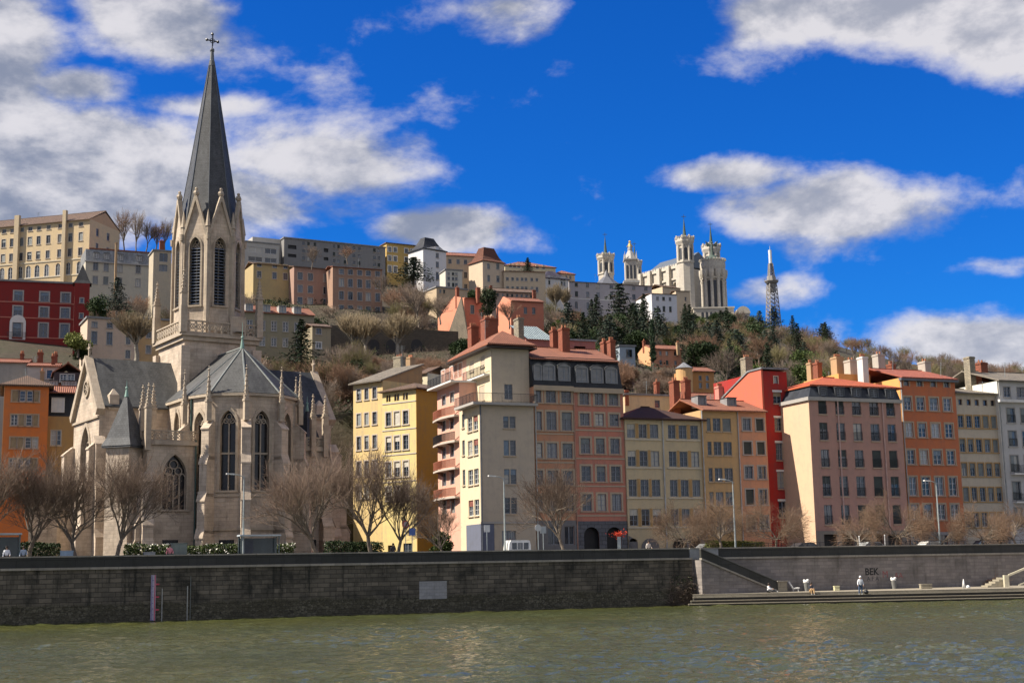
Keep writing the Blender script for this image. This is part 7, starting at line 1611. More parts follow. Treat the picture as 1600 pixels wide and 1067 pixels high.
for (x0, x1, Y0, Y1, n, mix, where) in ZONES:
    k_ = 0; tries = 0
    while k_ < n and tries < n * 6:
        tries += 1; x = rnd.uniform(x0, x1); Y = rnd.uniform(Y0, Y1); p = gpt(x, Y); kd = rnd.choice(mix); sc = rnd.uniform(.75, 1.15)
        if kd == 'b': pr, h, w_ = rnd.choice(hbare), 8.6, 7
        elif kd == 's': pr, h, w_ = rnd.choice(hbush), 4, 6
        elif kd == 'l': pr, h, w_ = rnd.choice([hblob[0], hblob[2]]), 7, 7; 
        elif kd == 'm': pr, h, w_ = rnd.choice([hblob[1], hblob[3]]), 6, 6
        else: pr, h, w_ = rnd.choice([hcon[0], hcon[1]]), 12, 7; sc *= rnd.choice([.75, .9, 1.05])
        if not clear(p, w_ * sc, h * sc): continue
        k_ += 1; cnt += 1; nm = KN[kd]
        if pr in (hblob[2], hblob[3]): nm = ('green leafy shrub' if pr is hblob[3] else 'dark leafy shrub', 'shrub')
        if pr in (hblob[1],): nm = KN['m']
        bx = boxpx(p, w_, h); xc, yc = (bx[0] + bx[1]) / 2, bx[3]
        (dx, dy, ln) = min(((xc - a, yc - c, l) for a, c, l in LAND), key=lambda t: abs(t[0]) + abs(t[1]) * 1.2)
        dirn = ('right of ' if dx > 0 else 'left of ') if abs(dx) > abs(dy) * 1.6 else ('below ' if dy > 0 else 'above ')
        far = '' if abs(dx) + abs(dy) < 45 else 'well '
        size = 'small ' if sc < .85 else ('tall ' if sc > 1.02 else '')
        place(pr, p - Z * .3, rnd.uniform(0, 6.28), (sc * rnd.uniform(.9, 1.2), sc * rnd.uniform(.9, 1.2), sc), size + nm[0] + ' on the hillside ' + far + dirn + ln, nm[0] + 's on the hillside', nm[1])
# ground cover: brush and ivy on the slopes
rng = np.random.default_rng(5)
def scatter(n, x0, x1, Y0, Y1):
    out_ = []
    for _ in range(n):
        x = rnd.uniform(x0, x1); Y = rnd.uniform(Y0, Y1); out_.append(gpt(x, Y))
    return out_
segs = []
for p in scatter(17000, 120, 1640, 216, 470) + scatter(9000, 380, 760, 216, 340):
    for _ in range(2):
        d = Vector((rnd.gauss(0, .7), rnd.gauss(0, .7), rnd.uniform(.3, 1.3))); q = p + Vector((rnd.gauss(0, .5), rnd.gauss(0, .5), -.1)); segs.append([*q, *(q + d), .035, .012])
o = put('undergrowth', tmat(tube_mesh('undergrowth', segs, 3), TWIGG), None); tag(o, 'tangled brown brush covering the hillside between the houses', 'undergrowth', kind='stuff')
C_ = []
for p in scatter(2600, 120, 1640, 216, 470) + scatter(500, 380, 730, 214, 262):
    k = rnd.randint(6, 20); r = rnd.uniform(.5, 1.5); v = rng.normal(size=(k, 3)) * np.array([r, r, r * .5]); v[:, 2] = np.abs(v[:, 2]); C_.append(v + np.array(p))
o = put('ivy', tmat(leaf_quads('ivy', np.concatenate(C_), .26, rng), LEAFD), None); tag(o, 'dark ivy and low evergreen cover on the hillside', 'ground cover', kind='stuff')
# hedges on the embankment
def hedge(label, x0, x1, ytop, off, dep, n, mt, flowers=0, seg=.12):
    a = street_pt(x0, off); c = street_pt(x1, off); L = (c - a).length; u = (c - a).normalized(); nb = Vector((-u.y, u.x, 0)); h = max(1.2, P((x0 + x1) / 2, ytop, a.y).z - 5.0)
    root = empty('hedge', a); tag(root, label, 'hedge')
    T_ = rng.uniform(0, L, n); D_ = rng.uniform(0, dep, n); Hn = .5 + .5 * np.array([math.sin(t * 1.7) * .2 + math.sin(t * .6 + 1) * .25 + .55 for t in T_]); Zz = rng.uniform(0, 1, n) ** .6 * h * (.78 + .3 * Hn)
    V = np.array([[u.x * t + nb.x * d, u.y * t + nb.y * d, z_] for t, d, z_ in zip(T_, D_, Zz)])
    put('foliage', tmat(leaf_quads('foliage', V, seg, rng), mt), root)
    st_ = [[*(u * (L * i / 40) + nb * dep / 2), *(u * (L * i / 40 + .2) + nb * dep / 2 + Z * h * .7), .03, .015] for i in range(40)]; put('stems', tmat(tube_mesh('stems', st_, 4), BARK), root)
    if flowers:
        idx = rng.choice(n, flowers); F_ = V[idx] - np.array(nb) * .3; F_[:, 2] += .1; put('blossom', tmat(leaf_quads('blossom', F_, .11, rng), plain('blossom', (.62, .60, .52), .8)), root)
for (bb_, x_) in ((hf, .08), (hg, .12), (pa, .15), (he, .1), (hh, .15)): pipe(bb_, x_, 0, -1, bb_.H, .07)
hedge('dark green hedge with white blossom along the foot of the church', 196, 462, 849, 7.5, 1.6, 9000, LEAFM, 700)
hedge('dark hedge in the shade beside the bus stop at the far left', -30, 96, 846, 12, 3, 5000, LEAFD, 0)
hedge('dark hedge between the round bare tree and the yellow houses', 512, 600, 846, 8, 2, 3600, LEAFD, 40)
hedge('yellow green clipped hedge before the tan and peach houses', 1108, 1196, 845, 7, 1.2, 3600, LEAFY, 0)
o = blob_tree('leafy_shrub', 120, 3.2, 1.3, 2600, .13, LEAFM, .5); o.location = street_pt(691, 12); tag(o, 'green bush beside the passage left of the cream corner building', 'shrub')
# brush on the river wall
def wallbush(label, x, y, w_, h, n, mt, seed):
    s_, z_ = to_q(x, y); p = Q0 + QX * s_ - QY * .1; r2 = random.Random(seed); sg = []
    for _ in range(n):
        q = Vector((r2.uniform(-w_ / 2, w_ / 2), 0, r2.uniform(0, h) * r2.random())); d = QX * r2.gauss(0, .5) - QY * abs(r2.gauss(.45, .3)) + Z * r2.gauss(.15, .4); q = QX * q.x + Z * q.z; sg.append([*q, *(q + d), .02, .008]); 
    root = empty('wall_shrub', (p.x, p.y, z_)); put('twigs', tmat(tube_mesh('twigs', sg, 3), mt), root); tag(root, label, 'shrub')
    C2 = np.array([[*(QX * r2.uniform(-w_ / 2, w_ / 2) - QY * r2.uniform(0, .7) + Z * r2.uniform(0, h))] for _ in range(n // 2)]); put('leaves', tmat(leaf_quads('leaves', C2, .07, rng), LEAFD if seed % 2 else foliage('leaves_rust', (.10, .04, .02), (.2, .09, .04))), root)
wallbush('tangled dry brown brush at the foot of the wall left of the landing', 1066, 946, 2.8, 3.0, 900, TWIGG, 5)
wallbush('dry brush growing from the pale wall near the right edge steps', 1555, 918, 3.0, 1.0, 300, TWIG, 6)
# ------------------------------------------------------------------ small things
METAL = plain('pole_grey', (.33, .37, .37), .45, .2); WHITE = plain('white_paint', (.7, .7, .68), .5)
def lamp(x, ytop, label, armside=-1, off=3.2):
    p = street_pt(x, off); h = P(x, ytop, p.y).z - 5.0; r = empty('street_lamp', p, math.pi / 2 - QA); tag(r, label, 'street lamp', 'street lamps along the quay')
    m_ = MB(); m_.frus((0, 0), .11, .055, 0, h - .15, 10); m_.frus((0, 0), .17, .15, 0, .6, 10); m_.build('pole', METAL, r)
    m_ = MB(); m_.tube((0, 0, h - .2), (armside * .45, 0, h), .045, n=6); m_.tube((armside * .45, 0, h), (armside * 1.0, 0, h + .06), .04, n=6); m_.build('arm', METAL, r)
    m_ = MB(); m_.prism([(armside * .9, -.13, h), (armside * 1.65, -.16, h + .04), (armside * 1.65, .16, h + .04), (armside * .9, .13, h)], (0, 0, .13)); m_.build('lamp_head', WHITE, r)
    return r
lamp(789, 745, 'tall curved neck street lamp before the cream corner building'); lamp(1149, 750, 'tall street lamp before the tan and peach houses'); lamp(1469, 752, 'tall street lamp before the orange red house')
l_ = lamp(380, 742, 'tall street lamp before the church choir, beside the bus shelter')
# bus shelters
def shelter(x0, x1, ytop, label, off=2.6):
    a = street_pt(x0, off); c = street_pt(x1, off); L = (c - a).length; r = empty('bus_shelter', a, math.pi / 2 - QA); tag(r, label, 'bus shelter'); h = P(x0, ytop, a.y).z - 5.0
    m_ = MB(); m_.box(-.15, L + .15, -.2, 1.4, h - .14, h); m_.build('roof', plain('shelter_roof', (.42, .47, .5), .4), r)
    for q in ((0, 0), (L, 0), (0, 1.2), (L, 1.2)): m_ = MB(); m_.box(q[0] - .05, q[0] + .05, q[1] - .05, q[1] + .05, 0, h - .141); m_.build('post', plain('post_dark', (.10, .13, .13), .5), r)
    m_ = MB(); m_.box(.06, L - .06, 1.19, 1.22, .3, h - .3); m_.build('glass_panel', plain('shelter_glass', (.04, .055, .06), .1), r)
    m_ = MB(); m_.box(.1, 1.2, .55, .7, .2, h - .5); m_.build('advert_panel', plain('advert_dark', (.03, .035, .05), .4), r)
    m_ = MB(); m_.box(1.4, L - .3, .8, 1.15, .45, .52); m_.build('bench', plain('bench_grey', (.3, .3, .3)), r)
shelter(377, 436, 835, 'glass bus shelter with a thin pale roof before the church choir')
shelter(-40, 31, 833, 'bus shelter with a pale roof at the left edge')
# cabinets and low boxes
def cabinet(x0, x1, ytop, label, col, off=1.6, louv=True, name='electric_cabinet', cat='cabinet'):
    a = street_pt(x0, off); c = street_pt(x1, off); L = (c - a).length; h = P(x0, ytop, a.y).z - 5.0; r = empty(name, a, math.pi / 2 - QA); tag(r, label, cat)
    m_ = MB(); m_.box(0, L, 0, .5, .06, h - .05); m_.box(.03, L - .03, .03, .47, 0, .06); m_.build('body', col, r)
    m_ = MB(); m_.box(-.03, L + .03, -.04, .54, h - .05, h); m_.build('top', col, r)
    m_ = MB(); k = 2
    for i in range(k): x0_, x1_ = .06 + (L - .09) * i / k, (L - .06) * (i + 1) / k; m_.box(x0_, x1_, -.02, -.002, .15, h - .14)
    m_.build('door', col, r)
cabinet(268, 292.5, 848, 'large grey green electric cabinet on the quay before the blossom hedge', plain('cabinet_green', (.16, .19, .17), .6))
cabinet(226, 243, 862, 'low pale grey box on the quay left of the green cabinet', plain('cabinet_pale', (.33, .34, .33), .7))
cabinet(95, 115, 860, 'pale blue waste container on the quay left of the first church tree', plain('container_blue', (.30, .40, .50), .5), 1.6, name='waste_container', cat='container')
# small white utility vehicle
p = street_pt(795, 2.6); vh = empty('delivery_van', p, math.pi / 2 - QA); tag(vh, 'small white boxy van parked beside the street lamp at the corner building', 'van')
VW = plain('van_white', (.62, .63, .62), .35); L = 2.35; h = 1.95
m_ = MB(); m_.prism([(0, 0, .35), (L, 0, .35), (L, 0, h - .45), (L - .12, 0, h - .06), (L - .3, 0, h), (.25, 0, h), (.08, 0, h - .3), (0, 0, 1.0)], (0, 1.5, 0)); m_.build('body', VW, vh)
for a, c in ((.35, .85), (.95, 1.5), (1.6, 2.1)): m_ = MB(); m_.box(a, c, -.012, -.001, 1.05, h - .25); m_.build('window', glass(), vh)
for a in (.45, 1.9):
    m_ = MB(); m_.tube((a, -.04, .3), (a, .16, .3), .3, n=14); o = m_.build('wheel', plain('tyre', (.02, .02, .02), .8), vh); m_ = MB(); m_.tube((a, -.05, .3), (a, -.041, .3), .16, n=10); m_.build('rim', METAL, o)
m_ = MB(); m_.box(L + .001, L + .03, .2, .45, .75, .95); m_.build('headlight', WHITE, vh)
# parked cars on the right
def car(x, label, col, off=9, rz=0, s=1.0):
    p = street_pt(x, off); r = empty('parked_car', p, math.pi / 2 - QA + rz); tag(r, label, 'car', 'cars parked along the quay')
    pr = [(0, .35), (4.2, .35), (4.25, .8), (4.1, .95), (3.3, 1.02), (2.75, 1.45), (1.2, 1.5), (.55, 1.05), (.05, .95)]
    m_ = MB(); m_.prism([(a, 0, z_) for a, z_ in pr], (0, 1.7, 0)); m_.build('body', col, r)
    m_ = MB(); m_.prism([(1.3, -.01, 1.03), (3.1, -.01, 1.03), (2.7, -.01, 1.38), (1.35, -.01, 1.42)], (0, .008, 0)); m_.build('window', glass(), r)
    for a in (.85, 3.4):
        m_ = MB(); m_.tube((a, -.03, .32), (a, .18, .32), .32, n=14); o = m_.build('wheel', plain('tyre', (.02, .02, .02), .8), r); m_ = MB(); m_.tube((a, -.04, .32), (a, -.031, .32), .19, n=10); m_.build('rim', METAL, o)
    for yy in (.15, 1.3): m_ = MB(); m_.box(4.2, 4.27, yy, yy + .28, .68, .85); m_.build('headlight', WHITE, r)
car(1528, 'dark blue car parked before the arches of the narrow cream house', plain('car_blue', (.03, .05, .08), .25)); car(1345, 'silver car parked before the shop openings of the pink block', plain('car_silver', (.38, .40, .41), .25)); car(1240, 'dark grey car parked before the deep red house', plain('car_dark', (.05, .05, .055), .25))
# street signs
def sign(x, ytop, kind, label, off=1.4, face=(.7, .7, .68), ring=None):
    p = street_pt(x, off); h = P(x, ytop, p.y).z - 5.0; r = empty('street_sign', p, math.pi / 2 - QA); tag(r, label, 'sign')
    m_ = MB(); m_.tube((0, 0, 0), (0, 0, h), .035, n=8); m_.build('pole', METAL, r); R_ = .34; m_ = MB()
    if kind == 'round': m_.tube((0, -.07, h - R_), (0, -.04, h - R_), R_, n=20)
    else: m_.box(-R_ * .9, R_ * .9, -.07, -.04, h - 2 * R_, h)
    o = m_.build('sign_plate', plain('plate_%02d' % int(face[0] * 50 + face[2] * 7), face, .5), r)
    if ring: 
        m_ = MB(); 
        for i in range(16): a0, a1 = i * math.pi / 8, (i + 1) * math.pi / 8; m_.bar((R_ * .88 * math.cos(a0), -.08, h - R_ + R_ * .88 * math.sin(a0)), (R_ * .88 * math.cos(a1), -.08, h - R_ + R_ * .88 * math.sin(a1)), .06, .07)
        m_.build('sign_border', plain('sign_red', (.5, .03, .03), .5), o)
sign(841, 819, 'round', 'round pale traffic sign right of the corner building', face=(.5, .5, .5)); sign(849, 822, 'square', 'square pale traffic sign beside the round one', 1.8, (.35, .38, .4))
sign(761, 820, 'square', 'slim white post sign before the blue shop front', 2.2, (.6, .6, .6)); sign(634, 813, 'round', 'small red and white round sign before the bright yellow house', 3, (.6, .5, .5), True); sign(644, 825, 'square', 'small blue square sign before the ochre side wall', 2, (.08, .14, .4))
for x, yt, lab in ((1343, 838, 'slim white post before the middle shop of the pink block'), (1383, 836, 'slim white post before the right shop of the pink block')):
    p = street_pt(x, 2); r = empty('post', p); tag(r, lab, 'post'); m_ = MB(); h = P(x, yt, p.y).z - 5; m_.tube((0, 0, 0), (0, 0, h), .045, n=8); m_.build('shaft', WHITE, r); m_ = MB(); m_.sphere((0, 0, h), .08, 8, 6); m_.build('cap', WHITE, r)
# bicycles at the corner
def bicycle(p, rz, label):
    r = empty('bicycle', p, rz); tag(r, label, 'bicycle', 'bicycles parked at the street corner')
    for a in (0, 1.02):
        m_ = MB(); 
        for i in range(16): t0, t1 = i * math.pi / 8, (i + 1) * math.pi / 8; m_.tube((a + .33 * math.cos(t0), 0, .34 + .33 * math.sin(t0)), (a + .33 * math.cos(t1), 0, .34 + .33 * math.sin(t1)), .022, n=4)
        for i in range(6): t0 = i * math.pi / 6; m_.tube((a + .32 * math.cos(t0), 0, .34 + .32 * math.sin(t0)), (a - .32 * math.cos(t0), 0, .34 - .32 * math.sin(t0)), .006, n=3)
        m_.build('wheel', IRON, r)
    m_ = MB(); pts = {'b': (.42, 0, .32), 's': (.32, 0, .85), 'h': (.88, 0, .85), 'f': (1.02, 0, .34), 'r': (0, 0, .34)}
    for a, c in ('bs', 'sh', 'hb', 'hf', 'rb', 'rs'): m_.tube(pts[a], pts[c], .022, n=5)
    m_.build('frame', plain('bike_grey', (.3, .3, .3), .4), r)
    m_ = MB(); m_.sphere((.3, 0, .92), .11, 6, 4, .4); m_.build('saddle', IRON, r); m_ = MB(); m_.tube((.86, -.25, 1.0), (.86, .25, 1.0), .02, n=5); m_.tube((.88, 0, .85), (.86, 0, 1.0), .02, n=5); m_.build('handlebar', IRON, r)
    return r
b0 = bicycle(street_pt(648, 5), .3, 'grey bicycle, leftmost of the row parked at the corner before the bush')
for i, (x, lab) in enumerate([(656, 'second grey bicycle from the left at the corner before the bush'), (664, 'third grey bicycle from the left at the corner before the bush'), (672, 'grey bicycle, rightmost of the row parked at the corner before the bush')]): dup(b0, street_pt(x, 5), .3 + i * .08, None, lab)
# people
def person(loc, rz, label, pose, top, leg, hair, skin=(.42, .26, .18), name='person', coat=False):
    """pose: dict of joints in metres; one skinned body, clothes and hair as children"""
    r = empty(name, loc, rz); tag(r, label, 'person')
    J = pose
    def skinned(nm, chain, mat, root=0):
        vs = [c[0] for c in chain['v']]; rad = [c[1] for c in chain['v']]
        me = bpy.data.meshes.new(nm); me.from_pydata(vs, chain['e'], []); me.materials.append(mat); o = bpy.data.objects.new(nm, me); COL.objects.link(o); o.parent = r
        o.modifiers.new('skin', 'SKIN'); sk = me.skin_vertices[0].data
        for i, q in enumerate(rad): sk[i].radius = (q, q)
        sk[root].use_root = True; sb2 = o.modifiers.new('sub', 'SUBSURF'); sb2.levels = 1; sb2.render_levels = 1; return o
    V = []; E = []; ix = {}
    def v(k, p, q): ix[k] = len(V); V.append((p, q)); return ix[k]
    def e(a, b_): E.append((ix[a], ix[b_]))
    v('pel', J['pel'], .13); v('che', J['che'], .15); v('nek', J['nek'], .055); v('chin', tuple(Vector(J['nek']) + (Vector(J['hed']) - Vector(J['nek'])) * .45), .075); v('hed', J['hed'], .095); e('pel', 'che'); e('che', 'nek'); e('nek', 'chin'); e('chin', 'hed')
    fd_ = Vector(J.get('face', (0, -1, 0)))
    for s_ in 'LR':
        v('sho' + s_, J['sho' + s_], .06); v('elb' + s_, J['elb' + s_], .042); v('wri' + s_, J['wri' + s_], .03); e('che', 'sho' + s_); e('sho' + s_, 'elb' + s_); e('elb' + s_, 'wri' + s_)
        a = Vector(J['elb' + s_]); w_ = Vector(J['wri' + s_]); d = (w_ - a).normalized(); x = d.orthogonal().normalized(); v('pal' + s_, tuple(w_ + d * .08), .035); e('wri' + s_, 'pal' + s_)
        for i, l in enumerate((.07, .085, .08, .06)): b1 = w_ + d * .09 + x * (i - 1.5) * .022; v('f%d' % i + s_, tuple(b1 + d * l * .5), .009); v('g%d' % i + s_, tuple(b1 + d * l + d.cross(x) * .015), .008); E.append((ix['pal' + s_], ix['f%d' % i + s_])); e('f%d' % i + s_, 'g%d' % i + s_)
        v('th' + s_, tuple(w_ + d * .06 + x * .05), .010); E.append((ix['pal' + s_], ix['th' + s_]))
        v('hip' + s_, J['hip' + s_], .09); v('kne' + s_, J['kne' + s_], .06); v('ank' + s_, J['ank' + s_], .04); v('toe' + s_, J['toe' + s_], .035); e('pel', 'hip' + s_); e('hip' + s_, 'kne' + s_); e('kne' + s_, 'ank' + s_); e('ank' + s_, 'toe' + s_)
    skinned('body', {'v': V, 'e': E}, plain('skin', skin, .6))
    g = lambda k: J[k]
    lo = J['ank' + 'L']
    skinned('top', {'v': [(g('pel') if not coat else tuple(Vector(g('pel')) - Z * .12), .17 if coat else .155), (g('che'), .185), (tuple(Vector(g('nek')) - Z * .03), .08), (g('shoL'), .085), (g('elbL'), .06), (g('wriL'), .045), (g('shoR'), .085), (g('elbR'), .06), (g('wriR'), .045)], 'e': [(0, 1), (1, 2), (1, 3), (3, 4), (4, 5), (1, 6), (6, 7), (7, 8)]}, top)
    skinned('trousers', {'v': [(tuple(Vector(g('pel')) + Z * .02), .15), (g('hipL'), .105), (g('kneL'), .078), (g('ankL'), .06), (g('hipR'), .105), (g('kneR'), .078), (g('ankR'), .06)], 'e': [(0, 1), (1, 2), (2, 3), (0, 4), (4, 5), (5, 6)]}, leg)
    h = Vector(J['hed']); m_ = MB(); m_.sphere((h.x - fd_.x * .03, h.y - fd_.y * .03, h.z + .03), .125, 10, 7, 1.02); m_.build('hair', hair, r, True)
    m_ = MB(); fz = h - Z * .03; sx2 = Vector((-fd_.y, fd_.x, 0)); m_.frus((fz.x + fd_.x * .105, fz.y + fd_.y * .105), .022, .008, fz.z - .03, fz.z + .03, 5)
    m_.build('nose', plain('skin', skin, .6), r)
    m_ = MB(); [m_.sphere(tuple(fz + fd_ * .1 + sx2 * k * .035 + Z * .03), .013, 5, 4) for k in (-1, 1)]; m_.build('eyes', IRON, r)
    for k in ('L', 'R'): m_ = MB(); a = Vector(J['ank' + k]); t = Vector(J['toe' + k]); m_.tube(a - Z * .02, t, .06, .045, 6); m_.build('shoe', plain('shoe', (.3, .3, .3), .6), r)
    return r
def stand(lean=0.0, step=.12, arm=0.0):
    return dict(pel=(0, 0, .95), che=(0, -.02 - lean, 1.32), nek=(0, -.03 - lean * 1.4, 1.52), hed=(0, -.05 - lean * 1.8, 1.68), shoL=(.19, -.02 - lean, 1.42), elbL=(.27, .02 - lean, 1.15), wriL=(.26, -.12 - lean - arm, .93 + arm),
        shoR=(-.19, -.02 - lean, 1.42), elbR=(-.27, 0 - lean, 1.15), wriR=(-.28, -.1 - lean, .92), hipL=(.1, 0, .9), kneL=(.12, -.04, .48), ankL=(.13, .02, .08), toeL=(.14, -.16, .04), hipR=(-.1, 0, .9), kneR=(-.12, -.03 + step, .48), ankR=(-.14, step, .08), toeR=(-.15, step - .18, .04))
def sit():
    return dict(pel=(0, 0, .14), che=(0, -.04, .50), nek=(0, -.07, .68), hed=(0, -.11, .84), shoL=(.18, -.04, .60), elbL=(.24, -.2, .38), wriL=(.12, -.42, .36), shoR=(-.18, -.04, .60), elbR=(-.24, -.2, .38), wriR=(-.12, -.42, .36),
        hipL=(.1, -.06, .13), kneL=(.14, -.48, .34), ankL=(.13, -.62, -.18), toeL=(.13, -.80, -.22), hipR=(-.1, -.06, .13), kneR=(-.14, -.46, .33), ankR=(-.13, -.58, -.18), toeR=(-.13, -.76, -.22))
HD_ = plain('hair_dark', (.03, .02, .015), .7)
def deck_pt(x, y, z):
    d = ray(x, y); t = min((z - CAMH) / d.z, (135 - .9) / (d.y - QS * d.x)); p = CAM + d * t; return Vector((p.x, p.y, z))
WC = plain('coat_white', (.74, .76, .80), .8); JE = plain('jeans', (.06, .10, .18), .9)
pz = DZ - .28 + .002
pw = person(deck_pt(1345, 928.5, pz), R(6), 'person in a white hooded coat and blue jeans standing on the top landing step', stand(.05, .06, .0), WC, JE, WC, coat=True)
m_ = MB(); bg_ = empty('bag', deck_pt(1353.5, 927.5, pz + .0)); tag(bg_, 'black bag on the step right of the standing person', 'bag'); m_.sphere((0, 0, .2), .26, 10, 7, .85); m_.build('sack', IRON, bg_, True); m_ = MB(); m_.tube((-.12, 0, .4), (0, 0, .55), .02, n=5); m_.tube((.12, 0, .4), (0, 0, .55), .02, n=5); m_.build('strap', IRON, bg_)
def front_edge(x): 
    d = ray(x, 925); n = Vector((-fd.y, fd.x, 0)); t = (FA - CAM).dot(n) / d.dot(n); p = CAM + d * t; return Vector((p.x, p.y, DZ + .002))
person(front_edge(1268) + Vector((0, .12, 0)), R(4), 'person in dark top and tan shorts sitting on the landing edge', sit(), plain('top_navy', (.03, .035, .05), .8), plain('shorts_tan', (.42, .27, .13), .8), HD_)
sp2 = sit(); sp2.update(kneL=(.14, -.50, .32), ankL=(.13, -.82, .05), toeL=(.13, -.95, .12), kneR=(-.14, -.55, .22), ankR=(-.13, -.95, .05), toeR=(-.13, -1.05, .13))
person(front_edge(1204) + Vector((0, 1.2, 0)), R(62), 'person in a white top with dark trousers sitting on the landing near the stair pier', sp2, WC, IRON, HD_)
# people on the embankment
PK2 = plain('coat_pink', (.6, .22, .25), .8)
for x, yt, lab, tp in ((265.5, 855, 'person in a pink coat beside the green cabinet', PK2), (11, 855, 'person in a white top at the left bus stop', WC), (37, 852, 'person in a pale blue jacket right of the left bus stop', plain('jacket_blue', (.35, .42, .52), .8)), (614, 828, 'person in dark clothes walking beside the yellow house', plain('coat_dark', (.05, .045, .05), .8)), (1013, 841, 'person in a pale coat before the low cream house arches', plain('coat_pale', (.5, .46, .42), .8))):
    p = street_pt(x, 1.5 if x < 300 else 6); p.z = 5.04; person(p, R(20), lab, stand(.02, .18, .1), tp, plain('trousers_dark', (.04, .045, .06), .9), HD_)
# flower pole and stuff
p = street_pt(967.5, 3); r = empty('flower_stand', p); tag(r, 'red flowers on a grey stand before the right arch', 'flower stand'); m_ = MB(); hh_ = P(967, 838, p.y).z - 5; m_.box(-.18, .18, -.18, .18, 0, hh_); m_.build('stand', METAL, r)
C2 = rng.normal(size=(160, 3)) * np.array([.32, .2, .16]) + np.array([0, 0, hh_ + .25]); put('flowers', tmat(leaf_quads('flowers', C2, .1, rng), plain('flower_red', (.62, .06, .02), .7)), r)
p = street_pt(846, 3.4); r = empty('cafe_table', p); tag(r, 'small rust red table with a cover under the traffic signs', 'table'); m_ = MB(); m_.box(-.45, .45, -.4, .4, .70, .9); m_.build('tabletop', plain('rust_red', (.28, .07, .03), .8), r)
for a in (-.35, .35):
    for c in (-.3, .3): m_ = MB(); m_.tube((a, c, 0), (a, c, .70), .03, n=6); m_.build('leg', IRON, r)
# landing: bins, chair, blocks, bird
def bin_(x, y, label):
    p = deck_pt(x, y, DZ + .004); r = empty('litter_bin', p); tag(r, label, 'litter bin', 'litter bins on the landing'); m_ = MB(); m_.frus((0, 0), .24, .27, 0, .85, 12); m_.build('body', plain('bin_grey', (.16, .16, .15), .7), r)
    m_ = MB(); m_.sphere((-.03, 0, .95), .3, 10, 6, .7); m_.sphere((.14, -.08, 1.12), .16, 8, 5, .8); m_.sphere((-.2, .05, 1.1), .13, 8, 5); m_.build('bag', WHITE, r, True)
bin_(1260.5, 922.5, 'grey litter bin with a white bag behind the seated person'); bin_(1397, 919, 'grey litter bin overflowing with white bags right of the graffiti')
p = deck_pt(1241, 923, DZ + .004); r = empty('lounge_chair', p); tag(r, 'white reclining plastic chair on the landing left of the litter bin', 'chair')
m_ = MB(); m_.prism([(-.15, 0, .25), (.55, 0, .3), (.6, 0, .42), (.45, 0, .45), (-.1, 0, .34)], (0, .55, 0)); m_.build('seat', WHITE, r); m_ = MB(); m_.prism([(-.15, 0, .25), (-.02, 0, .34), (-.45, 0, 1.05), (-.58, 0, 1.02)], (0, .55, 0)); m_.build('backrest', WHITE, r)
for a in (-.05, .45):
    for c in (.05, .5): m_ = MB(); m_.tube((a, c, 0), (a, c, .3), .03, n=6); m_.build('leg', WHITE, r)
def block(x0, x1, y, ytop, label, col, dep=.6, name='stone_block', cat='block'):
    a = deck_pt(x0, y, DZ + .004); c = deck_pt(x1, y, DZ + .004); h = P(x0, ytop, a.y).z - DZ; L = (c - a).length; r = empty(name, a, .05); tag(r, label, cat); m_ = MB(); m_.box(0, L, 0, dep, 0, h - .08); m_.build('body', col, r); m_ = MB(); m_.box(-.03, L + .03, -.03, dep + .03, h - .08, h); m_.build('top', col, r)
block(1304.5, 1310.5, 922.5, 915, 'pale yellow crate on the landing below the graffiti', plain('crate_yellow', (.55, .53, .33), .7), .5, 'crate', 'crate'); block(1439.5, 1454, 919.8, 912, 'low pale stone bench block on the right of the landing', STEP, .6)
p = deck_pt(1508, 918.5, DZ + .004); r = empty('folded_parasol', p); tag(r, 'white pointed cloth heap standing near the right steps', 'parasol'); m_ = MB(); m_.frus((-.12, 0), .2, .03, 0, .95, 8); m_.build('cloth', WHITE, r, True); m_ = MB(); m_.frus((.3, 0), .3, .12, 0, .3, 8); m_.build('hem', WHITE, r, True)
# steps with handrail at right edge
p = deck_pt(1580, 917, DZ + .004); r = empty('steps_with_handrail', (p.x, p.y + 1.2, DZ + .004), .05); tag(r, 'pale stone steps with a sloping handrail at the right edge of the landing', 'steps')
for i in range(5): m_ = MB(); m_.box(-2.0 + i * .42, -2.0 + (i + 1) * .42, .2, 2.0, 0, .2 * (i + 1)); m_.build('step', STEP, r)
m_ = MB(); m_.box(-.35, .15, -.3, .1, 0, 1.25); m_.build('pier', plain('pier_cream', (.50, .46, .34), .8), r)
m_ = MB(); m_.prism([(.2, -.2, 1.1), (9, -.2, 4.4), (9, -.2, 4.62), (.2, -.2, 1.32)], (0, .22, 0)); m_.build('handrail', plain('pier_cream', (.50, .46, .34), .8), r); m_ = MB(); m_.prism([(1.2, -.15, .1), (9, -.15, 3.0), (9, -.15, 3.12), (1.2, -.15, .25)], (0, .12, 0)); m_.build('lower_rail', plain('pier_cream', (.50, .46, .34), .8), r)
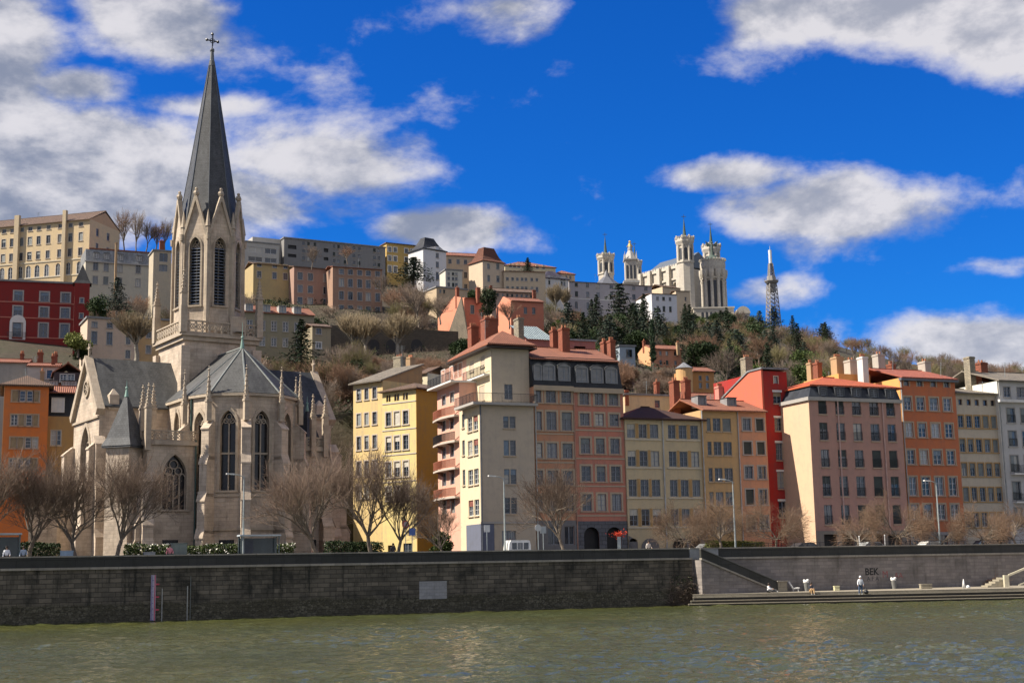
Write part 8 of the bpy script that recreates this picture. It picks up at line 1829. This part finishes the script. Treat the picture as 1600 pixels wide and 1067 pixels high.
# river gauges on the wall
def gauge(x, ytop, ybot, wd, label, col, marks=None):
    s_, z1 = to_q(x, ytop); z0_ = to_q(x, ybot)[1]; p = Q0 + QX * s_ - QY * .03; r = empty('river_gauge', (p.x, p.y, z0_), math.pi / 2 - QA); tag(r, label, 'river gauge'); H_ = z1 - z0_
    m_ = MB(); m_.box(-wd / 2, wd / 2, -.06, 0, 0, H_); m_.build('board', col, r)
    if marks:
        m_ = MB(); k = 40
        for i in range(k): z_ = H_ * i / k; m_.box(-wd / 2 + .02, -wd / 2 + (.22 if i % 5 == 0 else .13), -.065, -.061, z_, z_ + H_ / k * .5)
        m_.build('scale_marks', plain('gauge_blue', (.08, .07, .25), .6), r)
        m_ = MB(); m_.box(wd / 2 - .12, wd / 2 - .04, -.066, -.061, 0, H_); m_.build('red_stripe', plain('gauge_red', (.5, .06, .10), .6), r)
        for f in marks: m_ = MB(); m_.box(wd / 2 + .02, wd / 2 + .3, -.06, -.02, H_ * f, H_ * f + .12); m_.build('red_tab', plain('gauge_red', (.5, .06, .10), .6), r)
gauge(240, 898, 969, .42, 'wide pale river gauge board with blue scale and red tabs on the dark wall', plain('gauge_pale', (.36, .34, .42), .7), (.22, .50, .78)); gauge(253.5, 919, 970, .08, 'thin pale measuring rod right of the wide gauge', plain('rod', (.3, .3, .28), .6)); gauge(293, 915, 969, .09, 'left one of the two thin rods further along the dark wall', plain('rod', (.3, .3, .28), .6)); gauge(298, 900, 970, .07, 'right one of the two thin rods further along the dark wall', plain('rod_dark', (.12, .13, .12), .6))
# cleaned patch and graffiti on the walls
def wallquad(name, x0, x1, y0, y1, mat, label, cat, off=.006):
    a, z1 = to_q(x0, y0); c, _ = to_q(x1, y0); _, z0_ = to_q(x0, y1); p = Q0 + QX * a; o = MB(); o.prism([(0, -off, 0), (c - a, -off, 0), (c - a, -off, z1 - z0_), (0, -off, z1 - z0_)], (0, off - .001, 0)); q = o.build(name, mat); q.location = (p.x, p.y, z0_); q.rotation_euler = (0, 0, math.pi / 2 - QA); tag(q, label, cat); return q
wallquad('painted_patch', 655, 698, 908, 936, ashlar('patch_pale', (.34, .34, .35), (.28, .28, .29), .5, .3, .012, .25, (.09, .09, .08), mo=.7), 'pale painted rectangle on the dark river wall', 'patch')
def graffiti(x, y, text, size_px, label, col, thick=.02):
    s_, z_ = to_q(x, y); cu = bpy.data.curves.new('graffiti', 'FONT'); cu.body = text; cu.size = size_px * 150 / F_PX * 1.35; cu.offset = thick; cu.extrude = .004; cu.materials.append(plain(col[0], col[1], .7))
    tmp = bpy.data.objects.new('tmp', cu); COL.objects.link(tmp); bpy.context.view_layer.update(); me = bpy.data.meshes.new_from_object(tmp.evaluated_get(bpy.context.evaluated_depsgraph_get())); bpy.data.objects.remove(tmp)
    o = bpy.data.objects.new('graffiti', me); COL.objects.link(o); p = Q0 + QX * s_ + QY * .04; o.location = (p.x, p.y, z_); o.rotation_euler = (math.pi / 2, 0, math.pi / 2 - QA); tag(o, label, 'graffiti')
graffiti(1352, 898, 'BEK', 11, 'bold black sprayed letters BEK on the pale river wall', ('spray_black', (.012, .012, .012)), .022)
graffiti(1355, 907, 'A F A', 7, 'thin dark sprayed letters A F A under the bold black tag', ('spray_grey', (.06, .06, .065)), .0)
graffiti(1379, 902, 'M', 11, 'faded red sprayed scrawl right of the bold black tag', ('spray_red', (.25, .08, .08)), .0)
graffiti(1398, 903, 'AA', 9, 'faded red sprayed marks above the overflowing litter bin', ('spray_red', (.25, .08, .08)), .0)

# television aerials on the roofs
def aerial(bb, x, yt, yb, Yw):
    c0, c1 = P(x, yt, Yw), P(x, yb, Yw); m_ = MB(Matrix.Rotation(-bb.root.rotation_euler.z, 4, 'Z') @ Matrix.Translation(-bb.org)); m_.tube(c1, c0, .035, n=4)
    for i in range(4): z_ = c0.z - .12 - i * .22; m_.tube((c0.x - .55 + i * .08, c0.y, z_), (c0.x + .55 - i * .08, c0.y, z_), .018, n=3)
    m_.tube((c0.x, c0.y - .5, c0.z - .3), (c0.x, c0.y + .5, c0.z - .3), .018, n=3); bb.part('aerial', m_, METAL)
for a in ((cb, 752, 488, 520, 163), (cb, 668 + 90, 500, 535, 160), (ha, 628, 540, 600, 210), (pb_, 935, 545, 566, 165), (hm, 1010, 595, 618, 180), (hd, 1060, 612, 650, 172), (he, 1110, 615, 640, 172), (hp, 1295, 580, 600, 180), (ho, 1395, 560, 590, 180), (ho, 1470, 566, 590, 178), (hg, 1535, 596, 620, 180), (hh, 1570, 566, 592, 182), (h5, 40, 575, 600, 176), (h8, 55, 556, 580, 192), (h1, 60, 332, 352, 348), (i4, 560, 404, 418, 344), (l2, 930, 428, 440, 484)): aerial(*a)

p0 = street_pt(1160, 1.6); p1 = street_pt(1650, 1.6); r = empty('street_railing', p0, math.pi / 2 - QA); tag(r, 'thin dark railing behind the parapet on the right part of the quay', 'railing'); L = (p1 - p0).length
m_ = MB(); m_.tube((0, 0, 1.35), (L, 0, 1.35), .03, n=4); m_.tube((0, 0, 1.1), (L, 0, 1.1), .02, n=4); m_.build('rail', IRON, r)
m_ = MB()
for i in range(int(L / 1.6) + 1): m_.tube((i * 1.6, 0, 0), (i * 1.6, 0, 1.35), .025, n=4)
m_.build('posts', IRON, r)
car(1440, 'white car parked before the orange red house', plain('car_white', (.6, .6, .58), .25)); car(1090, 'grey car parked before the arches of the low cream house', plain('car_grey', (.2, .21, .22), .25))
for o in COL.objects:
    if o.get('label') and len(o['label'].split()) > 16: print('LONG', o['label'])
